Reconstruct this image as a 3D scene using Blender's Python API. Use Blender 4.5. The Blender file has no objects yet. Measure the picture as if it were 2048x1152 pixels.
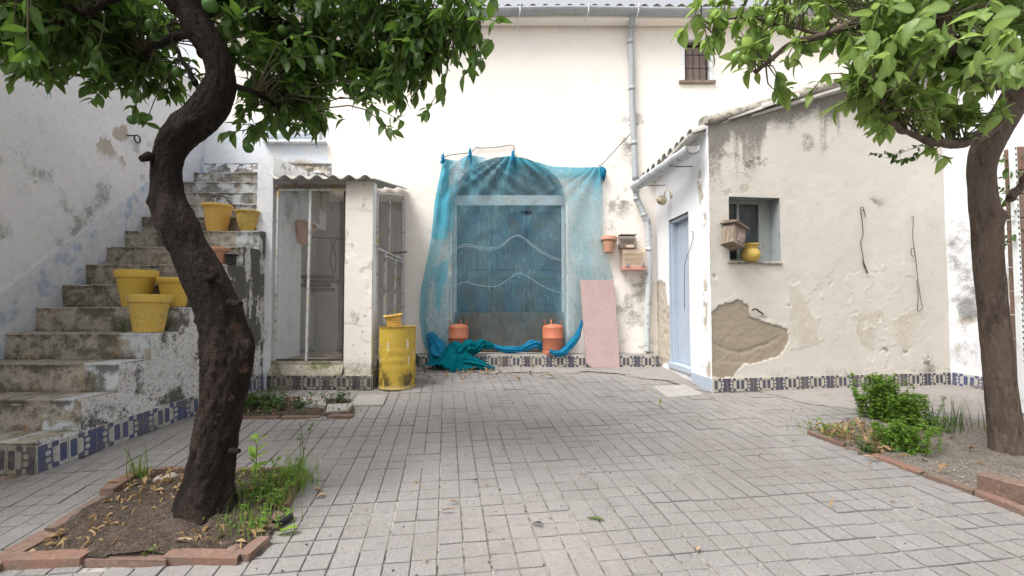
import bpy, bmesh, math, random
import numpy as np
from mathutils import Vector, Matrix, Euler
random.seed(7); RNG = np.random.default_rng(7)
S = bpy.context.scene
COL = S.collection
R = math.radians
# ---------------------------------------------------------------- camera, sky, sun, exposure
F = 940.0; PITCH = math.atan(36 / F); CZ = 1.3
cam = bpy.data.cameras.new('camera'); cam.sensor_width = 36; cam.lens = 36 * F / 2048
cam.clip_start = .05; cam.clip_end = 500
co = bpy.data.objects.new('camera', cam); COL.objects.link(co)
co.location = (0, 0, CZ); co.rotation_euler = (R(90) + PITCH, 0, 0)
S.camera = co
SUN_EL, SUN_AZ = 58, 232          # elevation; compass-like azimuth of the sun seen from the yard (behind the camera, to the left)
w = bpy.data.worlds.new('World'); S.world = w; w.use_nodes = True
nt = w.node_tree; nt.nodes.clear()
sky = nt.nodes.new('ShaderNodeTexSky'); sky.sky_type = 'NISHITA'; sky.sun_disc = False
sky.sun_elevation = R(SUN_EL); sky.sun_rotation = R(SUN_AZ); sky.air_density = 1.0; sky.dust_density = 5.0; sky.ozone_density = 1.0
hs = nt.nodes.new('ShaderNodeHueSaturation'); hs.inputs['Saturation'].default_value = .14; hs.inputs['Value'].default_value = 1.0
bg = nt.nodes.new('ShaderNodeBackground'); bg.inputs['Strength'].default_value = .15
wo = nt.nodes.new('ShaderNodeOutputWorld')
nt.links.new(sky.outputs[0], hs.inputs['Color']); nt.links.new(hs.outputs[0], bg.inputs['Color']); nt.links.new(bg.outputs[0], wo.inputs[0])
sl = bpy.data.lights.new('sun', 'SUN'); sl.energy = 1.5; sl.angle = R(28); sl.color = (1, .955, .9)
so = bpy.data.objects.new('sun', sl); COL.objects.link(so)
az = R(SUN_AZ)
tosun = Vector((math.sin(az) * math.cos(R(SUN_EL)), math.cos(az) * math.cos(R(SUN_EL)), math.sin(R(SUN_EL))))
so.rotation_euler = tosun.to_track_quat('Z', 'Y').to_euler(); so.location = (0, 0, 20)
S.view_settings.view_transform = 'Standard'; S.view_settings.look = 'None'; S.view_settings.gamma = 1
S.view_settings.use_curve_mapping = False
S.view_settings.exposure = .98
S.cycles.max_bounces = 8; S.cycles.transparent_max_bounces = 24

# ---------------------------------------------------------------- geometry of the place
SL = .0545                                   # the yard rises gently towards the house
def gz(y): return SL * y
CP, SP = math.cos(PITCH), math.sin(PITCH)
def ray(px, py):
    u = (px - 1024) / F; v = (576 - py) / F
    return u, CP - v * SP, SP + v * CP
def P(px, py, Y):
    u, a, b = ray(px, py); k = Y / a
    return Vector((u * k, Y, CZ + b * k))
def G(px, py, dz=0):
    u, a, b = ray(px, py); k = (dz - CZ) / (b - SL * a)
    return Vector((u * k, a * k, CZ + b * k))
def XP(px, py, X):                            # hit of a sight line with the plane x = X
    u, a, b = ray(px, py); k = X / u
    return Vector((X, a * k, CZ + b * k))
def to_px(V):
    x, y, z = V[..., 0], V[..., 1], V[..., 2] - CZ
    d = y * CP + z * SP; up = -y * SP + z * CP
    d = np.maximum(d, .05)
    return 1024 + F * x / d, 576 - F * up / d

# ---------------------------------------------------------------- noise
def _h(ix, iy, s):
    h = (ix * 374761393 + iy * 668265263 + s * 1442695041) & 0xffffffff
    h = ((h ^ (h >> 13)) * 1274126177) & 0xffffffff
    h = (h ^ (h >> 16)) & 0xffffffff
    return h / 4294967295.0
def vn(x, y, s=0):
    x = np.asarray(x, float); y = np.asarray(y, float)
    ix = np.floor(x).astype(np.int64); iy = np.floor(y).astype(np.int64)
    fx = x - ix; fy = y - iy; fx = fx * fx * (3 - 2 * fx); fy = fy * fy * (3 - 2 * fy)
    a = _h(ix, iy, s); b = _h(ix + 1, iy, s); c = _h(ix, iy + 1, s); d = _h(ix + 1, iy + 1, s)
    return (a + (b - a) * fx) * (1 - fy) + (c + (d - c) * fx) * fy
def fbm(x, y, sc=1., o=4, s=0, g=.5):
    t = 0; a = 1; n = 0
    for i in range(o):
        t = t + a * vn(np.asarray(x) * sc + 17.3 * i, np.asarray(y) * sc - 9.1 * i, s + i * 7); n += a; a *= g; sc *= 2.03
    return t / n
def ss(a, b, x): 
    t = np.clip((x - a) / (b - a), 0, 1); return t * t * (3 - 2 * t)
def inpoly(x, y, poly):
    r = np.zeros(np.shape(x), bool); n = len(poly); j = n - 1
    for i in range(n):
        xi, yi = poly[i]; xj, yj = poly[j]
        c = ((yi > y) != (yj > y)) & (x < (xj - xi) * (y - yi) / (yj - yi + 1e-12) + xi)
        r ^= c; j = i
    return r

# ---------------------------------------------------------------- materials
class Mt:
    def __init__(s, name):
        s.m = bpy.data.materials.new(name); s.m.use_nodes = True; s.t = s.m.node_tree; s.t.nodes.clear()
        s.out = s.n('OutputMaterial'); s.c = {}
    def n(s, ty, **k):
        nd = s.t.nodes.new('ShaderNode' + ty)
        for a, v in k.items(): setattr(nd, a, v)
        return nd
    def l(s, a, b): s.t.links.new(a, b)
    def put(s, inp, v):
        if hasattr(v, 'links') or isinstance(v, bpy.types.NodeSocket): s.l(v, inp)
        elif isinstance(v, (tuple, list)) and len(v) == 3 and inp.type == 'RGBA': inp.default_value = (*v, 1)
        else: inp.default_value = v
    def pos(s, stretch=None):
        k = ('pos', stretch)
        if k in s.c: return s.c[k]
        g = s.n('NewGeometry').outputs['Position'] if 'p' not in s.c else s.c['p']
        s.c['p'] = g
        if stretch:
            m = s.n('Mapping'); s.l(g, m.inputs['Vector']); m.inputs['Scale'].default_value = stretch; g = m.outputs[0]
        s.c[k] = g
        return g
    def noise(s, sc, det=4, stretch=None, dist=0, rough=.55):
        t = s.n('TexNoise'); s.l(s.pos(stretch), t.inputs['Vector'])
        t.inputs['Scale'].default_value = sc; t.inputs['Detail'].default_value = det
        t.inputs['Distortion'].default_value = dist; t.inputs['Roughness'].default_value = rough
        return t.outputs['Fac']
    def rng(s, v, lo, hi, a=0., b=1.):
        m = s.n('MapRange'); m.interpolation_type = 'SMOOTHSTEP'
        s.put(m.inputs['Value'], v)
        for k, x in (('From Min', lo), ('From Max', hi), ('To Min', a), ('To Max', b)): m.inputs[k].default_value = x
        return m.outputs[0]
    def mth(s, op, a, b=0.):
        m = s.n('Math', operation=op); s.put(m.inputs[0], a); s.put(m.inputs[1], b); return m.outputs[0]
    def mix(s, f, a, b, mode='MIX'):
        m = s.n('Mix', data_type='RGBA', blend_type=mode)
        s.put(m.inputs[0], f); s.put(m.inputs[6], a); s.put(m.inputs[7], b); return m.outputs[2]
    def attr(s, name, ch=None):
        a = s.n('Attribute', attribute_name=name)
        if ch is None: return a.outputs['Fac']
        p = s.n('SeparateColor'); s.l(a.outputs['Color'], p.inputs[0]); return p.outputs[ch]
def pm(name, base, rough=.85, layers=(), bump=(), metal=0, spec=.3, transl=None, alpha=None):
    """layers: ('n', scale, lo, hi, colour, amount[, stretch]) noise patch | ('a', channel, colour, amount[, noise scale]) mask attribute
       ('r', colour, amount) per-object random | ('v', colour, amount) per-piece attribute rnd"""
    M = Mt(name); c = base
    for L in layers:
        if L[0] == 'n':
            f = M.rng(M.noise(L[1], 6, L[6] if len(L) > 6 else None, .3), L[2], L[3], 0, L[5]); col = L[4]
        elif L[0] == 'a':
            f = M.attr('mask', L[1])
            if len(L) > 4:                       # break the edge of the mask up with noise
                nn = M.mth('ADD', M.mth('MULTIPLY', M.noise(L[4], 6, None, 0, .75), .5), M.mth('MULTIPLY', M.noise(L[4] * 3.7, 5, None, 0, .75), .5))
                f = M.mth('ADD', f, M.mth('MULTIPLY', M.mth('SUBTRACT', nn, .5), M.mth('MULTIPLY', M.mth('MINIMUM', M.mth('MULTIPLY', f, 3.), 1.), 3.2 if L[1] == 0 else 1.5)))
                f = (M.rng(f, .12, 1.05) if len(L) < 6 else M.rng(f, .30, .72)) if L[1] == 0 else M.rng(f, .25, .75)
            f = M.mth('MULTIPLY', f, L[3]); col = L[2]
        elif L[0] == 'r':
            f = M.mth('MULTIPLY', M.n('ObjectInfo').outputs['Random'], L[2]); col = L[1]
        else:
            f = M.mth('MULTIPLY', M.attr('rnd'), L[2]); col = L[1]
        c = M.mix(f, c, col)
    b = M.n('BsdfPrincipled'); M.put(b.inputs['Base Color'], c)
    b.inputs['Roughness'].default_value = rough; b.inputs['Metallic'].default_value = metal
    b.inputs['Specular IOR Level'].default_value = spec
    nrm = None
    for sc, st, di in bump:
        bp = M.n('Bump'); bp.inputs['Strength'].default_value = st; bp.inputs['Distance'].default_value = di
        M.l(M.noise(sc, 5), bp.inputs['Height'])
        if nrm: M.l(nrm, bp.inputs['Normal'])
        nrm = bp.outputs[0]
    if nrm: M.l(nrm, b.inputs['Normal'])
    o = b.outputs[0]
    if transl is not None:
        tr = M.n('BsdfTranslucent'); M.put(tr.inputs['Color'], M.mix(.5, c, transl[0]))
        mx = M.n('MixShader'); mx.inputs[0].default_value = transl[1]; M.l(o, mx.inputs[1]); M.l(tr.outputs[0], mx.inputs[2]); o = mx.outputs[0]
    if alpha is not None:
        tp = M.n('BsdfTransparent'); mx = M.n('MixShader'); M.put(mx.inputs[0], alpha)
        M.l(tp.outputs[0], mx.inputs[1]); M.l(o, mx.inputs[2]); o = mx.outputs[0]
    M.l(o, M.out.inputs[0])
    return M.m

# ---------------------------------------------------------------- object helpers
WL = {}                                         # world origin of each unrotated root
def thing(name, label, cat, loc, group=None):
    o = bpy.data.objects.new(name, None); COL.objects.link(o); o.location = loc; o.empty_display_size = .1
    o['label'] = label; o['category'] = cat
    if group: o['group'] = group
    WL[o] = Vector(loc); return o
def link(name, me, parent=None, loc=None, kind=None):
    o = bpy.data.objects.new(name, me); COL.objects.link(o)
    if parent is not None: o.parent = parent
    if loc is not None: o.location = loc
    if kind: o['kind'] = kind
    return o
def tag(o, label, cat, group=None, kind=None):
    o['label'] = label; o['category'] = cat
    if group: o['group'] = group
    if kind: o['kind'] = kind
    return o
def org(parent):
    return WL.get(parent, Vector((0, 0, 0))) if parent is not None else Vector((0, 0, 0))
def npm(name, V, Fs, mat, smooth=False, rnd=None, mask=None, uv=None):
    """mesh from arrays; Fs is a list of int arrays (n,3) / (n,4)"""
    me = bpy.data.meshes.new(name); V = np.asarray(V, np.float32)
    if not isinstance(Fs, list): Fs = [Fs]
    Fs = [np.asarray(f, np.int32) for f in Fs if len(f)]
    me.vertices.add(len(V)); me.vertices.foreach_set('co', V.ravel())
    li = np.concatenate([f.ravel() for f in Fs]); tot = np.concatenate([np.full(len(f), f.shape[1], np.int32) for f in Fs])
    st = np.concatenate([[0], np.cumsum(tot)[:-1]]).astype(np.int32)
    me.loops.add(len(li)); me.loops.foreach_set('vertex_index', li)
    me.polygons.add(len(tot)); me.polygons.foreach_set('loop_start', st); me.polygons.foreach_set('loop_total', tot)
    if rnd is not None:
        a = me.attributes.new('rnd', 'FLOAT', 'POINT'); a.data.foreach_set('value', np.asarray(rnd, np.float32))
    if mask is not None:
        a = me.attributes.new('mask', 'FLOAT_COLOR', 'POINT'); a.data.foreach_set('color', np.asarray(mask, np.float32).ravel())
    if uv is not None:
        a = me.uv_layers.new(name='UVMap'); a.data.foreach_set('uv', np.asarray(uv, np.float32)[li].ravel())
    me.update(); me.validate()
    me.polygons.foreach_set('use_smooth', np.full(len(tot), bool(smooth)))
    if mat is not None: me.materials.append(mat)
    return me
def world_obj(name, V, Fs, mat, parent=None, kind=None, loc=None, **k):
    """V in world coordinates; origin at the thing's base (or loc)"""
    V = np.asarray(V, float); o0 = org(parent)
    if parent is None:
        l = Vector(loc) if loc is not None else Vector((float(V[:, 0].mean()), float(V[:, 1].mean()), float(V[:, 2].min())))
        me = npm(name, V - np.array(l), Fs, mat, **k); o = link(name, me, None, l, kind); WL[o] = l; return o
    me = npm(name, V - np.array(o0), Fs, mat, **k)
    o = link(name, me, parent, None, kind); WL[o] = o0; return o
class MB:
    """collects world-space pieces of ONE part"""
    def __init__(s): s.V = []; s.F3 = []; s.F4 = []; s.n = 0
    def add(s, V, Fq=(), Ft=()):
        V = np.asarray(V, float).reshape(-1, 3); s.V.append(V)
        if len(Fq): s.F4.append(np.asarray(Fq) + s.n)
        if len(Ft): s.F3.append(np.asarray(Ft) + s.n)
        s.n += len(V); return s
    def box(s, a, b, bev=.0, rot=None, c=None):
        """axis box from corner a to b with chamfered edges; optionally rotated about c"""
        a = np.minimum(a, b).astype(float) if True else a; b0 = np.maximum(np.asarray(a), np.asarray(b)).astype(float)
        me, q, t = cham(b0 - a, bev); V = me + (a + b0) / 2
        if rot is not None:
            cc = np.array(c if c is not None else (a + b0) / 2); V = (V - cc) @ np.array(rot.to_matrix() if hasattr(rot, 'to_matrix') else rot).T + cc
        return s.add(V, q, t)
    def obox(s, c, ex, ey, ez, bev=0):
        """box centred c with half-axis vectors"""
        c = np.array(c, float); A = np.array([ex, ey, ez], float); L = np.linalg.norm(A, axis=1)
        V, q, t = cham(2 * L, bev); V = V @ (A / L[:, None]) + c
        return s.add(V, q, t)
    def tube(s, pts, r, n=8, cap=True, flat=1.):
        V, q, t = tube(pts, r, n, cap); return s.add(V, q, t)
    def lathe(s, prof, c, n=32, R3=None):
        V, q = lathe(prof, n); 
        if R3 is not None: V = V @ np.array(R3).T
        return s.add(V + np.array(c, float), q)
    def obj(s, name, mat, parent=None, kind=None, smooth=False, loc=None, **k):
        Fs = []
        if s.F4: Fs.append(np.concatenate(s.F4))
        if s.F3: Fs.append(np.concatenate(s.F3))
        o = world_obj(name, np.concatenate(s.V), Fs, mat, parent, kind, loc, smooth=smooth, **k)
        return o
def cham(sz, b):
    x, y, z = np.asarray(sz, float) / 2
    if b <= 0:
        V = np.array([(i, j, k) for i in (-x, x) for j in (-y, y) for k in (-z, z)])
        return V, np.array([(0, 1, 3, 2), (4, 6, 7, 5), (0, 4, 5, 1), (2, 3, 7, 6), (0, 2, 6, 4), (1, 5, 7, 3)]), np.zeros((0, 3), int)
    b = min(b, x * .9, y * .9, z * .9); V = []; idx = {}
    for i in (-1, 1):
        for j in (-1, 1):
            for k in (-1, 1):
                for ax in range(3):
                    p = [i * x, j * y, k * z]
                    for a2 in range(3):
                        if a2 != ax: p[a2] -= (i, j, k)[a2] * b
                    idx[(i, j, k, ax)] = len(V); V.append(p)
    Q = []; T = []
    for ax in range(3):
        o1, o2 = [a for a in range(3) if a != ax]
        for sgn in (-1, 1):
            def key(s1, s2, a): 
                v = [0, 0, 0]; v[ax] = sgn; v[o1] = s1; v[o2] = s2; return idx[(*v, a)]
            Q.append([key(-1, -1, ax), key(1, -1, ax), key(1, 1, ax), key(-1, 1, ax)])
        for s1 in (-1, 1):
            for s2 in (-1, 1):
                def k2(sa, a):
                    v = [0, 0, 0]; v[ax] = sa; v[o1] = s1; v[o2] = s2; return idx[(*v, a)]
                Q.append([k2(-1, o1), k2(1, o1), k2(1, o2), k2(-1, o2)])
    for i in (-1, 1):
        for j in (-1, 1):
            for k in (-1, 1): T.append([idx[(i, j, k, 0)], idx[(i, j, k, 1)], idx[(i, j, k, 2)]])
    V = np.array(V)
    def fix(fs):
        out = []
        for f in fs:
            p = V[f]; nn = np.cross(p[1] - p[0], p[2] - p[0])
            out.append(f if nn @ p.mean(0) > 0 else f[::-1])
        return np.array(out)
    return V, fix(Q), fix(T)
def tube(pts, r, n=8, cap=True):
    pts = np.array([tuple(p) for p in pts], float); m = len(pts); r = np.full(m, r, float) if np.isscalar(r) else np.asarray(r, float)
    d = np.gradient(pts, axis=0); d /= np.linalg.norm(d, axis=1)[:, None] + 1e-9
    ref = np.array([0, 0, 1.]) if abs(d[0][2]) < .9 else np.array([0, 1., 0])
    A = np.cross(d[0], ref); A /= np.linalg.norm(A); V = []
    th = np.arange(n) / n * 2 * np.pi
    for i in range(m):
        A = A - (A @ d[i]) * d[i]; A /= np.linalg.norm(A) + 1e-9; B = np.cross(d[i], A)
        V.append(pts[i] + r[i] * (np.cos(th)[:, None] * A + np.sin(th)[:, None] * B))
    V = np.concatenate(V); i = np.arange(m - 1)[:, None] * n; j = np.arange(n)[None]; j2 = (j + 1) % n
    q = np.stack([i + j, i + j2, i + n + j2, i + n + j], -1).reshape(-1, 4); t = np.zeros((0, 3), int)
    if cap:
        V = np.vstack([V, pts[0], pts[-1]]); k = np.arange(n); k2 = (k + 1) % n
        t = np.concatenate([np.stack([k2, k, np.full(n, m * n)], -1), np.stack([(m - 1) * n + k, (m - 1) * n + k2, np.full(n, m * n + 1)], -1)])
    return V, q, t
def lathe(prof, n=32):
    prof = np.array(prof, float); m = len(prof); th = np.arange(n) / n * 2 * np.pi
    V = np.stack([prof[:, None, 0] * np.cos(th), prof[:, None, 0] * np.sin(th), np.repeat(prof[:, 1:2], n, 1)], -1).reshape(-1, 3)
    i = np.arange(m - 1)[:, None] * n; j = np.arange(n)[None]; j2 = (j + 1) % n
    return V, np.stack([i + j, i + j2, i + n + j2, i + n + j], -1).reshape(-1, 4)
def resamp(pts, n):
    """smooth path through the points (Catmull-Rom on each column)"""
    p = np.array([tuple(q) for q in pts], float); m = len(p)
    t = np.linspace(0, m - 1, n); i = np.clip(t.astype(int), 0, m - 2); f = (t - i)[:, None]
    g = lambda k: p[np.clip(k, 0, m - 1)]
    a, b, c, d = g(i - 1), g(i), g(i + 1), g(i + 2)
    return .5 * (2 * b + (c - a) * f + (2 * a - 5 * b + 4 * c - d) * f ** 2 + (3 * b - a - 3 * c + d) * f ** 3)
def grid_faces(nu, nv, keep=None):
    i = np.arange(nu - 1)[:, None]; j = np.arange(nv - 1)[None]
    q = np.stack([i * nv + j, (i + 1) * nv + j, (i + 1) * nv + j + 1, i * nv + j + 1], -1)
    if keep is not None: return q[keep]
    return q.reshape(-1, 4)
def snapped(a, b, res, marks):
    n = max(2, int(round((b - a) / res)) + 1); t = np.linspace(a, b, n)
    for m in marks:
        if a < m < b: t[np.argmin(abs(t - m))] = m
    return t
def sheet(name, parent, mat, P0, U, W, H, res, fn, holes=(), marks_u=(), marks_v=(), topfn=None, vb=None, arch=None, keepfn=None, N=None):
    """plaster skin: fine grid from P0 along the horizontal direction U and up, pushed along its normal, with mask colours"""
    P0 = np.array(P0, float); U = np.array((*U, 0) if len(U) == 2 else U, float); U /= np.linalg.norm(U)
    Nn = np.array((U[1], -U[0], 0)) if N is None else np.array(N, float)
    us = snapped(0, W, res, [x for h in holes for x in (h[0], h[1])] + list(marks_u))
    vs = snapped(0, H, res, [x for h in holes for x in (h[2], h[3])] + list(marks_v))
    u, v = np.meshgrid(us, vs, indexing='ij')
    if topfn is not None:
        tp = topfn(u); v = np.where(v > vb, vb + (v - vb) * (tp - vb) / (H - vb), v)
    uc = (u[:-1, :-1] + u[1:, 1:]) / 2; vc = (v[:-1, :-1] + v[1:, 1:]) / 2
    keep = np.ones(uc.shape, bool)
    for h in holes: keep &= ~((uc > h[0]) & (uc < h[1]) & (vc > h[2]) & (vc < h[3]))
    if arch is not None:
        a0, rx, base, spring, rise = arch
        def e(u, v): return np.where(v < spring, abs(u - a0) / rx, np.sqrt(((u - a0) / rx) ** 2 + (np.maximum(v - spring, 0) / rise) ** 2))
        keep &= ~((e(uc, vc) < 1) & (vc > base))
        q = e(u, v); near = (abs(q - 1) < 1.1 * res / min(rx, rise)) & (v > base - .01)
        up = np.where(v < spring, 0, (v - spring)); uo = u - a0
        u = np.where(near, a0 + uo / q, u); v = np.where(near & (v >= spring), spring + up / q, v)
    if keepfn is not None: keep &= keepfn(uc, vc)
    X = P0 + u[..., None] * U + v[..., None] * np.array((0, 0, 1.))
    px, py = to_px(X)
    h, r, g, b = fn(u, v, px, py)
    X = X + Nn * np.broadcast_to(h, u.shape)[..., None]
    mk = np.stack([np.broadcast_to(np.clip(c, 0, 1), u.shape) for c in (r, g, b, np.ones(u.shape))], -1)
    q = grid_faces(len(us), len(vs), keep)
    used = np.unique(q); mp = np.full(u.size, -1); mp[used] = np.arange(len(used))
    o = world_obj(name, X.reshape(-1, 3)[used], mp[q], mat, parent, smooth=True, mask=mk.reshape(-1, 4)[used])
    return o
def core(name, parent, mat, P0, U, W, H, d0, d1, holes=(), topfn=None):
    """the body of a wall behind its skin, butted boxes round the openings"""
    P0 = np.array(P0, float); U = np.array((*U, 0), float); U /= np.linalg.norm(U); Nn = np.array((U[1], -U[0], 0))
    us = sorted({0, W, *[x for h in holes for x in h[:2]]}); m = MB()
    for a, b in zip(us[:-1], us[1:]):
        hs_ = sorted([(h[2], h[3]) for h in holes if h[0] < (a + b) / 2 < h[1]]); v = 0; segs = []
        for x, y in hs_:
            if x > v: segs.append((v, x))
            v = y
        if v < H: segs.append((v, H))
        for s0, s1 in segs:
            tops = (s1, s1) if not (topfn and s1 == H) else (float(topfn(np.array(a))), float(topfn(np.array(b))))
            V = [P0 + U * uu + Nn * dd + np.array((0, 0, vv)) for uu, ti in ((a, 0), (b, 1)) for dd in (-d0, -d1) for vv in (s0, tops[ti])]
            m.add(V, [(0, 1, 3, 2), (4, 6, 7, 5), (0, 4, 5, 1), (2, 3, 7, 6), (0, 2, 6, 4), (1, 5, 7, 3)])
    return m.obj(name, mat, parent)
def blob(px, py, L):
    m = 0
    for x, y, rx, ry, a in L: m = m + a * np.exp(-((px - x) / rx) ** 2 - ((py - y) / ry) ** 2)
    return m
# ---------------------------------------------------------------- materials used by many things
m_cream = pm('cream_plaster', (.86, .80, .73), .9, [('n', 1.1, .45, .75, (.85, .81, .78), .7), ('n', 5, .55, .75, (.70, .62, .50), .25), ('n', 22, .6, .75, (.55, .49, .41), .18),
    ('a', 2, (.62, .70, .80), 1., 9), ('a', 1, (.40, .34, .26), .95, 14), ('a', 0, (.16, .145, .12), .85, 26)], [(9, .25, .02), (55, .3, .006), (190, .2, .002)])
m_annex = pm('beige_plaster', (.555, .52, .465), .9, [('n', 2, .4, .7, (.60, .57, .52), .6), ('n', 9, .55, .78, (.44, .39, .32), .35), ('n', 40, .58, .75, (.40, .35, .28), .35),
    ('a', 2, (.47, .42, .34), 1., 10), ('a', 1, (.36, .305, .235), 1., 34), ('a', 1, (.20, .165, .12), .38, 80), ('n', 70, .60, .68, (.62, .56, .47), .0), ('a', 0, (.12, .11, .095), .85, 30)],
    [(12, .25, .015), (70, .35, .004), (220, .2, .002)])
m_white = pm('whitewashed_plaster', (.78, .78, .79), .9, [('n', 1.6, .4, .7, (.70, .72, .76), .6), ('n', 12, .58, .75, (.62, .60, .57), .35),
    ('a', 2, (.42, .50, .64), 1., 10), ('a', 1, (.47, .42, .35), 1., 16), ('a', 0, (.13, .125, .115), .85, 34)], [(9, .3, .015), (60, .35, .004), (200, .25, .002)])
m_grey = pm('greyed_limewash', (.67, .67, .69), .9, [('n', 1.6, .4, .7, (.59, .605, .64), .6), ('n', 12, .55, .75, (.47, .45, .43), .45), ('n', 45, .55, .72, (.36, .35, .34), .35),
    ('a', 2, (.34, .42, .55), .85, 10), ('a', 1, (.40, .36, .31), 1., 16), ('a', 0, (.13, .125, .115), .8, 30)], [(9, .3, .015), (60, .35, .004), (200, .25, .002)])
m_inner = pm('shaded_grey_render', (.52, .48, .45), .95, [('n', 3, .4, .7, (.42, .39, .365), .6), ('n', 14, .55, .72, (.22, .19, .165), .6), ('n', 50, .6, .72, (.5, .46, .43), .4)], [(14, .4, .01), (90, .4, .004)])  # wall tone inside the aviary, with its shade put into the colour
m_wframe = pm('shaded_window_paint', (.27, .29, .275), .6, [('n', 14, .52, .7, (.17, .17, .15), .6)], [(60, .3, .002)])  # pale frame darkened: shade of the window recess is in this colour
m_mould = pm('mouldy_limewash', (.66, .65, .65), .9, [('n', 1.6, .4, .7, (.58, .58, .59), .6), ('n', 30, .5, .7, (.42, .40, .37), .5), ('n', 50, .50, .64, (.16, .15, .14), .6), ('n', 130, .50, .66, (.22, .21, .195), .5),
    ('a', 2, (.34, .42, .55), .85, 10), ('a', 1, (.36, .31, .25), 1., 16), ('a', 0, (.06, .055, .048), .9, 26, 1)], [(14, .5, .015), (60, .5, .005), (200, .35, .002)])
m_reveal = pm('grey_blue_reveal', (.30, .325, .34), .8, [('n', 9, .45, .7, (.22, .24, .25), .6)], [(40, .3, .003)])
m_core = pm('masonry', (.42, .38, .33), .95, [('n', 8, .4, .7, (.33, .28, .23), .7)], [(30, .5, .01)])
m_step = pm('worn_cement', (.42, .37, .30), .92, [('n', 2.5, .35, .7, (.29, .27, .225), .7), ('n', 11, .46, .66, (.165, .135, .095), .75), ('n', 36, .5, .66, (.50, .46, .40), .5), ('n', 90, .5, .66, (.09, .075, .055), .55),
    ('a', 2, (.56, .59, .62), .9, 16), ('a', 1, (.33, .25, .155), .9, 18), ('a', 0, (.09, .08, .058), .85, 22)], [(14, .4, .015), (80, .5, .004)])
m_paver = pm('grey_paver', (.225, .214, .208), .92, [('r', (.175, .165, .159), .6), ('n', .33, .46, .62, (.16, .146, .136), .55), ('n', .55, .42, .66, (.28, .258, .245), .6), ('n', .9, .5, .72, (.165, .148, .138), .6), ('n', 5, .5, .75, (.18, .167, .158), .5), ('n', 30, .52, .72, (.145, .135, .128), .5), ('n', 90, .52, .68, (.34, .325, .31), .5), ('n', 170, .55, .68, (.10, .095, .09), .5)],
    [(60, .35, .004), (260, .35, .0015)])
m_paver2 = pm('grey_paver_far', (.225, .214, .208), .92, [('v', (.175, .165, .159), .6), ('n', .33, .46, .62, (.16, .146, .136), .55), ('n', .55, .42, .66, (.28, .258, .245), .6), ('n', .9, .5, .72, (.165, .148, .138), .6), ('n', 5, .5, .75, (.18, .167, .158), .5), ('n', 30, .52, .72, (.145, .135, .128), .5), ('n', 90, .52, .68, (.34, .325, .31), .5), ('n', 170, .55, .68, (.10, .095, .09), .5)],
    [(60, .35, .004), (260, .35, .0015)])
m_grout = pm('sandy_joint', (.21, .192, .175), .95, [('n', 2.2, .46, .62, (.38, .36, .335), .85), ('n', 22, .5, .64, (.05, .043, .036), .85), ('n', 110, .58, .7, (.42, .40, .38), .7), ('n', 9, .55, .72, (.09, .075, .062), .8)], [(120, .6, .004)])
m_conc = pm('dusty_concrete', (.265, .242, .225), .93, [('n', 1.3, .4, .7, (.205, .187, .172), .7), ('n', 7, .5, .72, (.16, .145, .13), .6), ('n', 60, .52, .72, (.36, .335, .31), .5), ('n', 140, .54, .7, (.12, .11, .10), .5)], [(20, .4, .01), (140, .5, .003)])
m_soil = pm('dry_soil', (.048, .034, .026), .97, [('n', 26, .47, .64, (.10, .072, .052), .7), ('n', 9, .45, .7, (.075, .056, .043), .8), ('n', 50, .48, .66, (.03, .023, .018), .85), ('n', 110, .55, .68, (.22, .19, .155), .7)], [(70, .8, .012), (250, .7, .004)])
m_sand = pm('sandy_soil', (.175, .152, .13), .97, [('n', 9, .45, .7, (.13, .11, .092), .8), ('n', 50, .48, .66, (.075, .063, .052), .8), ('n', 110, .53, .68, (.34, .31, .27), .75)], [(70, .8, .012), (250, .7, .004)])
m_brick = pm('terracotta_brick', (.205, .115, .085), .9, [('r', (.15, .108, .088), .8), ('n', 10, .45, .7, (.15, .115, .09), .75), ('n', 60, .52, .7, (.33, .25, .20), .5), ('n', 30, .55, .68, (.08, .062, .05), .6)], [(50, .5, .004), (220, .4, .0015)])
m_terra = pm('terracotta', (.50, .26, .17), .82, [('n', 12, .5, .72, (.42, .27, .20), .6), ('n', 70, .58, .72, (.58, .44, .35), .4)], [(90, .25, .002)])
m_yel = pm('worn_yellow_paint', (.57, .385, .07), .7, [('n', 6, .42, .66, (.50, .36, .13), .7), ('n', 22, .52, .68, (.34, .24, .10), .6), ('n', 50, .56, .68, (.58, .50, .36), .6)], [(60, .2, .002)], spec=.4)
m_yel2 = pm('clean_yellow_plastic', (.60, .40, .06), .5, [('n', 9, .5, .75, (.58, .38, .05), .6), ('n', 40, .58, .72, (.42, .30, .08), .35)], [(60, .1, .001)], spec=.45)
m_yelo = pm('orange_yellow_plastic', (.66, .40, .10), .55, [('n', 14, .5, .75, (.70, .42, .10), .6)], [(60, .1, .001)], spec=.4)
m_yeld = pm('drum_yellow', (.52, .355, .05), .55, [('n', 7, .52, .68, (.62, .42, .06), .7), ('n', 30, .60, .7, (.30, .22, .08), .55), ('a', 0, (.035, .03, .02), .95, 22), ('a', 1, (.40, .30, .12), .8, 12), ('a', 2, (.66, .63, .56), .9, 30)], [(40, .2, .002)], spec=.4)
m_gpipe = pm('grey_downpipe', (.36, .38, .40), .6, [('n', 6, .45, .7, (.28, .30, .32), .6), ('n', 30, .6, .72, (.50, .50, .48), .4)], [(60, .15, .002)])
m_pipe2 = pm('flaking_pale_pipe', (.52, .55, .57), .65, [('n', 11, .56, .62, (.30, .30, .30), .85), ('n', 40, .6, .7, (.62, .60, .55), .4)], [(60, .3, .003)])
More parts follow.
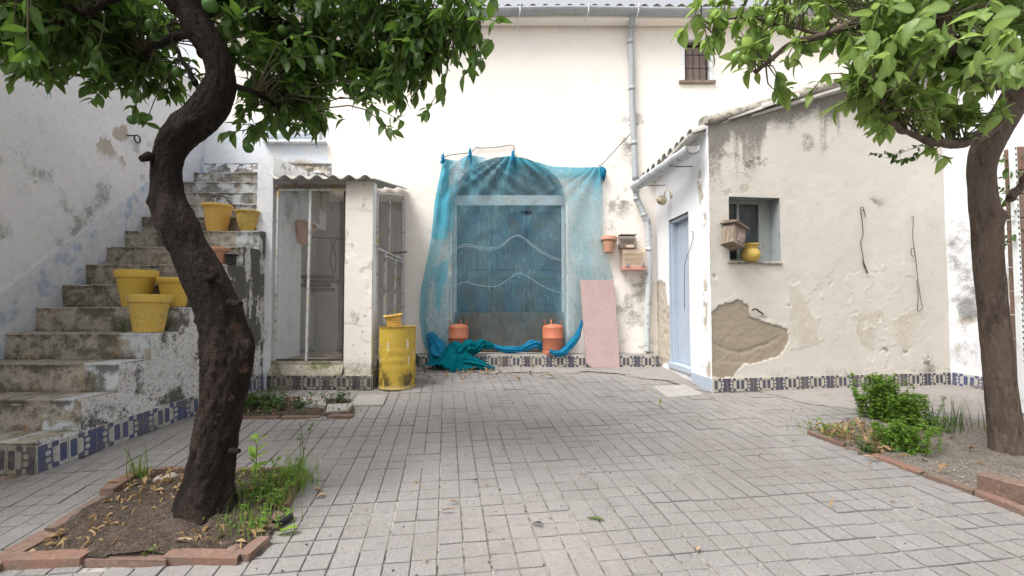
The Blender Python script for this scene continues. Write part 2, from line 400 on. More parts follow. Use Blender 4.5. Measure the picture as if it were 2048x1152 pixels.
m_fiber = pm('fibre_cement', (.50, .48, .45), .9, [('n', 7, .45, .7, (.38, .36, .33), .7), ('n', 40, .58, .7, (.24, .23, .21), .45)], [(50, .3, .003)])
m_rooft = pm('grey_roof_tile', (.42, .40, .37), .9, [('n', 12, .5, .7, (.28, .27, .25), .7), ('n', 50, .58, .7, (.55, .52, .46), .5)], [(60, .4, .003)])
m_cope = pm('lichen_coping', (.33, .30, .255), .95, [('n', 16, .48, .62, (.12, .11, .09), .85), ('n', 50, .55, .68, (.50, .46, .39), .7)], [(26, .7, .012), (110, .5, .004)])
m_frame = pm('rusty_white_metal', (.55, .56, .56), .6, [('n', 13, .52, .64, (.22, .16, .11), .7), ('n', 5, .6, .66, (.62, .42, .06), .8), ('n', 50, .6, .72, (.35, .34, .32), .6)], [(90, .2, .001)])
m_dark = pm('dark_iron', (.045, .04, .036), .7, [('n', 40, .5, .7, (.11, .065, .04), .6)], [(90, .2, .001)])
m_wire = pm('galvanised_wire', (.50, .50, .50), .5, metal=.3)
m_wood = pm('weathered_wood', (.20, .155, .12), .9, [('n', 18, .45, .7, (.33, .28, .23), .7, (1, 1, .15)), ('n', 70, .55, .7, (.09, .065, .05), .6, (1, 1, .1))], [(60, .5, .003)])
m_board = pm('brown_board', (.30, .235, .21), .85, [('n', 22, .45, .7, (.34, .26, .23), .6, (1, 1, .1))], [(60, .3, .002)])
m_fan = pm('grey_fanlight_boards', (.075, .08, .085), .8, [('n', 4, .45, .7, (.05, .075, .10), .7)], [(30, .2, .002)])
m_bdoor = pm('blue_door_paint', (.03, .085, .15), .6, [('n', 2.2, .42, .58, (.075, .07, .062), .95, (1.4, 1, .45)), ('n', 20, .5, .68, (.085, .09, .09), .7), ('n', 5, .46, .64, (.08, .07, .055), .8)], [(30, .2, .002)])
m_pbdoor = pm('pale_blue_paint', (.40, .46, .54), .6, [('n', 5, .5, .7, (.34, .39, .46), .6), ('n', 40, .6, .72, (.55, .58, .62), .5)], [(40, .2, .002)])
m_whitep = pm('white_gloss_paint', (.72, .74, .74), .55, [('n', 9, .55, .66, (.45, .42, .37), .5), ('n', 40, .62, .72, (.30, .26, .22), .5)], [(60, .3, .002)])
m_glass = pm('dusty_dark_glass', (.022, .027, .03), .35, [('n', 5, .45, .7, (.07, .08, .085), .6)], spec=.4)
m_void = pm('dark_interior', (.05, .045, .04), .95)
m_orange = pm('orange_gas_paint', (.46, .145, .075), .5, [('n', 8, .45, .7, (.38, .155, .095), .7), ('n', 40, .56, .72, (.55, .35, .27), .5), ('n', 26, .64, .7, (.25, .09, .05), .6)], [(40, .15, .001)], spec=.4)
m_pink = pm('pink_marble', (.42, .30, .285), .5, [('n', 6, .4, .7, (.36, .25, .24), .7), ('n', 55, .5, .66, (.50, .41, .39), .6), ('n', 110, .5, .64, (.26, .185, .175), .6)], [(90, .15, .001)])
m_slab = pm('pale_paving_slab', (.33, .315, .295), .9, [('n', 9, .4, .7, (.25, .235, .215), .7), ('n', 80, .6, .7, (.25, .24, .22), .5)], [(90, .3, .002)])
m_cover = pm('tarpaulin_cloth', (.13, .105, .08), .95, [('n', 5, .45, .7, (.08, .07, .055), .7), ('n', 30, .55, .7, (.17, .15, .12), .5)], [(12, .5, .02)])
m_bark = pm('dark_bark', (.015, .011, .009), .95, [('n', 7, .44, .62, (.036, .026, .021), .85, (1, 1, .4)), ('n', 50, .5, .66, (.007, .005, .004), .85, (1, 1, .35)), ('n', 90, .64, .70, (.09, .08, .07), .5)], [(28, 1., .02), (110, 1., .006)], spec=.15)
m_bark2 = pm('brown_bark', (.115, .086, .068), .95, [('n', 9, .42, .66, (.065, .047, .037), .8, (1, 1, .22)), ('n', 50, .5, .68, (.17, .14, .115), .6, (1, 1, .25)), ('n', 26, .56, .68, (.04, .03, .023), .7, (1, 1, .3)), ('n', 60, .66, .72, (.28, .26, .22), .5)], [(24, .9, .012), (110, .8, .004)], spec=.2)
m_scar = pm('cut_wood_scar', (.055, .028, .02), .95, [('n', 40, .45, .65, (.018, .011, .009), .9)], [(120, .6, .004)])
m_leafL = pm('dark_orange_leaf', (.03, .068, .022), .42, [('v', (.08, .15, .04), .9), ('n', 2.2, .45, .7, (.10, .17, .035), .5), ('a', 0, (.13, .21, .06), .4), ('n', 60, .6, .75, (.02, .05, .015), .4)], transl=((.26, .46, .05), .5), spec=.45)
m_leafLo = pm('dark_orange_leaf_single', (.035, .085, .02), .42, [('r', (.075, .155, .03), .9)], transl=((.26, .46, .05), .5), spec=.45)
m_leafR = pm('light_lemon_leaf', (.085, .165, .035), .45, [('v', (.24, .34, .09), .9), ('n', 2.5, .45, .7, (.06, .12, .03), .6), ('a', 0, (.30, .42, .14), .4), ('n', 60, .6, .75, (.05, .10, .02), .4)], transl=((.50, .68, .16), .5), spec=.45)
m_leafRo = pm('light_lemon_leaf_single', (.10, .19, .042), .45, [('r', (.21, .31, .08), .9), ('n', 2.5, .45, .7, (.07, .13, .03), .6), ('n', 45, .56, .7, (.06, .11, .025), .4), ('a', 0, (.33, .45, .16), .6)], transl=((.50, .68, .16), .5), spec=.45)
m_weed = pm('weed_green', (.10, .20, .03), .6, [('v', (.20, .34, .05), .9)], transl=((.35, .55, .06), .45))
m_weedd = pm('weed_dark_green', (.04, .085, .025), .6, [('v', (.075, .14, .035), .9)], transl=((.2, .35, .05), .3))
m_lime = pm('lime_shoot', (.22, .36, .05), .5, [('v', (.15, .28, .04), .9)], transl=((.45, .6, .10), .45))
m_stem = pm('green_stem', (.10, .13, .05), .8)
m_fruit = pm('green_fruit', (.05, .12, .02), .45, [('n', 90, .5, .7, (.08, .16, .03), .5)], [(200, .3, .001)], spec=.4)
m_fruitR = pm('pale_green_fruit', (.16, .27, .05), .45, [('n', 90, .5, .7, (.20, .30, .07), .5)], [(200, .3, .001)], spec=.4)
m_dry = pm('dry_leaf', (.26, .165, .085), .8, [('v', (.42, .30, .16), .9), ('n', 50, .5, .7, (.15, .09, .05), .5)], transl=((.4, .25, .1), .15))
m_dryo = pm('dry_leaf_single', (.25, .16, .09), .8, [('r', (.40, .29, .17), .9)])
m_stone = pm('pebble', (.34, .31, .27), .9, [('v', (.52, .49, .45), .9), ('r', (.26, .2, .15), .5)], [(90, .4, .003)])
m_black = pm('black_plastic', (.02, .02, .022), .45)
m_pcage = pm('cream_plastic', (.66, .54, .40), .55, [('n', 30, .55, .7, (.50, .38, .26), .5)])
m_pcage2 = pm('pink_plastic', (.60, .30, .25), .55, [('n', 30, .55, .7, (.45, .24, .19), .5)])
m_jug = pm('aged_brass_lamp', (.50, .42, .27), .45, [('n', 20, .5, .65, (.72, .68, .6), .7)], metal=.2)
m_cord = pm('old_cord', (.06, .055, .05), .8)
m_cord2 = pm('pale_string', (.40, .47, .48), .8)
# sky-blue shade netting: fine woven mesh, so the open share is a plain alpha; denser where it is gathered
def netmat(name, col, a, colt, sat=None):
    M = Mt(name)
    mk = M.attr('mask', 0)
    c = M.mix(M.rng(M.noise(3, 5), .4, .7, 0, .5), col, colt)
    if sat: c = M.mix(M.rng(mk, .05, .5), c, sat)
    st = M.mth('SUBTRACT', M.noise(60, 3, (1, 1, .08)), .5)
    dif = M.n('BsdfDiffuse'); M.put(dif.inputs[0], c)
    trl = M.n('BsdfTranslucent'); M.put(trl.inputs[0], c)
    mx = M.n('MixShader'); mx.inputs[0].default_value = .4; M.l(dif.outputs[0], mx.inputs[1]); M.l(trl.outputs[0], mx.inputs[2])
    tp = M.n('BsdfTransparent'); al = M.n('MixShader')
    lw = M.n('LayerWeight'); lw.inputs[0].default_value = .45
    f = M.mth('ADD', M.mth('ADD', a, M.mth('MULTIPLY', mk, .55)), M.mth('ADD', M.mth('ADD', M.mth('MULTIPLY', st, .55), M.mth('MULTIPLY', M.mth('SUBTRACT', M.noise(9, 5, (1.6, 1, .5), 1.2), .5), .45)), M.mth('MULTIPLY', lw.outputs['Facing'], .45)))
    f = M.mth('SUBTRACT', f, M.mth('MULTIPLY', M.attr('mask', 1), .22))
    f = M.mth('MINIMUM', M.mth('MAXIMUM', f, .05), .97)
    M.l(f, al.inputs[0]); M.l(tp.outputs[0], al.inputs[1]); M.l(mx.outputs[0], al.inputs[2]); M.l(al.outputs[0], M.out.inputs[0])
    return M.m
m_net = netmat('sky_blue_netting', (.22, .43, .52), .33, (.30, .45, .50), (.11, .43, .56))
m_net2 = netmat('gathered_teal_netting', (.006, .20, .25), .82, (.008, .14, .22))
m_net3 = netmat('gathered_blue_netting', (.03, .27, .47), .62, (.012, .20, .36))
# patterned skirting tile: dots, bars and rounded squares (flat print)
def tilemat(name, navy, cream, dirt):
    M = Mt(name); uvn = M.n('UVMap'); sp = M.n('SeparateXYZ'); M.l(uvn.outputs[0], sp.inputs[0])
    u, v = sp.outputs[0], sp.outputs[1]
    def rbox(cx, cy, hx, hy, r):
        ax = M.mth('MAXIMUM', M.mth('SUBTRACT', M.mth('ABSOLUTE', M.mth('SUBTRACT', u, cx)), hx - r), 0.)
        ay = M.mth('MAXIMUM', M.mth('SUBTRACT', M.mth('ABSOLUTE', M.mth('SUBTRACT', v, cy)), hy - r), 0.)
        return M.mth('LESS_THAN', M.mth('SQRT', M.mth('ADD', M.mth('MULTIPLY', ax, ax), M.mth('MULTIPLY', ay, ay))), r)
    def mx(*a):
        r = a[0]
        for b in a[1:]: r = M.mth('MAXIMUM', r, b)
        return r
    nav = mx(rbox(.16, .5, .155, .49, .02), rbox(.38, .5, .15, .30, .05), rbox(.56, .90, .115, .10, .05), rbox(.56, .10, .115, .10, .05), rbox(.83, .5, .12, .34, .06))
    crm = mx(rbox(.33, .63, .095, .095, .095), rbox(.33, .37, .095, .095, .095), rbox(.57, .62, .09, .14, .07), rbox(.57, .38, .09, .14, .07), rbox(.57, .5, .06, .1, .02))
    f = M.mth('MULTIPLY', nav, M.mth('SUBTRACT', 1., crm))
    c = M.mix(f, cream, navy)
    c = M.mix(M.rng(M.noise(25, 6, None, 0, .7), .5, .68, 0, dirt), c, (.17, .14, .10))
    c = M.mix(M.rng(M.noise(4, 3), .42, .65, 0, dirt), c, (.20, .165, .125))
    c = M.mix(M.rng(M.noise(80, 4, None, 0, .7), .5, .62, 0, dirt), c, (.12, .10, .08))
    b = M.n('BsdfPrincipled'); M.put(b.inputs['Base Color'], c); b.inputs['Roughness'].default_value = .35
    bp = M.n('Bump'); bp.inputs['Strength'].default_value = .15; bp.inputs['Distance'].default_value = .002; M.l(M.noise(60), bp.inputs['Height']); M.l(bp.outputs[0], b.inputs['Normal'])
    M.l(b.outputs[0], M.out.inputs[0]); return M.m
m_tile = tilemat('patterned_tile', (.06, .062, .10), (.47, .44, .37), .35)
m_tileb = tilemat('patterned_tile_blue', (.06, .078, .18), (.48, .48, .45), .5)
m_tiled = tilemat('patterned_tile_dirty', (.035, .036, .055), (.30, .28, .23), .65)
def tile_mesh(w, h, mat, flip):
    """tile lying in local XZ, front towards -Y, centred at bottom middle"""
    V, q, t = cham((w, .014, h), .0025); V = V + np.array((0, -.007, h / 2))
    uv = np.stack([V[:, 0] / w + .5, V[:, 2] / h], -1)
    if flip: uv[:, 0] = 1 - uv[:, 0]
    return npm('skirting_tile', V, [q, t], mat, uv=uv)
def skirt(parent, A, B, mat, w=.165, h=.155, up=.0, start=0, skip=()):
    """row of tiles on a wall foot from A to B (front is on the right-hand side of A->B)"""
    A = Vector(A); B = Vector(B); d = B - A; L = Vector((d.x, d.y, 0)).length; n = max(1, round(L / w)); ww = L / n
    ms = [tile_mesh(ww - .004, h, mat, f) for f in (False, True)]
    ang = math.atan2(d.y, d.x); sl = math.atan2(d.z, L)
    for i in range(n):
        if i in skip: continue
        p = A + d * ((i + .5) / n) - org(parent)
        o = link('skirting_tile', ms[(i + start) % 2], parent, p + Vector((0, 0, up + random.uniform(-.002, .002))))
        o.rotation_euler = (random.uniform(-.012, .012), -sl + random.uniform(-.006, .006), ang + random.uniform(-.01, .01))
# ================================================================ THE GROUND
def quad_pts(*pp): return [G(*p) for p in pp]
BED1 = [G(10, 1135), G(522, 1112), G(606, 946), G(300, 944)]
BED2 = [G(470, 838), G(712, 829), G(690, 795), G(487, 795)]
BED3 = [G(1622, 868), G(2075, 1040), Vector((5.0, 2.7, 0)), Vector((5.3, 4.6, 0)), G(1960, 840), G(1700, 838)]
xy = lambda L: [(p[0], p[1]) for p in L]
B1, B2, B3 = xy(BED1), xy(BED2), xy(BED3)
# terrain sheet under everything
t = np.linspace(-40, 40, 41); X, Yg = np.meshgrid(t, np.linspace(-40, 60, 51), indexing='ij')
V = np.stack([X, Yg, np.where((Yg > -3) & (Yg < 12), SL * Yg, SL * np.clip(Yg, -3, 12)) - .09], -1).reshape(-1, 3)
o = world_obj('ground', V, grid_faces(41, 51), m_sand, None, 'structure', loc=(0, 0, 0))
# bedding layer of the paving, visible in the joints
us = np.linspace(-5.2, 6.6, 220); vs = np.linspace(.6, 7.4, 130); X, Yg = np.meshgrid(us, vs, indexing='ij')
def undul(x, y): return .012 * (vn(x * 1.1, y * 1.1, 3) - .5) + .004 * (vn(x * 4, y * 4, 5) - .5)
Z = SL * Yg + undul(X, Yg) - .0085
cx = (X[:-1, :-1] + X[1:, 1:]) / 2; cy = (Yg[:-1, :-1] + Yg[1:, 1:]) / 2
keep = ~(inpoly(cx, cy, B1) | inpoly(cx, cy, B2) | inpoly(cx, cy, B3))
pav = world_obj('pavement', np.stack([X, Yg, Z], -1).reshape(-1, 3), grid_faces(220, 130, keep), m_grout, None, 'structure', loc=(0, 0, 0), smooth=True)
# concrete apron along the house and the outbuilding
def apron(poly, name, dz, mat, res=.03):
    x0, x1 = min(p[0] for p in poly), max(p[0] for p in poly); y0, y1 = min(p[1] for p in poly), max(p[1] for p in poly)
    a = np.arange(x0, x1 + res, res); b = np.arange(y0, y1 + res, res); X, Y = np.meshgrid(a, b, indexing='ij')
    jx = X + .45 * (fbm(X, Y, 3.5, 5, 41) - .5); jy = Y + .45 * (fbm(X, Y, 3.5, 5, 42) - .5)
    k = inpoly((jx[:-1, :-1] + jx[1:, 1:]) / 2, (jy[:-1, :-1] + jy[1:, 1:]) / 2, poly)
    Z = SL * Y + undul(X, Y) + dz + .004 * fbm(X, Y, 9, 4, 8)
    return world_obj(name, np.stack([X, Y, Z], -1).reshape(-1, 3), grid_faces(len(a), len(b), k), mat, None, 'structure', smooth=True)
AP = [(-1.6, 7.35), (-1.6, 6.75), (-.4, 6.62), (.6, 6.72), (1.5, 6.55), (1.85, 6.3), (2.1, 5.8), (2.3, 5.52), (2.45, 7.35)]
apron(AP, 'path', .0020, m_conc)
AP2 = [(2.9, 5.6), (3.1, 5.05), (3.5, 4.75), (4.4, 4.6), (5.9, 4.5), (5.9, 6.0), (5.4, 6.0)]
apron(AP2, 'path', .0020, m_conc)
# pavers
th = R(8); e1 = np.array((math.cos(th), math.sin(th))); e2 = np.array((-math.sin(th), math.cos(th))); PT = .1225
occ = [[(-5.4, 3.2), (-3.19, 3.2), (-2.95, 5.65), (-2.95, 7.5), (-5.4, 7.5)], [(-3.0, 5.64), (-1.70, 5.64), (-1.70, 7.5), (-3, 7.5)],
       [(-1.8, 7.1), (2.3, 7.1), (2.3, 7.5), (-1.8, 7.5)], [(2.36, 5.53), (5.5, 5.93), (5.5, 7.5), (2.28, 7.5)]]
cells = []
for i in range(-60, 70):
    for j in range(2, 75):
        c = e1 * (i * PT + .03) + e2 * (j * PT)
        x, y = c
        if y < 1.2 or y > 7.1 or x < -5.0 - .0 or x > 6.4: continue
        if abs(x) > 1.7 * y + .6: continue
        if x < -4.4 - .14 * (y - 4.08) - .1 or x > 5.47 + (5.9 - y) * .33 + .1: continue
        cells.append((x, y, i, j))
cells = np.array(cells); x, y = cells[:, 0], cells[:, 1]
k = np.ones(len(x), bool)
for pl in (B1, B2, B3): k &= ~inpoly(x, y, pl)
for pl in occ: k &= ~inpoly(x, y, pl)
def shrink(pl, s): 
    c = np.mean(np.array(pl), 0); return [tuple(c + (np.array(p) - c) * s) for p in pl]
k &= ~(inpoly(x, y, shrink(AP, .90))); k &= ~(inpoly(x, y, shrink(AP2, .90)))
cells = cells[k]
def paver_mesh(sx, sy, seed):
    V, q, t = cham((sx, sy, .03), .0025); rr = np.random.default_rng(seed); V = V + rr.normal(0, .0007, V.shape); V[:, 2] -= .015
    return V, q, t
variants = []
for s in range(6):
    V, q, t = paver_mesh(PT - .0075, PT - .0075, s); variants.append((V, q, t, npm('paver', V, [q, t], m_paver)))
order = np.lexsort((cells[:, 0], cells[:, 1]))
px_, py_ = to_px(np.stack([cells[:, 0], cells[:, 1], SL * cells[:, 1]], -1))
vis = (px_ > -20) & (px_ < 2068) & (py_ < 1165); seen = [i for i in order if vis[i]]
near = seen[:300]; ns_ = set(near); rest = [i for i in order if i not in ns_]
def paver_pose(c):
    x, y, i, j = c; rr = np.random.default_rng(int(i + 500) * 1000 + int(j))
    # every second joint is a moulded groove of the same slab, so pairs sit closer together
    ox = (.0008 if int(i) % 2 else -.0008); oy = (.0008 if int(j) % 2 else -.0008)
    sg = np.random.default_rng(int((i + 500) // 2) * 1000 + int(j // 2)); tz = sg.normal(0, .0022)
    z = SL * y + float(undul(x, y)) + tz + rr.normal(0, .0004)
    e = Euler((math.atan(SL) + sg.normal(0, .008), sg.normal(0, .008), th + sg.normal(0, .010)))
    return Vector((x + ox * -1, y + oy * -1, z)), e, int(rr.integers(0, 6))
for i in near:
    p, e, v = paver_pose(cells[i]); o = link('paver', variants[v][3], pav, p); o.rotation_euler = e
m = MB(); rn = []
for i in rest:
    p, e, v = paver_pose(cells[i]); V, q, t, _ = variants[v]
    m.add(V @ np.array(e.to_matrix()).T + np.array(p), q, t); rn += [random.random()] * len(V)
m.obj('paver', m_paver2, pav, 'stuff', rnd=rn)

# ================================================================ THE HOUSE (back of the yard)
HY = 7.32
house = thing('house', 'tall cream house wall with corrugated eave behind the blue netting', 'house', (0, HY, .3))
arch_a0 = P(1018, 500, HY).x; arch_rx = (P(1133, 500, HY).x - P(905, 500, HY).x) / 2
X0 = -5.0; ZB = .25; arch_base = .575
spring = P(1018, 405, HY).z; rise = P(1018, 313, HY).z - spring
wx0, wx1 = P(1368, 120, HY).x, P(1419, 120, HY).x; wz0, wz1 = P(1390, 162, HY).z, P(1390, 81, HY).z
def f_house(u, v, px, py):
    h = .006 * (fbm(u, v, 1.1, 4, 11) - .5) + .003 * (fbm(u, v, 7, 3, 12) - .5)
    n = fbm(u, v, 5, 5, 13)
    mould = blob(px, py, [(1262, 265, 26, 60, .8), (1222, 420, 22, 60, .55), (1250, 400, 16, 30, .6), (1250, 640, 40, 60, .5), (1290, 560, 24, 90, .3), (690, 700, 60, 40, .7), (640, 430, 40, 30, .5), (1100, 480, 30, 40, .2), (1000, 8, 700, 14, .3),
                          (1432, 180, 26, 16, .25), (650, 712, 70, 14, 1.1), (1275, 690, 80, 16, .35)])
    r = mould * ss(.38, .68, n) * 1.3
    ex = blob(px, py, [(650, 560, 34, 34, 1.6), (1270, 600, 22, 70, .4), (1225, 640, 16, 50, .3), (1250, 520, 20, 60, .35), (595, 338, 40, 20, 1.0), (640, 340, 20, 12, .8)]) * ss(.35, .55, fbm(u, v, 3, 4, 21))
    blue = np.where((px < 656) & (py > 240) & (py < 372), 1., 0.)
    # old flaking lime: thin plates standing proud
    pl = ss(.54, .56, fbm(u, v, 1.6, 5, 31)) * ss(280, 380, py)
    cr = np.exp(-((fbm(u, v, 1.3, 6, 32) - .5) / .0035) ** 2) * ss(200, 330, py) * ss(.4, .6, fbm(u, v, .8, 2, 33)); drip = ss(.52, .72, fbm(u * 6, v * .5, 1.5, 5, 34)) * (1 - ss(30, 120, py)) * .3
    return h - .004 * ex + .0025 * pl - .004 * cr, r + .35 * cr + drip, ex + .25 * ss(.62, .7, n) * ss(300, 420, py), blue * .55
sheet('wall', house, m_cream, (X0, HY, ZB), (1, 0), 11.4, 5.75, .021, f_house,
      holes=[(wx0 - X0, wx1 - X0, wz0 - ZB, wz1 - ZB)], arch=(arch_a0 - X0, arch_rx, arch_base - ZB, spring - ZB, rise), marks_u=[arch_a0 - X0 - arch_rx, arch_a0 - X0 + arch_rx, P(656, 300, HY).x - X0])
core('wall_body', house, m_core, (X0, HY, ZB), (1, 0), 11.4, 5.72, .02, .40, holes=[(wx0 - X0 - .01, wx1 - X0 + .01, wz0 - ZB - .01, wz1 - ZB + .01), (arch_a0 - X0 - arch_rx - .02, arch_a0 - X0 + arch_rx + .02, arch_base - ZB - .0, spring + rise - ZB + .02)])
# arch reveal
th_ = np.linspace(0, np.pi, 41)
prof = [(arch_a0 - arch_rx, arch_base)] + [(arch_a0 - arch_rx * math.cos(a), spring + rise * math.sin(a)) for a in th_] + [(arch_a0 + arch_rx, arch_base)]
prof = np.array(prof); RD = .34; m = MB()
V = np.concatenate([np.stack([prof[:, 0], np.full(len(prof), yy), prof[:, 1]], -1) for yy in (HY - .006, HY + RD)])
n = len(prof); i = np.arange(n - 1); m.add(V, np.stack([i, i + n, i + n + 1, i + 1], -1))
m.obj('arch_reveal', m_white, house, smooth=False)
# back of the recess with its old blue doors, transom beam and fanlight
xl, xr = arch_a0 - arch_rx, arch_a0 + arch_rx; DY = HY + .30
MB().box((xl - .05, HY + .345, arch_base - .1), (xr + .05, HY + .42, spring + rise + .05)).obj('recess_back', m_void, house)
tz0, tz1 = P(1020, 411, DY - .07).z, P(1020, 391, DY - .07).z
MB().box((xl - .005, DY - .09, tz0), (xr + .005, DY + .03, tz1), .006).obj('transom', m_whitep, house)
dz1 = tz0 - .002; dz0 = P(1020, 628, DY).z
def door_leaf(x0, x1, panes):
    d = link('door', None, house) if False else None
    m = MB(); m.box((x0, DY - .005, dz0), (x1, DY + .03, dz1), .004)
    o = m.obj('door', m_bdoor, house)
    st = .07; mm = (x0 + x1) / 2; fr = MB()
    for a, b in ((x0 + .005, x0 + st), (x1 - st, x1 - .005)): fr.box((a, DY - .03, dz0 + .003), (b, DY - .006, dz1 - .003), .004)
    hh = dz1 - dz0
    for zc, hw in ((dz0 + .06, .055), (dz0 + hh * .36, .05), (dz0 + hh * .42, .008), (dz1 - .06, .055)):
        fr.box((x0 + st + .001, DY - .028, zc - hw), (x1 - st - .001, DY - .006, zc + hw), .003)
    fr.box((mm - .02, DY - .026, dz0 + .13), (mm + .02, DY - .006, dz0 + hh * .30), .003)
    fr.obj('door_frame', m_bdoor, o)
    return o
dw = (xr - xl - .10) / 3
for kx in range(3):
    door_leaf(xl + .05 + kx * dw + .004, xl + .05 + (kx + 1) * dw - .004, 2)
MB().box((xl, DY - .06, arch_base), (xl + .045, DY + .02, dz1), .003).obj('door_jamb', m_whitep, house)
MB().box((xr - .045, DY - .06, arch_base), (xr, DY + .02, dz1), .003).obj('door_jamb', m_whitep, house)
# fanlight: boards behind the netting above the beam
m = MB(); nb = 40; a = np.linspace(0, np.pi, nb); fp = [(arch_a0 - (arch_rx - .01) * math.cos(t_), max(tz1 + .002, spring + (rise - .01) * math.sin(t_))) for t_ in a]
Vf = np.array([(arch_a0, DY, tz1 + .002)] + [(p[0], DY, p[1]) for p in fp]); m.add(Vf, (), [(0, i + 1, i + 2)[::-1] for i in range(nb - 1)])
fan = m.obj('fanlight', m_fan, house)
for kx in (-.45, 0, .45):
    MB().box((arch_a0 + kx - .018, DY - .035, tz1 + .003), (arch_a0 + kx + .018, DY - .004, spring + rise * math.sqrt(1 - (kx / arch_rx) ** 2) - .02), .003).obj('glazing_bar', m_bdoor, fan)
# draped brown cloth / board standing in the foot of the recess
u_, v_ = np.meshgrid(np.linspace(0, 1, 90), np.linspace(0, 1, 34), indexing='ij')
cxx = xl + .02 + u_ * (xr - xl - .04); czz = arch_base + .004 + v_ * (dz0 + .02 - arch_base)
cyy = DY - .10 - .09 * (1 - v_) + .05 * fbm(cxx, czz * .5, 3.5, 4, 51) + .02 * np.sin(u_ * 14 + v_ * 3)
cl = world_obj('tarpaulin', np.stack([cxx, cyy, czz], -1).reshape(-1, 3), grid_faces(90, 34), m_cover, None, smooth=True)
md = cl.modifiers.new('thick', 'SOLIDIFY'); md.thickness = .01; md.offset = -1
tag(cl, 'brown tarpaulin tucked along the foot of the arched doorway behind the gas cylinders', 'tarpaulin')
# ledge along the foot of the house
LY = 7.08; lx0, lx1 = P(835, 712, LY).x, 2.2
lg = MB().box((lx0, LY, .3), (lx1, HY - .004, .56), .008).obj('ledge', m_cream, house)
LZ = .565
MB().box((lx0 - .01, LY - .004, .5605), (lx1 + .002, HY + .35, .5745), .004).obj('threshold', m_slab, house)
skirt(house, (lx0, LY - .001, gz(LY) + .002), (lx1, LY - .001, gz(LY) + .002), m_tile, .167, .165)
skirt(house, (-1.66, HY - .003, gz(HY)), (lx0 - .003, HY - .003, gz(HY)), m_tiled, .167, .165)
# upper window
wroot = MB()
for a, b in (((wx0 - .05, HY - .018, wz0 - .0), (wx0 + .006, HY + .06, wz1 + .002)), ((wx1 - .006, HY - .018, wz0), (wx1 + .05, HY + .06, wz1 + .002)), ((wx0 - .09, HY - .02, wz1 + .003), (wx1 + .06, HY + .06, wz1 + .035))):
    wroot.box(a, b, .004)
win = wroot.obj('window', m_whitep, house)
MB().box((wx0 - .09, HY - .045, wz0 - .05), (wx1 + .08, HY + .06, wz0 - .001), .005).obj('window_sill', m_wood, win)
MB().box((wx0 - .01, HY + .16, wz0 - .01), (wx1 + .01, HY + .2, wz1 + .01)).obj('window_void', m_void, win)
nb = 4; bw = (wx1 - wx0 - .03) / nb
for i in range(nb):
    x_ = wx0 + .008 + i * bw; sk = .014 * i
    MB().obox((x_ + bw / 2 + .004, HY + .11, (wz0 + wz1 - .05) / 2), (bw / 2 - .002, 0, 0), (0, .01, 0), (-.012, 0, (wz1 - wz0 - .07) / 2 - .012 * (i == 3)), .002).obj('board', m_board, win)
for i in range(4):
    x_ = wx0 + .045 + i * (wx1 - wx0 - .09) / 3
    MB().tube([(x_, HY + .035, wz0 + .002), (x_, HY + .035, wz1 - .002)], .007, 6).obj('window_bar', m_dark, win)
for f_ in (.33, .66):
    z_ = wz0 + (wz1 - wz0) * f_; MB().box((wx0 + .003, HY + .022, z_ - .008), (wx1 - .003, HY + .029, z_ + .008)).obj('window_bar', m_dark, win)
# eave: half round gutter and corrugated sheets above it
ez = P(1200, 25, 7.02).z
gt = MB(); tt = np.linspace(0, np.pi, 13); pr = [(-.085 * math.cos(a), -.085 * math.sin(a)) for a in tt] + [(.079 * math.cos(a), -.079 * math.sin(a)) for a in tt]
gx = np.linspace(-5, 6.4, 60); Vg = np.array([(x_, 7.08 + p[0], ez + .085 + p[1] + .012 * math.sin(x_ * 1.7)) for x_ in gx for p in pr]); kk = len(pr); i = np.arange(59)[:, None] * kk; j = np.arange(kk)[None]
gt.add(Vg, np.stack([i + j, i + (j + 1) % kk, i + kk + (j + 1) % kk, i + kk + j], -1).reshape(-1, 4)); gut = gt.obj('eave_gutter', m_gpipe, house, smooth=True)
def corrugated(x0, x1, y0, y1, z0, z1, amp, per, th=.007, nseg=12, xs=None):
    """sheet whose waves run along Y"""
    n = int((x1 - x0) / per * nseg) + 1; xs = np.linspace(x0, x1, n); ys = np.linspace(y0, y1, 8)
    X, Y = np.meshgrid(xs, ys, indexing='ij'); Zt = z0 + (z1 - z0) * (Y - y0) / (y1 - y0) + amp * np.cos((X - x0) / per * 2 * np.pi) + .004 * vn(X * 3, Y * 3, 4)
    T = np.stack([X, Y, Zt], -1).reshape(-1, 3); Bm = T - (0, 0, th); N_ = len(T); q = grid_faces(n, 8)
    ed = []
    idx = np.arange(n * 8).reshape(n, 8)
    for a in (idx[:, 0][::-1], idx[:, -1], idx[0, :], idx[-1, :][::-1]): ed += [(a[i], a[i + 1], a[i + 1] + N_, a[i] + N_) for i in range(len(a) - 1)]
    return np.concatenate([T, Bm]), np.concatenate([q, q[:, ::-1] + N_, np.array(ed)])
xs_ = np.arange(-5, 6.4, 1.14)
for i, x_ in enumerate(xs_):
    V, q = corrugated(x_, x_ + 1.14, 7.03 + .004 * (i % 2), 8.6, ez + .125 + .003 * (i % 2), ez + .56, .024, .19)
    MB().add(V, q).obj('roof_sheet', m_fiber, house, smooth=True)
for pxh in (1040, 1177, 1277, 1402):
    a = P(pxh, 4, 6.99); MB().tube([(a.x + .005, 6.985, ez + .13), (a.x, 6.987, ez - .0), (a.x - .03, 7.2, ez - .10), (a.x - .03, 7.31, ez - .10)], .008, 6).obj('gutter_bracket', m_whitep, gut)
MB().box((-5, 7.12, ez - .04), (6.4, 7.31, ez + .07), .01).obj('eave_board', m_cream, house)
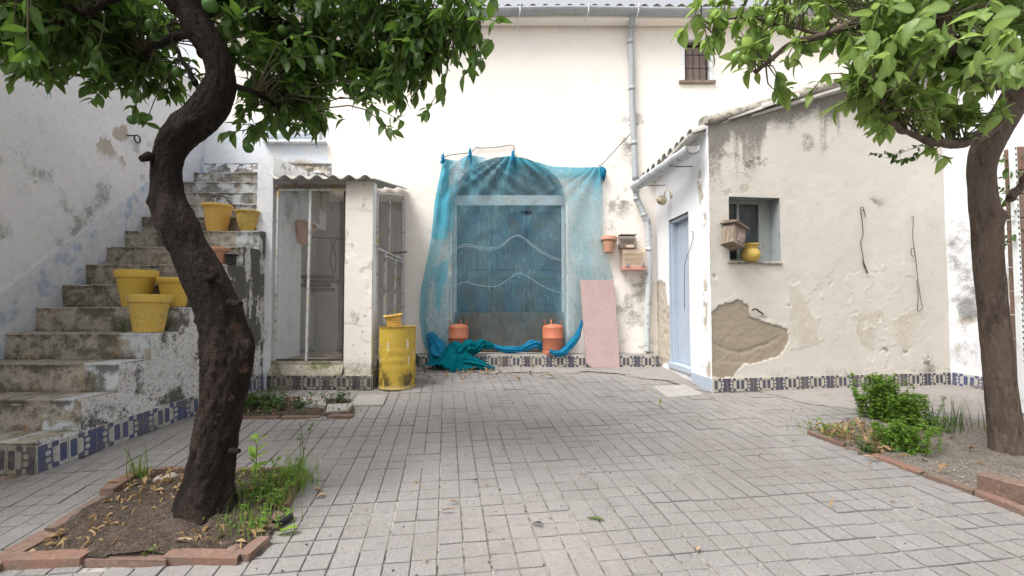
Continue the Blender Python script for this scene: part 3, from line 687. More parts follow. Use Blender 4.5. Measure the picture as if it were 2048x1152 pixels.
# downpipe
pp = resamp([P(1265, 28, 7.1), P(1264, 55, 7.2), P(1261, 78, 7.24), P(1263, 130, 7.24), P(1264, 200, 7.24), P(1268, 280, 7.24), P(1271, 360, 7.24)], 40)
m = MB().tube(pp, .047, 16)
for q_ in (6, 14, 24, 33): m.tube([pp[q_] - (0, 0, .03), pp[q_] + (0, 0, .03)], .053, 16)
dp = m.obj('downpipe', m_gpipe, house, smooth=True)
pp = resamp([P(1272, 376, 7.2), P(1273, 396, 7.2), P(1277, 405, 7.2), P(1291, 436, 7.2), P(1296, 448, 7.2), P(1297, 520, 7.22), P(1296, 600, 7.22), P(1294, 660, 7.22), P(1294, 704, 7.22)], 50)
m = MB().tube(pp, .045, 16)
for q_ in (2, 7, 17, 29): m.tube([pp[q_] - (0, 0, .025), pp[q_] + (0, 0, .025)], .052, 16)
m.obj('downpipe', m_pipe2, house, smooth=True)
for py_b in (470, 590):
    b = P(1297, py_b, 7.22); MB().lathe([(.050, -.012), (.055, -.012), (.055, .012), (.050, .012)], (b.x, b.y, b.z), 20).obj('pipe_clip', m_frame, house)
# pale door on the stair landing
dx0, dx1 = P(533, 250, HY - .03).x, P(640, 250, HY - .03).x; lz = P(580, 283, HY - .03).z
MB().box((dx0, HY - .05, lz), (dx1, HY - .006, lz + 2.0), .006).obj('landing_door', m_whitep, house)
MB().box((dx0 - .03, HY - .10, lz - .035), (P(655, 280, HY).x, HY - .005, lz - .003), .004).obj('door_sill', m_pipe2, house)
m = MB()
for a, b, c, d in ((.04, .10, .05, 1.9), ((dx1 - dx0) - .10, (dx1 - dx0) - .04, .05, 1.9)): m.box((dx0 + a, HY - .062, lz + c), (dx0 + b, HY - .051, lz + d), .002)
for c in (.05, .75, 1.85): m.box((dx0 + .101, HY - .061, lz + c), (dx1 - .101, HY - .051, lz + c + .07), .002)
m.obj('door_moulding', m_pbdoor, house)

# ================================================================ THE OUTBUILDING (right)
C0 = G(1425, 784); C0 = Vector((C0.x, C0.y, gz(C0.y))); C1 = Vector((5.47, 5.90, gz(5.9))); CB = Vector((2.25, 7.32, gz(7.32)))
annex = thing('outbuilding', 'low beige outbuilding with peeling plaster, grey door and small dark window', 'outbuilding', C0)
AU = Vector((C1.x - C0.x, C1.y - C0.y)); AW = AU.length; AU.normalize(); AZ = gz(C0.y) - .02
def on_front(px, py):                           # sight line meets the front wall plane -> (u, z)
    u, a, b = ray(px, py); d = np.array((u, a)); 
    M_ = np.array([[d[0], -AU.x], [d[1], -AU.y]]); k_, s_ = np.linalg.solve(M_, np.array((C0.x, C0.y))); return s_, CZ + b * k_
ux0, wzt = on_front(1457, 393); ux1, _ = on_front(1559, 393); _, wzb = on_front(1500, 522)
PATCH = [(1424, 628), (1440, 612), (1460, 603), (1476, 600), (1500, 612), (1502, 633), (1518, 641), (1540, 647), (1556, 655), (1576, 660), (1578, 682), (1560, 707), (1528, 723), (1486, 727), (1466, 750), (1452, 756), (1418, 756), (1418, 690)]
PATCH2 = [(1463, 378), (1475, 368), (1500, 366), (1512, 362), (1508, 376), (1480, 388), (1465, 390), (1446, 396), (1440, 388), (1450, 382)]
def f_annex(u, v, px, py):
    h = .012 * (fbm(u, v, 1.3, 4, 61) - .5) + .005 * (fbm(u, v, 9, 4, 62) - .5)
    jx = px + 18 * (fbm(u, v, 7, 6, 63, .65) - .5); jy = py + 16 * (fbm(u, v, 7, 6, 64, .65) - .5)
    e = inpoly(jx, jy, PATCH).astype(float); e2 = inpoly(jx, jy, PATCH2).astype(float) * ss(.35, .6, fbm(u, v, 9, 4, 163))
    rim = np.zeros_like(e)
    for dx, dy in ((6, 0), (-6, 0), (0, 6), (0, -6)): rim = np.maximum(rim, inpoly(jx + dx, jy + dy, PATCH).astype(float))
    rim = rim * (1 - e)
    crack = np.exp(-((jy - (690 + 14 * np.sin((px - 1430) / 30))) / 3.0) ** 2) * (px < 1560) * e
    h = h - e * (.007 + .008 * fbm(u, v, 30, 4, 65)) + rim * .0015 - crack * .008 + e * .006 * ss(722, 730, jy) 
    # lifted paint plates low on the wall
    pz = fbm(u, v, 2.6, 5, 66); zone = ss(470, 560, py) * ss(1530, 1600, px) * (1 - ss(1810, 1880, px)) + blob(px, py, [(1490, 350, 60, 30, .6), (1800, 350, 60, 30, .4), (1570, 300, 90, 60, .2)])
    pl = ss(.50, .515, pz) * np.clip(zone, 0, 1); edge = np.exp(-((pz - .515) / .010) ** 2) * np.clip(zone, 0, 1)
    pz2 = fbm(u, v, 3.4, 5, 166); edge2 = np.exp(-((pz2 - .46) / .006) ** 2) * np.clip(zone, 0, 1) * ss(.45, .6, fbm(u, v, 1.8, 2, 167))
    holes_ = blob(px, py, [(1657, 570, 6, 6, 1.2), (1770, 700, 8, 6, 1), (1812, 702, 6, 5, 1), (1855, 722, 8, 12, 1), (1428, 553, 4, 5, 1), (1577, 612, 4, 3, 1.2), (1520, 635, 18, 6, .8)]) * ss(.4, .55, fbm(u, v, 20, 3, 68)) * 1.6
    h = h + .0022 * pl + .0028 * edge + .004 * edge2 - .008 * np.clip(holes_, 0, 1)
    n = fbm(u, v, 4, 6, 67, .62); streak = fbm(u * 5, v * .7, 1.6, 5, 69)
    top = AZf(u) - v                               # metres below the parapet top
    r = (1 - ss(.05, .45, top + .35 * (n - .5))) * 1.3 + (1 - ss(.15, 1.25, top)) * ss(.38, .66, streak) * .95 + .6 * ss(.58, .74, n) * (1 - ss(.5, 1.5, top))
    r = r + blob(px, py, [(1745, 405, 26, 14, .7), (1840, 405, 30, 20, .5), (1870, 440, 26, 40, .3)]) * ss(.4, .6, n) * 1.2 + .5 * (1 - ss(.15, .45, v + .2 * (n - .5))) * ss(.48, .66, n)
    r = r + .5 * blob(px, py, [(1860, 735, 12, 26, 1)])
    h = h - .0025 * e2; g = np.clip(e + .45 * e2 + .7 * np.clip(holes_, 0, 1), 0, 1)
    b = .55 * pl * ss(.45, .6, fbm(u, v, 1.4, 3, 70))
    return h, r, g, b
def AZf(u):                                      # sloping parapet
    return np.interp(u, [0, .02, 1.0, 2.0, 3.2], [on_front(1412, 240)[1] - AZ, on_front(1412, 240)[1] - AZ, on_front(1560, 196)[1] - AZ, on_front(1560, 196)[1] - AZ + .33, on_front(1560, 196)[1] - AZ + .7])
HMAX = float(AZf(np.array(AW)))
sheet('front_wall', annex, m_annex, (C0.x, C0.y, AZ), (AU.x, AU.y), AW, HMAX, .0125, f_annex, holes=[(ux0, ux1, wzb - AZ, wzt - AZ)], topfn=AZf, vb=wzt - AZ + .03)
core('wall_body', annex, m_core, (C0.x + AU.x * .035, C0.y + AU.y * .035, AZ), (AU.x, AU.y), AW - .04, HMAX, .03, .26, holes=[(ux0 - .045, ux1 - .025, wzb - AZ - .01, wzt - AZ + .01)], topfn=lambda u: AZf(u) - .03)
def AF(u, z, d=0.):                              # point on the front, d metres out of the wall
    return Vector((C0.x + AU.x * u + AU.y * d, C0.y + AU.y * u - AU.x * d, z))
# coping
cu = np.linspace(-.02, AW, 60); pv = []
pro = [(-.20, .03), (-.20, .075), (-.15, .10), (-.07, .105), (-.0, .085), (.035, .045), (.04, .0), (.015, -.02), (-.02, -.005)]
for u_ in cu:
    zt = AZ + float(AZf(np.array(max(u_, 0)))); 
    for d_, z_ in pro:
        nn_ = .035 * (float(fbm(u_ * 5, d_ * 20 + z_ * 13, 1.3, 3, 81)) - .5); pv.append(AF(u_, zt + z_ - .03 + nn_, d_ + nn_ * .6))
kk = len(pro); i = np.arange(59)[:, None] * kk; j = np.arange(kk)[None]
m = MB(); m.add(np.array([tuple(p) for p in pv]), np.stack([i + j, i + kk + j, i + kk + (j + 1) % kk, i + (j + 1) % kk], -1).reshape(-1, 4))
m.add(np.array([tuple(p) for p in pv[:kk]]), (), [(0, a + 1, a)[::-1] for a in range(1, kk - 1)])
m.obj('coping', m_cope, annex, smooth=True)
skirt(annex, AF(.01, gz(C0.y) + .002, .001), AF(AW - .01, gz(C1.y) + .002, .001), m_tile, .168, .152, start=1)
# window: reveal, frame, panes
def abox(m, u0, u1, z0, z1, d0, d1, bev=.003):
    c = (AF(u0, z0, d0) + AF(u1, z1, d1)) / 2; n2 = Vector((AU.y, -AU.x, 0))
    m.obox(c, tuple(Vector((AU.x, AU.y, 0)) * (u1 - u0) / 2), tuple(n2 * abs(d1 - d0) / 2), (0, 0, (z1 - z0) / 2), bev); return m
m = MB(); g0, g1 = -.22, -.0
abox(m, ux1 - .0, ux1 + .012, wzb, wzt, -.26, -.0); abox(m, ux0 - .012, ux0, wzb, wzt, -.26, -.0)
abox(m, ux0 - .012, ux1 + .012, wzb - .012, wzb, -.26, -.0); abox(m, ux0 - .012, ux1 + .012, wzt, wzt + .012, -.26, -.0)
aw = m.obj('window', m_reveal, annex)
m = MB(); fd0, fd1 = -.22, -.17; um = on_front(1489, 450)[0] + .03; u2 = on_front(1541, 450)[0]
for a, b in ((ux0 + .001, ux0 + .02), (um - .016, um + .016), (u2 - .03, ux1 - .0008)): abox(m, a, b, wzb + .001, wzt - .001, fd0, fd1)
for z0, z1 in ((wzb + .001, wzb + .04), (wzt - .045, wzt - .001)):
    abox(m, ux0 + .021, um - .017, z0, z1, fd0 + .003, fd1 - .003); abox(m, um + .017, u2 - .031, z0, z1, fd0 + .003, fd1 - .003)
m.obj('window_frame', m_wframe, aw)
abox(MB(), ux0 + .021, um - .017, wzb + .041, wzt - .046, -.202, -.196, 0).obj('pane', m_glass, aw)
abox(MB(), um + .017, u2 - .031, wzb + .041, wzt - .046, -.202, -.196, 0).obj('pane', m_glass, aw)
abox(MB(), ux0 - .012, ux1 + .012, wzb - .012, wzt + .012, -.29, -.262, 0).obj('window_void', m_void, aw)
abox(MB(), ux0 - .03, ux1 + .01, wzb - .035, wzb - .0125, -.06, .025, .006).obj('window_sill', m_cope, aw)
# side wall with the door
SW = Vector((C0.x - CB.x, C0.y - CB.y)); SWL = SW.length; SW.normalize(); SZ = gz(C0.y) - .05
def on_side(px, py):
    u, a, b = ray(px, py); M_ = np.array([[u, -SW.x], [a, -SW.y]]); k_, s_ = np.linalg.solve(M_, np.array((CB.x, CB.y))); return s_, CZ + b * k_
def ASd(s_, z, d=0.): return Vector((CB.x + SW.x * s_ + SW.y * d, CB.y + SW.y * s_ - SW.x * d, z))
sd0 = on_side(1338, 500)[0]; sd1 = on_side(1378, 500)[0]; sdt = on_side(1367, 427)[1]; sdb = on_side(1378, 735)[1]
RP = [(1306, 575), (1318, 560), (1330, 566), (1334, 610), (1342, 612), (1346, 735), (1326, 728), (1312, 715)]
def f_side(u, v, px, py):
    h = .012 * (fbm(u, v, 1.5, 4, 91) - .5) + .004 * (fbm(u, v, 9, 4, 92) - .5)
    jx = px + 8 * (fbm(u, v, 9, 5, 93) - .5); jy = py + 14 * (fbm(u, v, 9, 5, 94) - .5); e = inpoly(jx, jy, RP).astype(float)
    n = fbm(u, v, 6, 5, 95)
    chips = blob(px, py, [(1399, 365, 4, 30, .9), (1404, 400, 4, 14, .9), (1410, 610, 5, 60, .8), (1417, 740, 4, 20, 1), (1409, 440, 4, 20, .8)]) * ss(.42, .55, fbm(u, v, 16, 3, 96)) * 1.5
    h = h - .02 * e + e * .02 * fbm(u, v, 14, 3, 97) - .006 * np.clip(chips, 0, 1) + .003 * ss(.55, .57, fbm(u, v, 2.2, 5, 98))
    warm = blob(px, py, [(1318, 500, 16, 120, .5)])
    r = .35 * ss(.55, .7, n) * (1 - ss(.0, .5, v)) + .25 * ss(.6, .72, n)
    return h, r, np.clip(e + chips, 0, 1), np.where(py - 783 > -.5625 * (1425 - px) - 45, .0, 0)
STOP = on_side(1400, 262)[1] - SZ
sheet('side_wall', annex, m_white, (CB.x, CB.y, SZ), (SW.x, SW.y), SWL, STOP, .0135, f_side, holes=[(sd0, sd1, sdb - SZ, sdt - SZ)])
core('wall_body', annex, m_core, (CB.x, CB.y, SZ), (SW.x, SW.y), SWL - .21, STOP - .01, .03, .22, holes=[(sd0 - .01, sd1 + .01, sdb - SZ - .01, sdt - SZ + .01)])
def sbox(m, s0, s1, z0, z1, d0, d1, bev=.003):
    c = (ASd(s0, z0, d0) + ASd(s1, z1, d1)) / 2; n2 = Vector((SW.y, -SW.x, 0))
    m.obox(c, tuple(Vector((SW.x, SW.y, 0)) * (s1 - s0) / 2), tuple(n2 * abs(d1 - d0) / 2), (0, 0, (z1 - z0) / 2), bev); return m
m = MB(); sbox(m, sd0, sd0 + .05, sdb, sdt - .05, -.14, -.03); sbox(m, sd1 - .05, sd1, sdb, sdt - .05, -.14, -.03); sbox(m, sd0, sd1, sdt - .049, sdt, -.14, -.03)
sbox(m, sd0 - .001, sd0 + .008, sdb, sdt, -.029, .001); sbox(m, sd1 - .008, sd1 + .001, sdb, sdt, -.029, .001)
df = m.obj('door_frame', m_pbdoor, annex)
nb = 4; w_ = (sd1 - sd0 - .104) / nb
dr = sbox(MB(), sd0 + .051, sd1 - .051, sdb + .004, sdt - .051, -.14, -.115, 0).obj('door', m_pbdoor, annex)
for i in range(nb): sbox(MB(), sd0 + .052 + i * w_ + .002, sd0 + .052 + (i + 1) * w_ - .002, sdb + .006, sdt - .053, -.1145, -.10, .003).obj('plank', m_pbdoor, dr)
sbox(MB(), sd0 - .02, sd1 + .02, sdb - .08, sdb - .001, -.16, .03, .006).obj('door_step', m_pbdoor, annex)
# painted grey-blue plinth strip by the corner
sbox(MB(), sd1 + .03, SWL - .004, SZ - .02, gz(6) + .13, -.01, .012, .004).obj('plinth_strip', m_pbdoor, annex)
# roof: barrel tiles seen end on above the gutter
rs = (on_front(1560, 196)[1] - on_front(1412, 240)[1]) / (on_front(1560, 196)[0] - on_front(1412, 240)[0])
ny = 9; ys = np.linspace(5.62, 7.26, ny)
for i, yy in enumerate(ys):
    xw = CB.x + (7.32 - yy) / 1.82 * .1; z0 = P(1395, 262, 5.6).z - .05 - (yy - 5.6) * .035
    for rr_ in range(3):
        x0 = xw - .20 + rr_ * .42; x1 = x0 + .46; zz = z0 + (x0 - xw + .2) * rs + .012 * rr_
        a = np.linspace(0, np.pi, 9); V = []
        for xx, rad, z_ in ((x0, .105, zz), (x1, .085, zz + .46 * rs)):
            for ro in (rad, rad - .014): V += [(xx, yy + ro * math.cos(t_), z_ + ro * math.sin(t_) * .8) for t_ in a]
        V = np.array(V) + np.array((random.uniform(-.012, .012), random.uniform(-.006, .006), random.uniform(-.004, .004))); q = []
        for k_ in range(8): q += [(k_, k_ + 1, 18 + k_ + 1, 18 + k_), (9 + k_ + 1, 9 + k_, 27 + k_, 27 + k_ + 1), (k_ + 1, k_, 9 + k_, 9 + k_ + 1), (18 + k_, 18 + k_ + 1, 27 + k_ + 1, 27 + k_)]
        q += [(0, 18, 27, 9), (8, 17, 35, 26)]
        MB().add(V, q).obj('roof_tile', m_rooft, annex, smooth=False)
# roof deck under the tiles
V = []
for yy in (5.58, 7.31):
    z0 = P(1395, 262, 5.6).z - .05 - (yy - 5.6) * .035 - .02
    for x_ in (2.12, 5.4): V += [(x_, yy, z0 + (x_ - 2.05) * rs * .95), (x_, yy, z0 - .03 + (x_ - 2.05) * rs * .95)]
MB().add(np.array(V), [(0, 2, 6, 4), (1, 5, 7, 3), (0, 1, 3, 2), (4, 6, 7, 5), (0, 4, 5, 1), (2, 3, 7, 6)]).obj('roof_deck', m_fiber, annex)
# half-round gutter
ga = Vector((P(1271, 378, 7.16).x, 7.16, P(1271, 378, 7.16).z + .05)); gb = Vector((P(1386, 300, 5.50).x, 5.50, P(1386, 300, 5.50).z + .04))
tt = np.linspace(-.15, np.pi + .15, 15); pr = [(.088 * math.cos(a), -.088 * math.sin(a)) for a in tt] + [(.078 * math.cos(a), -.078 * math.sin(a)) for a in tt[::-1]]
V = []; NS = 30
for i in range(NS):
    c = ga.lerp(gb, i / (NS - 1)); wob = .006 * math.sin(i * .9)
    V += [(c.x + p[0], c.y, c.z + p[1] + wob) for p in pr]
kk = len(pr); i = np.arange(NS - 1)[:, None] * kk; j = np.arange(kk)[None]
m = MB().add(np.array(V), np.stack([i + j, i + kk + j, i + kk + (j + 1) % kk, i + (j + 1) % kk], -1).reshape(-1, 4))
gu = m.obj('gutter', m_pipe2, annex, smooth=True)
m = MB(); h_ = 15; Vc = [(gb.x + p[0], gb.y + .02, gb.z + p[1]) for p in pr[:h_]]; m.add(np.array(Vc), (), [(0, a, a + 1) for a in range(1, h_ - 1)])
m.obj('gutter_end', m_slab, gu)
m = MB()
for f_ in (.2, .72): 
    c = ga.lerp(gb, f_); m.tube([(c.x - .09, c.y, c.z + .03), (c.x - .05, c.y, c.z - .08), (c.x + .06, c.y, c.z - .09), (c.x + .30, c.y, c.z - .085)], .006, 6)
m.obj('gutter_bracket', m_dark, gu)
MB().tube([ga + Vector((0, .0, -.04)), P(1272, 380, 7.18) + Vector((0, 0, -.03))], .05, 14).obj('gutter_outlet', m_pipe2, gu, smooth=True)

# ================================================================ GARDEN WALLS
RW0 = Vector((5.47, 5.90, gz(5.9) - .02)); RU = Vector((.24, -.68)); RU.normalize()
rw = thing('garden_wall', 'white garden wall with grey mould and tiled skirting behind the right tree', 'wall', RW0)
def f_right(u, v, px, py):
    n = fbm(u, v, 5, 6, 101, .6); h = .014 * (fbm(u, v, 1.5, 4, 102) - .5) + .006 * (fbm(u, v, 10, 4, 103) - .5)
    mo = blob(px, py, [(1925, 600, 28, 100, 1.1), (1905, 470, 14, 40, .4), (1990, 620, 40, 60, .9), (2035, 650, 40, 90, 1.2)])
    ex = blob(px, py, [(2035, 640, 28, 80, 1.2), (1935, 640, 22, 10, .8), (1915, 700, 10, 30, .5), (2040, 590, 30, 30, 1)]) * ss(.36, .5, fbm(u, v, 5, 4, 104))
    return h - .02 * np.clip(ex, 0, 1) + .02 * np.clip(ex, 0, 1) * fbm(u, v, 12, 3, 105), mo * ss(.25, .75, n) * 1.3 + .2 * ss(.6, .7, n), ex * 1.2, .10 + 0 * n
sheet('wall', rw, m_grey, RW0, RU, 4.2, 4.2, .02, f_right)
core('wall_body', rw, m_core, RW0, RU, 4.2, 4.18, .03, .25)
skirt(rw, (RW0.x + .01, RW0.y - .01, gz(5.9) + .002), (RW0.x + RU.x * 2.2, RW0.y + RU.y * 2.2, gz(RW0.y + RU.y * 2.2) + .002), m_tileb, .168, .155)
LW0 = Vector((-4.4 + .14 * 2.6, 1.48, gz(1.48) - .02)); LU = Vector((-.14, 1)).normalized()
lw = thing('garden_wall', 'tall whitewashed wall with grey damp stains rising beside the staircase', 'wall', LW0)
def zline(Y): return .385 + .226 * ((Y - 3.2) / .294) + .40
def f_left(u, v, px, py):
    n = fbm(u, v, 4, 6, 111, .62); big = fbm(u, v, .9, 3, 112); h = .014 * (fbm(u, v, 1.2, 4, 113) - .5) + .007 * (fbm(u, v, 9, 4, 114) - .5)
    yy = LW0.y + u * LU.y; z = LW0.z + v; bl = (z < zline(yy) + .02 * (n - .5)).astype(float)
    ex = blob(px, py, [(225, 275, 34, 44, 1.), (200, 260, 18, 30, .6), (250, 300, 10, 40, .7), (420, 290, 20, 20, 1)]) * ss(.46, .56, fbm(u, v, 4, 5, 115)) * 1.4
    r = ss(.30, .78, n) * ss(.3, .65, big) * .62 * ss(220, 330, py + 60 * (n - .5)) * (1 - .7 * bl) + .25 * ss(.5, .75, n) * (1 - bl)
    return h + .006 * bl - .004 * np.clip(ex, 0, 1), r, ex * .8, bl * (.42 + .4 * ss(.62, .72, fbm(u, v, 7, 4, 116)))
sheet('wall', lw, m_grey, LW0, LU, 5.95, 4.6, .02, f_left)
core('wall_body', lw, m_core, LW0, LU, 5.95, 4.58, .03, .25)

# ================================================================ THE STAIRCASE
def sy(n): return 3.2 + .294 * (n - 1)
def szt(n): return .385 + .226 * (n - 1)
S0 = Vector((-3.2, 3.2)); S1 = Vector((-2.98, 5.66)); SU = (S1 - S0); SLn = SU.length; SU.normalize()
stair = thing('staircase', 'worn cement staircase climbing the left wall, mouldy side, tiled foot', 'staircase', (-3.2, 3.2, gz(3.2)))
def sxr(y): return S0.x + (y - S0.y) * (S1.x - S0.x) / (S1.y - S0.y)
def sxl(y): return -4.4 - .14 * (y - 4.08) - .02
rs_ = np.random.default_rng(3)
for n in range(1, 16):
    y0 = sy(n); y1 = sy(n) + .294 if n < 15 else 7.31; zt = szt(n); zb = szt(n - 1) - .02 if n > 1 else gz(3.2) - .05
    if n == 15: y0 -= .01; y1 = 7.318; 
    # tread and riser as one noisy grid (profile: riser base -> nosing -> tread back), closed below by a solid block
    if n < 15 or True:
        prof = [(0.0, zb), (0.0, zt - .055), (-.006, zt - .04)] 
        rz = np.linspace(zb, zt - .02, 12); prof = [(0.012, z_) for z_ in rz] + [(0.002, zt - .006), (.012, zt)] + [(.012 + (y1 - y0) * t_, zt) for t_ in np.linspace(.1, 1, 8)]
        prof = np.array(prof); xs = np.linspace(0, 1, 90)
        Xa = sxl(y0) + (sxr(y0) - .004 - sxl(y0)) * xs; A_, B_ = np.meshgrid(Xa, np.arange(len(prof)), indexing='ij')
        yy = y0 + prof[B_.astype(int), 0]; zz = prof[B_.astype(int), 1]
        nz = fbm(A_, zz * 1.0 + n * 3.1, 7, 5, 120 + n); rough_ = .016 * (nz - .5)
        chip = ss(.60, .68, fbm(A_ + n, zz * 2 + yy, 5, 5, 140 + n)) * ss(zt - .12, zt - .02, zz) * (yy < y0 + .06)
        low = ss(.60, .74, fbm(A_, zz + n, 3.2, 5, 160 + n)) * (zz < zt - .05)
        yy = yy + np.where(zz < zt - .001, rough_ + .018 * chip + .012 * low, 0); zz = zz + np.where(zz >= zt - .01, .012 * (nz - .5) - .016 * chip, 0)
        V = np.stack([A_, yy, zz], -1).reshape(-1, 3)
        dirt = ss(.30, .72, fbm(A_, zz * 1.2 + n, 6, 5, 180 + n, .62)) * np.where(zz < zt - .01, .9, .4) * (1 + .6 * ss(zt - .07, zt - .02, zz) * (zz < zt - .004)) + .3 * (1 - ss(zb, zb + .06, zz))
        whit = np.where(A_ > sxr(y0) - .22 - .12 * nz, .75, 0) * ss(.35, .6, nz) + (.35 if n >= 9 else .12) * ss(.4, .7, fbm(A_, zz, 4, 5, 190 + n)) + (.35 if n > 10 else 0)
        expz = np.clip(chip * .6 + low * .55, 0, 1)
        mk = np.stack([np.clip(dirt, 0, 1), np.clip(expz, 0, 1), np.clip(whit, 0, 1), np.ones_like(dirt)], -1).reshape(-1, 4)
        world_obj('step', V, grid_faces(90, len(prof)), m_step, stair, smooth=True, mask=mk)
# solid core below the treads (open vault under the upper flight)
m = MB()
for n in range(1, 15):
    zt = szt(n) - .022; zb = gz(3.2) - .1 if n < 10 else zt - .55
    y0, y1 = sy(n) + .03, sy(n) + .32
    m.add(np.array([(sxl(y0) - .02, y0, zb), (sxr(y0) - .02, y0, zb), (sxr(y0) - .02, y0, zt), (sxl(y0) - .02, y0, zt), (sxl(y0) - .02, y1, zb), (sxr(y0) - .02, y1, zb), (sxr(y0) - .02, y1, zt), (sxl(y0) - .02, y1, zt)]),
          [(0, 1, 2, 3), (5, 4, 7, 6), (1, 5, 6, 2), (4, 0, 3, 7), (3, 2, 6, 7), (4, 5, 1, 0)])
m.obj('stair_body', m_core, stair)
# side skin following the steps
ZS = gz(3.2) - .08
def f_stair(u, v, px, py):
    n = fbm(u, v, 8, 6, 201, .65); st = fbm(u * 4, v * .8, 2.2, 5, 202); h = .014 * (fbm(u, v, 2, 4, 203) - .5) + .010 * (fbm(u, v, 12, 4, 204) - .5)
    zt = .385 + .226 * (u / .294 / 1.0)
    r = .9 * ss(.30, .70, n) * (.35 + .5 * ss(.35, .68, st)) + .75 * ss(1.4, 2.3, u) * ss(.3, .62, st) * ss(.25, .6, n) + .4 * (1 - ss(.1, .3, v - .2)) * ss(.4, .6, n)
    g = .35 * ss(.60, .75, fbm(u, v, 5, 5, 205)) * ss(.5, 1.5, u)
    r = r + .75 * blob(px, py, [(500, 560, 34, 130, 1), (470, 700, 60, 50, .6), (505, 480, 20, 30, .8)]) * ss(.3, .55, st); return h - .006 * g, r, g, .08 + 0 * u
def keep_st(uc, vc):
    Y_ = S0.y + uc * SU.y; n_ = np.floor((Y_ - 3.2) / .294) + 1; return (ZS + vc) < (.385 + .226 * (n_ - 1)) + .004
mu = [(sy(n) - S0.y) / SU.y for n in range(1, 11)]; mv = [szt(n) - ZS for n in range(1, 11)]
sheet('side_wall', stair, m_mould, (S0.x, S0.y, ZS), SU, SLn, 2.4, .013, f_stair, marks_u=mu, marks_v=mv, keepfn=keep_st)
skirt(stair, (S0.x + .004, S0.y, gz(3.2) + .0), (S1.x + .004, S1.y - .01, gz(S1.y) + .0), m_tileb, .20, .185)
skirt(stair, (-4.75, 3.2, gz(3.2)), (S0.x + .012, 3.2, gz(3.2)), m_tiled, .20, .19)
# parapet of the upper flight with its whitewashed end
def f_par(u, v, px, py):
    n = fbm(u, v, 8, 6, 211, .65); lo = ss(2.3, 2.6, v); return .012 * (fbm(u, v, 3, 4, 212) - .5), (.12 + .6 * lo) * ss(.3, .7, n) * ss(.2, .5, u + .3 * n) + .6 * blob(px, py, [(578, 420, 14, 30, 1)]) + .1 * ss(.55, .65, n), .4 * ss(.55, .6, fbm(u, v, 4, 4, 213)), .35 + 0 * u
pz0, pz1 = P(520, 314, 5.66).z, P(635, 358, 7.3).z
px0, px1 = P(514, 400, 5.66).x, P(548, 400, 5.66).x
ptop = lambda u: pz0 + (pz1 - pz0) * np.asarray(u) / 1.65 - .32 
sheet('parapet', stair, m_white, (px1 - .015, 5.66, .32), (0, 1), 1.65, 3.1, .02, f_par, holes=[(.79, 1.70, .0, 2.16)], topfn=lambda u: ptop(u), vb=2.3)
sheet('parapet_end', stair, m_white, (px0, 5.66, .30), (1, 0), px1 - px0 - .014, pz0 - .31, .014, lambda u, v, px, py: (.008 * (fbm(u, v, 4, 4, 221) - .5), .55 * ss(.45, .62, fbm(u, v, 7, 6, 222, .65)) * ss(.2, .0, u - .0 + .08 * fbm(u, v, 6, 3, 5)) + .5 * ss(.5, .62, fbm(u * 3, v, 3, 5, 223)) * (1 - ss(.4, 1.3, v)), .3 * ss(.62, .68, fbm(u, v, 6, 4, 224)), .35 + 0 * u))
core('parapet_body', stair, m_white, (px1 - .015, 5.672, .32), (0, 1), 1.63, 3.1, .006, px1 - px0 - .02, holes=[(.80, 1.63, .0, 2.15)], topfn=lambda u: ptop(u) - .008)
# iron ring on the left wall
rp = XP(268, 278, -4.55)
V, q, t = tube([(0, .045 * math.cos(a), .045 * math.sin(a)) for a in np.linspace(0, 2 * np.pi, 25)], .009, 8, False)
m = MB().add(V + np.array((rp.x + .04, rp.y, rp.z)), q).tube([(rp.x - .08, rp.y - .03, rp.z + .03), (rp.x + .045, rp.y - .03, rp.z + .03)], .008, 6)
tag(m.obj('wall_ring', m_dark, None), 'rusty iron tethering ring fixed high on the left wall', 'ring')
# ================================================================ THE AVIARY
AY = 5.68; ax0 = P(550, 500, AY).x; ax1 = P(690, 500, AY).x; ax2 = P(745, 500, AY).x; AG = gz(AY)
av = thing('aviary', 'old wire-mesh aviary with corrugated roof between the stairs and the netting', 'aviary', (ax2, AY, AG))
az0 = P(600, 722, AY).z; azt = P(600, 379, AY).z
def f_pil(u, v, px, py):
    n = fbm(u, v, 6, 5, 301, .6)
    low = (1 - ss(.25, .55, v + .3 * (n - .5)))
    return .008 * (fbm(u, v, 3, 4, 302) - .5) + .004 * ss(.5, .52, fbm(u, v, 3, 5, 303)) * ss(0, .6, v), .55 * low * ss(.4, .6, n) + .5 * ss(.68, .74, fbm(u, v, 9, 3, 304)), .5 * low + .3 * blob(px, py, [(716, 482, 6, 6, 1)]), 0 * u
pt = P(745, 366, AY).z + .02
sheet('pillar', av, m_cream, (ax1, AY, AG - .02), (1, 0), ax2 - ax1, pt - AG, .012, f_pil)
sheet('pillar_side', av, m_white, (ax2, AY, AG - .02), (0, 1), .15, pt - AG + .02, .012, f_pil)
MB().box((ax1 + .002, AY + .01, AG), (ax2 - .012, AY + .15, pt)).obj('pillar_core', m_cream, av)
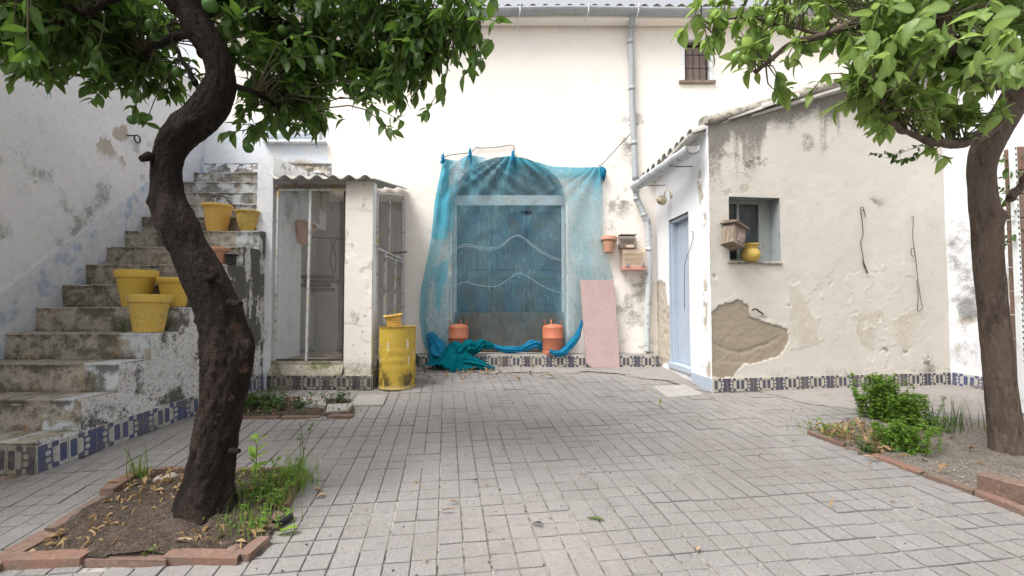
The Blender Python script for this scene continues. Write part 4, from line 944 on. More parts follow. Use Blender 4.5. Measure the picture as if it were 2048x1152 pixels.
# plinth: front and side kerb with tiles
PZ = az0
def f_pl(u, v, px, py):
    n = fbm(u, v, 7, 5, 311, .6); return .03 * (fbm(u, v, 4, 4, 312) - .5), .9 * ss(.4, .6, n), .5 * ss(.5, .62, fbm(u, v, 3, 3, 313)), 0 * u
m_moss = pm('mossy_cement', (.38, .34, .27), .95, [('n', 5, .45, .6, (.13, .14, .055), .8), ('n', 14, .5, .66, (.50, .46, .38), .6), ('n', 40, .55, .68, (.07, .065, .045), .7)], [(24, .6, .01), (90, .5, .004)])
pxl = P(533, 740, AY - .06).x
uu, vv = np.meshgrid(np.linspace(0, 1, 80), np.linspace(0, 1, 14), indexing='ij')
X_ = pxl + uu * (ax1 - pxl + .0); PY = AY - .055
Zp = AG + .165 + (PZ - AG - .165) * vv; Yp = PY + .10 * vv ** 1.5 + .03 * (fbm(X_, Zp, 9, 4, 314) - .5)
world_obj('plinth', np.stack([X_, Yp, Zp], -1).reshape(-1, 3), grid_faces(80, 14), m_moss, av, smooth=True)
MB().box((pxl + .01, PY + .06, AG - .05), (ax1, AY + .08, PZ - .004), .01).box((ax1 + .001, PY + .02, AG - .05), (ax2 - .02, AY - .001, AG + .16), .005).obj('plinth_core', m_moss, av)
MB().box((pxl, PY + .012, AG - .05), (ax2 + .02, PY + .06, AG + .163), .006).obj('plinth_face', m_moss, av)
MB().box((ax2 + .0, AY - .035, AG - .05), (ax2 + .022, 7.05, AG + .2), .006).obj('plinth_side', m_moss, av)
skirt(av, (pxl, PY + .011, AG), (ax2 + .02, PY + .011, AG), m_tiled, .168, .162)
skirt(av, (ax2 + .023, PY + .02, AG), (ax2 + .023, 7.05, gz(7.05)), m_tiled, .168, .162)
MB().box((ax0 - .05, AY + .08, PZ - .05), (ax2 - .02, HY - .01, PZ - .012)).obj('aviary_floor', m_moss, av)
# front frame
def bar(a, b, w_, d_, name, mat, par=None):
    a, b = Vector(a), Vector(b); c = (a + b) / 2; z = (b - a) / 2; zn = z.normalized(); x = zn.cross(Vector((0, 1, 0))); 
    if x.length < .1: x = zn.cross(Vector((1, 0, 0)))
    x.normalize(); y = zn.cross(x)
    return MB().obox(c, tuple(x * w_ / 2), tuple(y * d_ / 2), tuple(z), .002).obj(name, mat, par)
fy = AY + .02
fr = bar((ax0 + .02, fy, azt), (ax1 - .002, fy, azt), .03, .03, 'mesh_frame', m_frame, av)
bar((ax0 + .015, fy, PZ), (ax0 + .015, fy, azt - .017), .028, .03, 'frame_post', m_frame, av)
bar((P(622, 379, fy).x, fy - .003, azt - .017), (P(613, 720, fy).x, fy - .003, PZ), .028, .028, 'frame_post', m_frame, av)
bar((ax1 - .016, fy, PZ), (ax1 - .016, fy, azt - .017), .022, .03, 'frame_post', m_dark, av)
bar((ax0 + .03, fy, PZ + .012), (ax1 - .03, fy, PZ + .012), .02, .02, 'frame_rail', m_dark, av)
MB().box((ax0 - .02, AY - .01, azt + .02), (ax1, AY + .06, azt + .06), .004).obj('roof_lath', m_wood, av)
def chicken(P0, U, W, H, cell, wd, name, par, mat, sag=0):
    """hexagonal wire netting as flat ribbons"""
    P0 = np.array(P0, float); U = np.array((*U, 0), float); U /= np.linalg.norm(U); N_ = np.array((U[1], -U[0], 0)); Zv = np.array((0, 0, 1.))
    s = cell / math.sqrt(3); hgt = cell * .62; segs = []
    nx = int(W / cell); nz = int(H / (hgt * 2))
    for r in range(nz * 2):
        for c in range(nx):
            x = c * cell + (cell / 2 if r % 2 else 0); z = r * hgt; 
            segs += [((x, z), (x, z + hgt * .42)), ((x, z + hgt * .42), (x + cell / 2, z + hgt)), ((x, z + hgt * .42), (x - cell / 2, z + hgt))]
    A = np.array([a for a, b in segs]); B = np.array([b for a, b in segs]); A[:, 0] = np.clip(A[:, 0], 0, W); B[:, 0] = np.clip(B[:, 0], 0, W)
    d = B - A; L = np.linalg.norm(d, axis=1) + 1e-9; A, B, d = A[L > 1e-4], B[L > 1e-4], d[L > 1e-4]; d /= np.linalg.norm(d, axis=1)[:, None]; p = np.stack([-d[:, 1], d[:, 0]], -1) * wd / 2
    C4 = np.stack([A - p, B - p, B + p, A + p], 1).reshape(-1, 2)
    bow = .012 * (vn(C4[:, 0] * 5, C4[:, 1] * 4, 9) - .5) + sag * np.sin(np.clip(C4[:, 1] / H, 0, 1) * np.pi)
    V = P0 + C4[:, :1] * U + C4[:, 1:] * Zv + bow[:, None] * N_
    k = np.arange(len(A))[:, None] * 4
    return world_obj(name, V, np.hstack([k, k + 1, k + 2, k + 3]), mat, par, 'stuff')
m_mesh = pm('zinc_mesh', (.62, .62, .62), .55, metal=.0)
chicken((ax0 + .03, fy - .02, PZ + .02), (1, 0), ax1 - ax0 - .06, azt - PZ - .04, .036, .0016, 'wire_mesh', av, m_mesh)
# side frame with upper window and small door
SX = ax2 + .004; ys0, ys1 = AY + .16, 7.24; zr = 2.02; zb_ = AG + .2
zt0, zt1 = XP(750, 380, SX).z, P(805, 389, 7.24).z
def sbar(y0, z0, y1, z1, w_=.03, nm='frame_post', mt=m_frame, dx=0): return bar((SX + dx, y0, z0), (SX + dx, y1, z1), w_, w_, nm, mt, av)
ym = XP(779, 450, SX).y
sbar(ys0, zb_, ys0, zt0); sbar(ys1, zb_, ys1, zt1); sbar(ys0 + .016, zr, ys1 - .016, zr, nm='frame_rail')
sbar(ym, zr + .016, ym, zt0 + (zt1 - zt0) * (ym - ys0) / (ys1 - ys0) - .0, .022)
sbar(ys0 + .016, zt0 - .01, ys1 - .016, zt1 - .01, .024, 'frame_rail')
yd0, yd1 = XP(768, 600, SX).y, XP(788, 600, SX).y
sbar(yd0, zb_, yd0, zr - .016, .035, dx=.012); sbar(yd1, zb_ + .35, yd1, zr - .05, .03, dx=.012); sbar(yd0 + .02, zr - .06, ys1 - .016, zr - .05, .022, 'frame_rail', dx=.012)
sbar(yd0 + .02, 1.02, ys1 - .016, 1.02, .022, 'frame_rail', dx=.012)
chicken((SX - .012, ys0 + .02, zr + .02), (0, 1), ys1 - ys0 - .04, zt0 - zr - .03, .036, .0016, 'wire_mesh', av, m_mesh)
chicken((SX - .012, ys0 + .02, zb_ + .02), (0, 1), ys1 - ys0 - .04, zr - zb_ - .05, .036, .0016, 'wire_mesh', av, m_mesh)
# low wall strip under the side frame
MB().box((SX - .03, ys0, AG + .0), (SX - .002, ys1, zb_ - .016), .004).obj('side_kerb', m_moss, av)
uu, vv = np.meshgrid(np.linspace(0, 1, 60), np.linspace(0, 1, 120), indexing='ij'); X_ = -3.05 + uu * (ax2 + .02 + 3.05); Z2 = AG + vv * 2.62
world_obj('inner_shade_sheet', np.stack([X_, HY - .016 - .01 * fbm(X_, Z2, 4, 4, 333), Z2], -1).reshape(-1, 3), grid_faces(60, 120), m_inner, av, smooth=True)  # added sheet over the house wall; its grey carries the aviary's inner shade
# dark patched lower part of the house wall seen inside: exposed bricks
bx0, bx1 = P(600, 600, HY - .02).x, P(662, 600, HY - .02).x; bz0, bz1 = P(620, 583, HY).z, P(620, 549, HY).z
for r_ in range(4):
    for c_ in range(3):
        w_ = (bx1 - bx0) / 2.6; x_ = bx0 + c_ * w_ - (w_ / 2 if r_ % 2 else 0) + .03 * r_; h_ = (bz1 - bz0) / 4; z_ = bz0 + r_ * h_
        if r_ == 0 and c_ == 0: continue
        MB().box((x_, HY - .045 - .008 * random.random(), z_), (x_ + w_ - .012, HY + .01, z_ + h_ - .012), .004).obj('brick', m_brick, house)
# corrugated roof
V, q = corrugated(P(537, 360, 5.56).x, ax2 + .05, 5.55, HY - .03, pt + .02, P(805, 377, 7.3).z + .02, .025, .192, .008, 16)
MB().add(V, q).obj('roof_sheet', m_fiber, av, smooth=True)
# stub of plank resting on the side rail
sp = XP(790, 501, SX + .02)
tag(MB().obox((sp.x + .04, sp.y - .05, zr + .035), (.135, 0.02, .012), (-.01, .05, 0), (0, .0, .008), .003).obj('wood_offcut', m_wood, None), 'short dark piece of wood lying across the side rail of the aviary', 'wood')
# debris and things hanging inside
def pot(name, loc, rt, rb, h, mat, label, cat='flower pot', rim=.045, rimw=.018, group=None, tilt=None, ridges=0, scallop=0, bowl=False, soil=True, n=48):
    kf = 1 / math.sqrt(1 + (loc[0] / loc[1]) ** 2); rt *= kf; rb *= kf; rimw *= kf
    root = thing(name, label, cat, loc, group); m = MB(); prof = []
    if bowl:
        k = np.linspace(0, 1, 22); rr = rb + (rt - rb) * np.sin(k * np.pi / 2) ** .9; prof = [(0.0005, 0)] + [(r_ + (.004 * math.sin(kk * ridges * 2 * math.pi) if ridges else 0), kk * (h - rim * .6)) for r_, kk in zip(rr, k)]
        prof += [(rt + rimw, h - rim * .55), (rt + rimw, h), (rt - .006, h), (rt - .014, h - rim), (rb - .01, .012), (.0005, .012)]
    else:
        k = np.linspace(0, 1, 16 if ridges else 3); prof = [(.0005, 0)] + [(rb + (rt - rimw - rb) * kk + (.003 * math.sin(kk * ridges * 2 * math.pi) if ridges else 0), kk * (h - rim)) for kk in k]
        prof += [(rt - .004, h - rim + .001), (rt, h - rim + .006), (rt + .003, h - .006), (rt, h), (rt - .014, h), (rt - .02, h - rim), (rb - .012, .014), (.0005, .014)]
    V, q = lathe(prof, n)
    if scallop:
        a = np.arctan2(V[:, 1], V[:, 0]); top = V[:, 2] > h - rim - .004; V[top, 2] -= .012 * abs(np.sin(a[top] * scallop / 2)); V[top, :2] *= (1 + .015 * abs(np.cos(a[top] * scallop / 2)))[:, None]
    me = npm('pot_body', V, [q[:, ::-1]], mat, smooth=True); o = link('pot_body', me, root)
    md = o.modifiers.new('b', 'EDGE_SPLIT'); md.split_angle = R(35)
    if soil:
        V, q = lathe([(.0005, h - rim * 1.6), (rt - .028, h - rim * 1.5)], n); V[:, 2] += RNG.normal(0, .003, len(V)); link('soil', npm('soil', V, [q], m_soil), root)
    if tilt: root.rotation_euler = tilt
    return root
p_ = P(606, 486, 6.5); pot('hanging_pot', (p_.x + .02, 6.4, p_.z), .15, .09, .27, m_terra, 'terracotta pot hanging on its side inside the aviary behind the wire', tilt=(R(18), R(25), 0), soil=False)
def tangle(name, pts, r, mat, label, cat, par=None, n=60, wob=.0):
    q = resamp(pts, n); 
    if wob: q = q + wob * (np.stack([vn(np.arange(n) * .3, i * 3., 5) for i in range(3)], -1) - .5)
    o = MB().tube(q, r, 6).obj(name, mat, par)
    if par is None: tag(o, label, cat)
    return o
Yb = 6.9
tangle('rope', [P(662, 473, Yb), P(664, 500, Yb), P(660, 520, Yb), P(668, 545, Yb), P(672, 520, Yb), P(668, 490, Yb), P(675, 475, Yb)], .008, m_cord, 'dark looped rope hanging from the perch inside the aviary', 'rope')
tag(MB().tube([P(600, 474, Yb), P(694, 478, Yb)], .012, 8).obj('perch', m_wood, None), 'wooden perch pole running across the inside of the aviary', 'perch')
tag(MB().tube([P(625, 720, 6.2) , P(692, 710, 5.95)], .018, 8).obj('stick', m_wood, None), 'thick stick lying on the aviary floor behind the wire', 'stick')
tag(MB().obox(P(655, 708, 6.3), (.22, .05, .02), (-.02, .06, 0), (0, 0, .01), .003).obj('wood_offcut', m_wood, None), 'flat broken board lying on the aviary floor', 'wood')
V = []; F_ = []; rr = np.random.default_rng(5)
for i in range(420):
    c = np.array((rr.uniform(ax0 + .05, ax2 - .1), rr.uniform(AY + .1, 7.1), PZ - .008 + .012 * rr.random())); s = rr.uniform(.008, .03); a = rr.uniform(0, 6.28)
    d1 = np.array((math.cos(a), math.sin(a), rr.normal(0, .3))) * s; d2 = np.array((-math.sin(a), math.cos(a), rr.normal(0, .3))) * s * .5
    V += [c - d1, c + d2, c + d1, c - d2]; F_.append((4 * i, 4 * i + 1, 4 * i + 2, 4 * i + 3))
tag(world_obj('leaf_litter', np.array(V), np.array(F_), m_dry, None, 'stuff', rnd=np.repeat(rr.random(420), 4)), 'brown litter of leaves and chips on the aviary floor', 'leaf litter')

# ================================================================ NETTING
def interp(pts, t): a = np.array(pts, float); return np.interp(t, a[:, 0], a[:, 1])
Lb = [(308, 886), (330, 884), (400, 870), (480, 862), (540, 850), (580, 842), (640, 839), (690, 848), (712, 862), (735, 880)]
Rb = [(308, 1200), (333, 1202), (400, 1206), (470, 1206), (520, 1217), (556, 1227), (557, 1227), (575, 1190), (600, 1168), (640, 1166), (670, 1150), (690, 1138), (712, 1125)]
top = [(0, 316), (.05, 320), (.10, 322), (.165, 309), (.2, 312), (.30, 316), (.44, 311), (.52, 318), (.70, 333), (.85, 335), (1, 334)]
bot = [(0, 712), (.1, 722), (.25, 706), (.5, 694), (.8, 700), (1, 706)]
ns, ntt = 260, 190
s, t = np.meshgrid(np.linspace(0, 1, ns), np.linspace(0, 1, ntt), indexing='ij')
yt = interp(top, s); yb = interp(bot, s); py = yt + (yb - yt) * t; px = interp(Lb, py) * (1 - s) + interp(Rb, py) * s
hooks = [(886, 316), (940, 306), (1026, 310), (1200, 334)]
fold = np.zeros_like(px); gath = np.zeros_like(px)
for hx, hy in hooks:
    dd = np.maximum(py - hy, 1); ang = (px - hx) / (dd + 12); w_ = np.exp(-(dd / 170)) 
    fold += w_ * np.cos(ang * 11 + hx) * .035 * np.exp(-(ang / 1.3) ** 2); gath += np.exp(-dd / 30) * np.exp(-((px - hx) / 22) ** 2) * .9
fold += .012 * (fbm(px, py, .05, 4, 403) - .5) + .020 * np.sin(px / 17 + 1.4 * np.sin(py / 90)) * ss(0, 1, 1 - abs((px - 1020) / 260)) * .6 + .05 * (fbm(px, py, .010, 4, 401) - .5) + .016 * (fbm(px, py, .035, 3, 402) - .5)
left = np.exp(-((s) / .10) ** 2); fold += .03 * left * np.cos(s * 90 + py / 80)
bowl_ = .05 * np.exp(-((py - (505 + 16 * np.cos((px - 1030) / 60))) / 16) ** 2)
inside = ss(905, 930, px) * (1 - ss(1105, 1135, px))
Yn = HY - .045 - fold - .10 * ss(520, 700, py) * (1 - inside) * 1.0 + .05 * inside * ss(560, 640, py)
rgt = ss(1135, 1165, px) * ss(520, 560, py); Yn = Yn * (1 - rgt) + (HY - .015 - .2 * fold * 0) * rgt
Yn = np.minimum(Yn, HY - .008 + inside * .05)
mk0 = gath + .45 * np.exp(-(s / .035) ** 2) + .5 * ss(.93, 1, 1 - (py - yt) / 330) * 0 + .55 * np.exp(-((py - yt) / 9) ** 2) * (s > .45) + .4 * (s < .12) * ss(.5, .55, fbm(px, py, .012, 2, 405)) 
# folded-over strip at the upper right, double layer at the left
mk0 = mk0 + .30 * (1 - ss(880, 912, px)) * (1 - .5 * ss(470, 560, py)) * (.5 + .6 * ss(.2, .8, fbm(px, py * .25, .018, 2, 408))) + .16 * ss(1130, 1150, px) * (.4 + .9 * ss(.2, .8, fbm(px, py * .25, .018, 2, 409))) + .12 * ss(.3, .75, fbm(px, py * .25, .02, 2, 410)) + .35 * ((py - yt) < (24 * np.sin(np.clip((s - .45) / .55, 0, 1) * np.pi))) + .38 * ((px < 945 - (py - 316) * .02) & (py < 478) & (px < 897 + 0 * py)) + .35 * ss(660, 700, py) * (1 - inside)
for yy0, amp in ((497, 0), (560, 0)): pass
Z_ = np.zeros_like(px); Xn = np.zeros_like(px)
u_ = (px - 1024) / F; vv_ = (576 - py) / F; a_ = CP - vv_ * SP; b_ = SP + vv_ * CP; k_ = Yn / a_; Xn = u_ * k_; Z_ = CZ + b_ * k_
keepn = np.ones((ns - 1, ntt - 1), bool); pc = (px[:-1, :-1] + px[1:, 1:]) / 2; qc = (py[:-1, :-1] + py[1:, 1:]) / 2
tear = fbm(pc, qc, .10, 3, 407)
keepn &= ~((abs(pc - 1050) < 14) & (abs(qc - 426) < 4) & (tear > .45)); keepn &= ~((abs(pc - 902) < 4) & (abs(qc - 540) < 8))
net = world_obj('netting', np.stack([Xn, Yn, Z_], -1).reshape(-1, 3), grid_faces(ns, ntt, keepn), m_net, None, smooth=True, mask=np.stack([np.clip(mk0, 0, 1), inside * ss(590, 650, py), 0 * px, 0 * px + 1], -1).reshape(-1, 4))
tag(net, 'sheer sky-blue shade netting hung over the arched doorway', 'netting')
def cloth(name, path, rads, mat, par, seed, n=90, m_=40, folds=7):
    q = resamp(path, n); rr = np.interp(np.linspace(0, 1, n), np.linspace(0, 1, len(rads)), rads)
    V, f, t_ = tube(q, rr, m_, False); V = V.reshape(n, m_, 3); c = q[:, None]; th = np.arange(m_) / m_ * 2 * np.pi
    ii = np.arange(n)[:, None]; k = 1 + .42 * (fbm(ii * .07 + seed, np.cos(th)[None] * 1.3 + np.sin(th)[None] * .9, 1.6, 4, seed) - .5) * 2 + .22 * np.sin(folds * th[None] + ii * .06 + 2 * vn(ii * .1, 0 * ii, seed))
    V = c + (V - c) * k[..., None]
    return world_obj(name, V.reshape(-1, 3), f, mat, par, smooth=True, mask=np.tile((.5, 0., 0., 1.), (n * m_, 1)))
Yr = HY - .05
cloth('bunched_hem', [P(985, 692, Yr), P(1010, 699, Yr - .05), P(1040, 698, Yr - .07), P(1062, 690, Yr - .08), P(1075, 689, Yr - .05), P(1084, 696, Yr - .02), P(1100, 702, Yr)], [.025, .042, .045, .06, .05, .035, .02], m_net3, net, 3)
cloth('bunched_hem', [P(1098, 702, 7.04), P(1122, 706, 7.05), P(1140, 690, 7.1), P(1156, 668, 7.16), P(1165, 640, 7.2)], [.03, .045, .05, .035, .015], m_net3, net, 8)
# crumpled heap on the ground
uu, vv = np.meshgrid(np.linspace(0, 1, 150), np.linspace(0, 1, 70), indexing='ij')
hp = [P(846, 700, 7.1), P(870, 738, 6.80), P(925, 742, 6.72), P(987, 737, 6.78)]
hx = -1.32 + uu * 1.08; hy = 7.12 - .40 * vv - .02 * np.sin(uu * 6)
env = np.sin(np.clip(uu, 0, 1) * np.pi) ** .5 * np.sin(np.clip(vv, 0, 1) * np.pi) ** .6 * (1 - .75 * ss(.65, 1, uu)) * (.6 + .55 * np.exp(-((uu - .42) / .16) ** 2))
wr = abs(fbm(hx * 1.0, hy * 1.4, 6.5, 3, 411) - .5) * 2; wr2 = abs(fbm(hx, hy, 16, 3, 412) - .5) * 2
hz = SL * hy + .012 + env * (.16 + .26 * (1 - wr) - .12 + .07 * (1 - wr2)); hx2 = hx + .10 * (fbm(hx, hy, 7, 3, 413) - .5); hy2 = hy + .12 * (fbm(hx, hy, 7, 3, 414) - .5)
kk_ = ((uu - .5) / .5) ** 2 + ((vv - .5) / .5) ** 2; kk_ = (kk_[:-1, :-1] < .88 + .25 * fbm(hx, hy, 9, 3, 415)[:-1, :-1])
world_obj('crumpled_end', np.stack([hx2, hy2, hz], -1).reshape(-1, 3), grid_faces(150, 70, kk_), m_net2, net, smooth=True, mask=np.tile((.35, 0., 0., 1.), (150 * 70, 1)))
cloth('crumpled_fold', [P(860, 668, 7.2), P(872, 690, 7.1), P(880, 712, 7.0), P(893, 725, 6.95)], [.05, .10, .13, .10], m_net3, net, 11)
cloth('crumpled_fold', [P(880, 730, 6.86), P(905, 714, 6.9), P(925, 700, 6.95), P(938, 692, 7.0), P(950, 700, 7.0)], [.06, .10, .09, .08, .05], m_net2, net, 13)
cloth('crumpled_fold', [P(930, 722, 6.86), P(950, 726, 6.83), P(970, 733, 6.8), P(988, 738, 6.8)], [.07, .06, .05, .02], m_net2, net, 14)
cloth('crumpled_fold', [P(940, 705, 7.05), P(955, 694, 7.05), P(962, 688, 7.1), P(972, 690, 7.15), P(985, 692, 7.2)], [.06, .07, .06, .05, .04], m_net2, net, 15)
for hxp, hyp in hooks[:3]:
    c = P(hxp, hyp, HY - .06); cloth('tied_knot', [c + Vector((-.012, 0, -.09)), c + Vector((.004, -.02, -.03)), c + Vector((0, -.01, .03)), c + Vector((.008, 0, .07))], [.035, .022, .020, .010], m_net3, net, int(hxp), 24, 16)
c = P(1201, 336, HY - .05); cloth('tied_knot', [c, c + Vector((.03, -.02, -.05)), c + Vector((.035, -.01, -.14)), c + Vector((.05, 0, -.20))], [.03, .045, .035, .01], m_net3, net, 77, 30, 18)
# strings
def yline(pts, off=.0): return [P(x, y, HY - .12 + off) for x, y in pts]
for dy, (nm) in ((0, 0), (3.5, 1)):
    tangle('drawstring', yline([(898, 508 + dy), (915, 494 + dy), (932, 489 + dy), (952, 492 + dy), (975, 496 + dy), (1000, 491 + dy), (1020, 477 + dy * .4), (1036, 470 + dy * .5), (1052, 478 + dy), (1080, 500 + dy), (1110, 515 + dy), (1135, 519 + dy), (1170, 514 + dy), (1206, 504 + dy)]), .0026, m_cord2, '', '', net, 120)
tangle('drawstring', yline([(845, 571), (865, 567), (890, 574), (910, 571), (932, 564), (955, 570), (990, 573), (1012, 562), (1035, 547), (1055, 553), (1085, 572), (1120, 585), (1165, 588)]), .003, m_cord2, '', '', net, 120)
tangle('hem_cord', [P(x, y, HY - .10) for x, y in [(903, 322), (905, 345), (902, 400), (898, 480), (902, 540), (899, 600), (898, 660)]], .003, m_cord, '', '', net, 60)
tangle('hanging_wire', [P(884, 318, HY - .04), P(893, 312, HY - .05), P(908, 309, HY - .05), P(938, 306, HY - .05)], .006, m_cord, 'short dark wire stub holding the left corner of the netting', 'wire')
tangle('hanging_wire', [P(944, 303, HY - .04), P(954, 294, HY - .03), P(957, 296, HY - .03), P(990, 295, HY - .03), P(1026, 291, HY - .03), P(1026, 312, HY - .04)], .006, m_cord, 'dark wire strung between two nails above the netting', 'wire')
tangle('hanging_rope', [P(1262, 267, HY - .06), P(1240, 290, HY - .06), P(1215, 317, HY - .06), P(1200, 333, HY - .05)], .0065, m_cord, 'taut dark rope from the downpipe to the upper right corner of the netting', 'rope')
tangle('cord', [P(1198, 330, HY - .06), P(1207, 345, HY - .08), P(1209, 360, HY - .08), P(1202, 366, HY - .08), P(1204, 350, HY - .08)], .006, m_cord, 'loose dark cord end knotted at the right corner of the netting', 'cord')
# ================================================================ GAS CYLINDERS
def gas(px_, label, s_=1., foot=True):
    c = P(px_, 700, 7.19); r = .160 * s_; root = thing('gas_cylinder', label, 'gas cylinder', (c.x, 7.19 + (.0 if foot else .02), .575), 'orange gas cylinders by the arch')
    def ln(name, prof, mat, n=36):
        V, q = lathe(prof, n); o = link(name, npm(name, V, [q[:, ::-1]], mat, smooth=True), root); o.modifiers.new('e', 'EDGE_SPLIT').split_angle = R(40); return o
    k = np.linspace(0, np.pi / 2, 8)
    ln('body', [(.001, .045), (r * .8, .045), (r - .008, .06), (r, .085), (r, .235), (r + .004, .240), (r + .004, .248), (r, .253), (r, .39)] + [(r - .055 + .055 * math.cos(a), .39 + .05 * math.sin(a)) for a in k[1:]] + [(.05, .452), (.03, .455), (.001, .455)], m_orange)
    ln('foot_ring', [(r - .004, 0), (r + .004, .002), (r + .004, .052), (r - .006, .058), (r - .012, .05), (r - .012, 0)], m_orange)
    ln('valve', [(.022, .455), (.022, .475), (.013, .478), (.013, .50), (.018, .503), (.018, .515), (.001, .516)], m_dark, 14)
    for a in (R(200), R(-20), R(90)):
        d = Vector((math.cos(a), math.sin(a), 0)); p = d * (r * .74); tn = Vector((-d.y, d.x, 0)); m = MB()
        m.obox(p + d * .018 + Vector((0, 0, .475)), tuple(tn * .026), tuple(d * .004 + Vector((0, 0, 0))), tuple(Vector((0, 0, .04)) + d * .018), .003)
        V = np.concatenate(m.V); o = link('handle', npm('handle', V, [np.concatenate(m.F4), np.concatenate(m.F3)], m_orange), root)
    return root
gas(917, 'orange gas cylinder at the left of the arch, its foot hidden by the crumpled netting', .96, False)
gas(1106, 'orange gas cylinder with foot ring in full view at the right of the arch', 1.)
# ================================================================ MARBLE SLAB
y0_, y1_ = 7.0, 7.24; y0_ = 7.0; a0, a1, b0, b1 = P(1173, 728, y0_), P(1240, 727, y0_), P(1160, 560, y1_), P(1228, 560, y1_)
a0.z = a1.z = gz(y0_) + .006; z1_ = b0.z; z2_ = b1.z
nrm = (a1 - a0).cross(b0 - a0).normalized() * .028
g = np.linspace(0, 1, 2); Vb = []
fr_ = [(0.16, 0.0), (1, 0), (1, 1), (0, 1), (0, .055), (.05, .04), (.10, .012)]
pf = [a0.lerp(a1, u).lerp(b0.lerp(b1, u), v) for u, v in fr_]; n = len(pf)
V = np.array([tuple(p) for p in pf] + [tuple(p - nrm * -1 if (nrm.y > 0) else p - nrm) for p in pf]); m = MB()
m.add(V, [(i, (i + 1) % n, (i + 1) % n + n, i + n) for i in range(n)], [(0, i, i + 1) for i in range(1, n - 1)] + [(n, n + i + 1, n + i) for i in range(1, n - 1)])
tag(m.obj('marble_slab', m_pink, None), 'tall pink marble slab with a chipped corner leaning on the house wall right of the netting', 'stone slab')
# ================================================================ BIRD CAGES AND WALL POT
def cage(name, px0, py0, px1, py1, Y, dep, mt_bar, mt_base, label, basef, nb, trans=1.0):
    a, b = P(px0, py1, Y), P(px1, py0, Y); root = thing(name, label, 'bird cage', ((a.x + b.x) / 2, HY - .01, a.z)); yb = HY - .012; yf = yb - dep
    x0, x1, z0, z1 = a.x, b.x, a.z, b.z; zb = z0 + (z1 - z0) * basef
    MB().box((x0, yf, z0), (x1, yb, z0 + .012), .003).box((x0, yf, z0 + .0125), (x1, yf + .01, zb), .003).box((x0, yb - .01, z0 + .0125), (x1, yb, zb), .003).box((x0, yf + .0105, z0 + .0125), (x0 + .01, yb - .0105, zb), .003).box((x1 - .01, yf + .0105, z0 + .0125), (x1, yb - .0105, zb), .003).obj('cage_base', mt_base, root)
    m = MB()
    for i in range(nb + 1):
        x = x0 + .006 + (x1 - x0 - .012) * i / nb
        pts = [(x, yf + .004, zb), (x, yf + .004, z1 - dep * .35), (x, yf + dep * .3, z1), (x, yb - .004, z1), (x, yb - .004, zb)]
        m.tube(pts, .0022 * trans, 5)
    m.obj('cage_bars', mt_bar, root)
    m = MB()
    for z in (zb + .005, (zb + z1) / 2, z1 - dep * .35): m.box((x0, yf, z - .004), (x1, yf + .006, z + .004), .001)
    for x in (x0, x1 - .008): m.box((x, yf, zb), (x + .008, yf + .008, z1 - dep * .35), .002); m.box((x, yb - .008, zb), (x + .008, yb, z1), .002)
    m.obj('cage_frame', mt_bar, root)
    return root, (x0, x1, yf, yb, z0, zb, z1)
r1, g1_ = cage('bird_cage', 1240, 471, 1271, 497, 7.2, .16, m_wood, m_wood, 'small old brown wooden bird cage on the wall above the cream plastic cage', .30, 14)
MB().box((g1_[0] + .09, g1_[2] - .004, g1_[4] + .01), (g1_[1] - .04, g1_[2] - .0005, g1_[5] - .012), .001).obj('feeder', m_pcage, r1)
MB().box((g1_[0] - .01, g1_[2] - .01, g1_[6] + .003), (g1_[1] + .01, g1_[3], g1_[6] + .014), .003).obj('cage_roof', m_wood, r1)
r2, g2_ = cage('bird_cage', 1245, 497, 1291, 540, 7.16, .19, m_pcage, m_pcage2, 'cream plastic bird cage with pink base hanging left of the downpipe', .17, 18, 1.3)
MB().box((g2_[0] + .012, g2_[3] - .012, g2_[5]), (g2_[1] - .012, g2_[3] - .004, g2_[6] - .01), .001).obj('cage_back', m_pcage, r2)
for x in (g2_[0] + .035, g2_[1] - .085): MB().box((x, g2_[2] - .018, g2_[5] - .006), (x + .055, g2_[2] - .001, g2_[5] + .055), .005).obj('feeder', m_slab, r2)
c = P(1216, 505, 7.2); wp = pot('wall_pot', (c.x + .01, 7.20, c.z), .125, .065, .24, m_terra, 'chipped terracotta pot hanging on the house wall beside the netting', tilt=(R(-6), R(4), 0), rim=.06, scallop=0)
tag(MB().tube([(c.x, 7.31, c.z + .14), (c.x - .02, 7.21, c.z + .13)], .006, 6).tube([(c.x + .13 * math.cos(a), 7.2 + .13 * math.sin(a), c.z + .165) for a in np.linspace(0, 2 * math.pi, 20)], .004, 6).obj('pot_bracket', m_dark, None), 'thin iron ring bracket holding the terracotta wall pot', 'bracket')
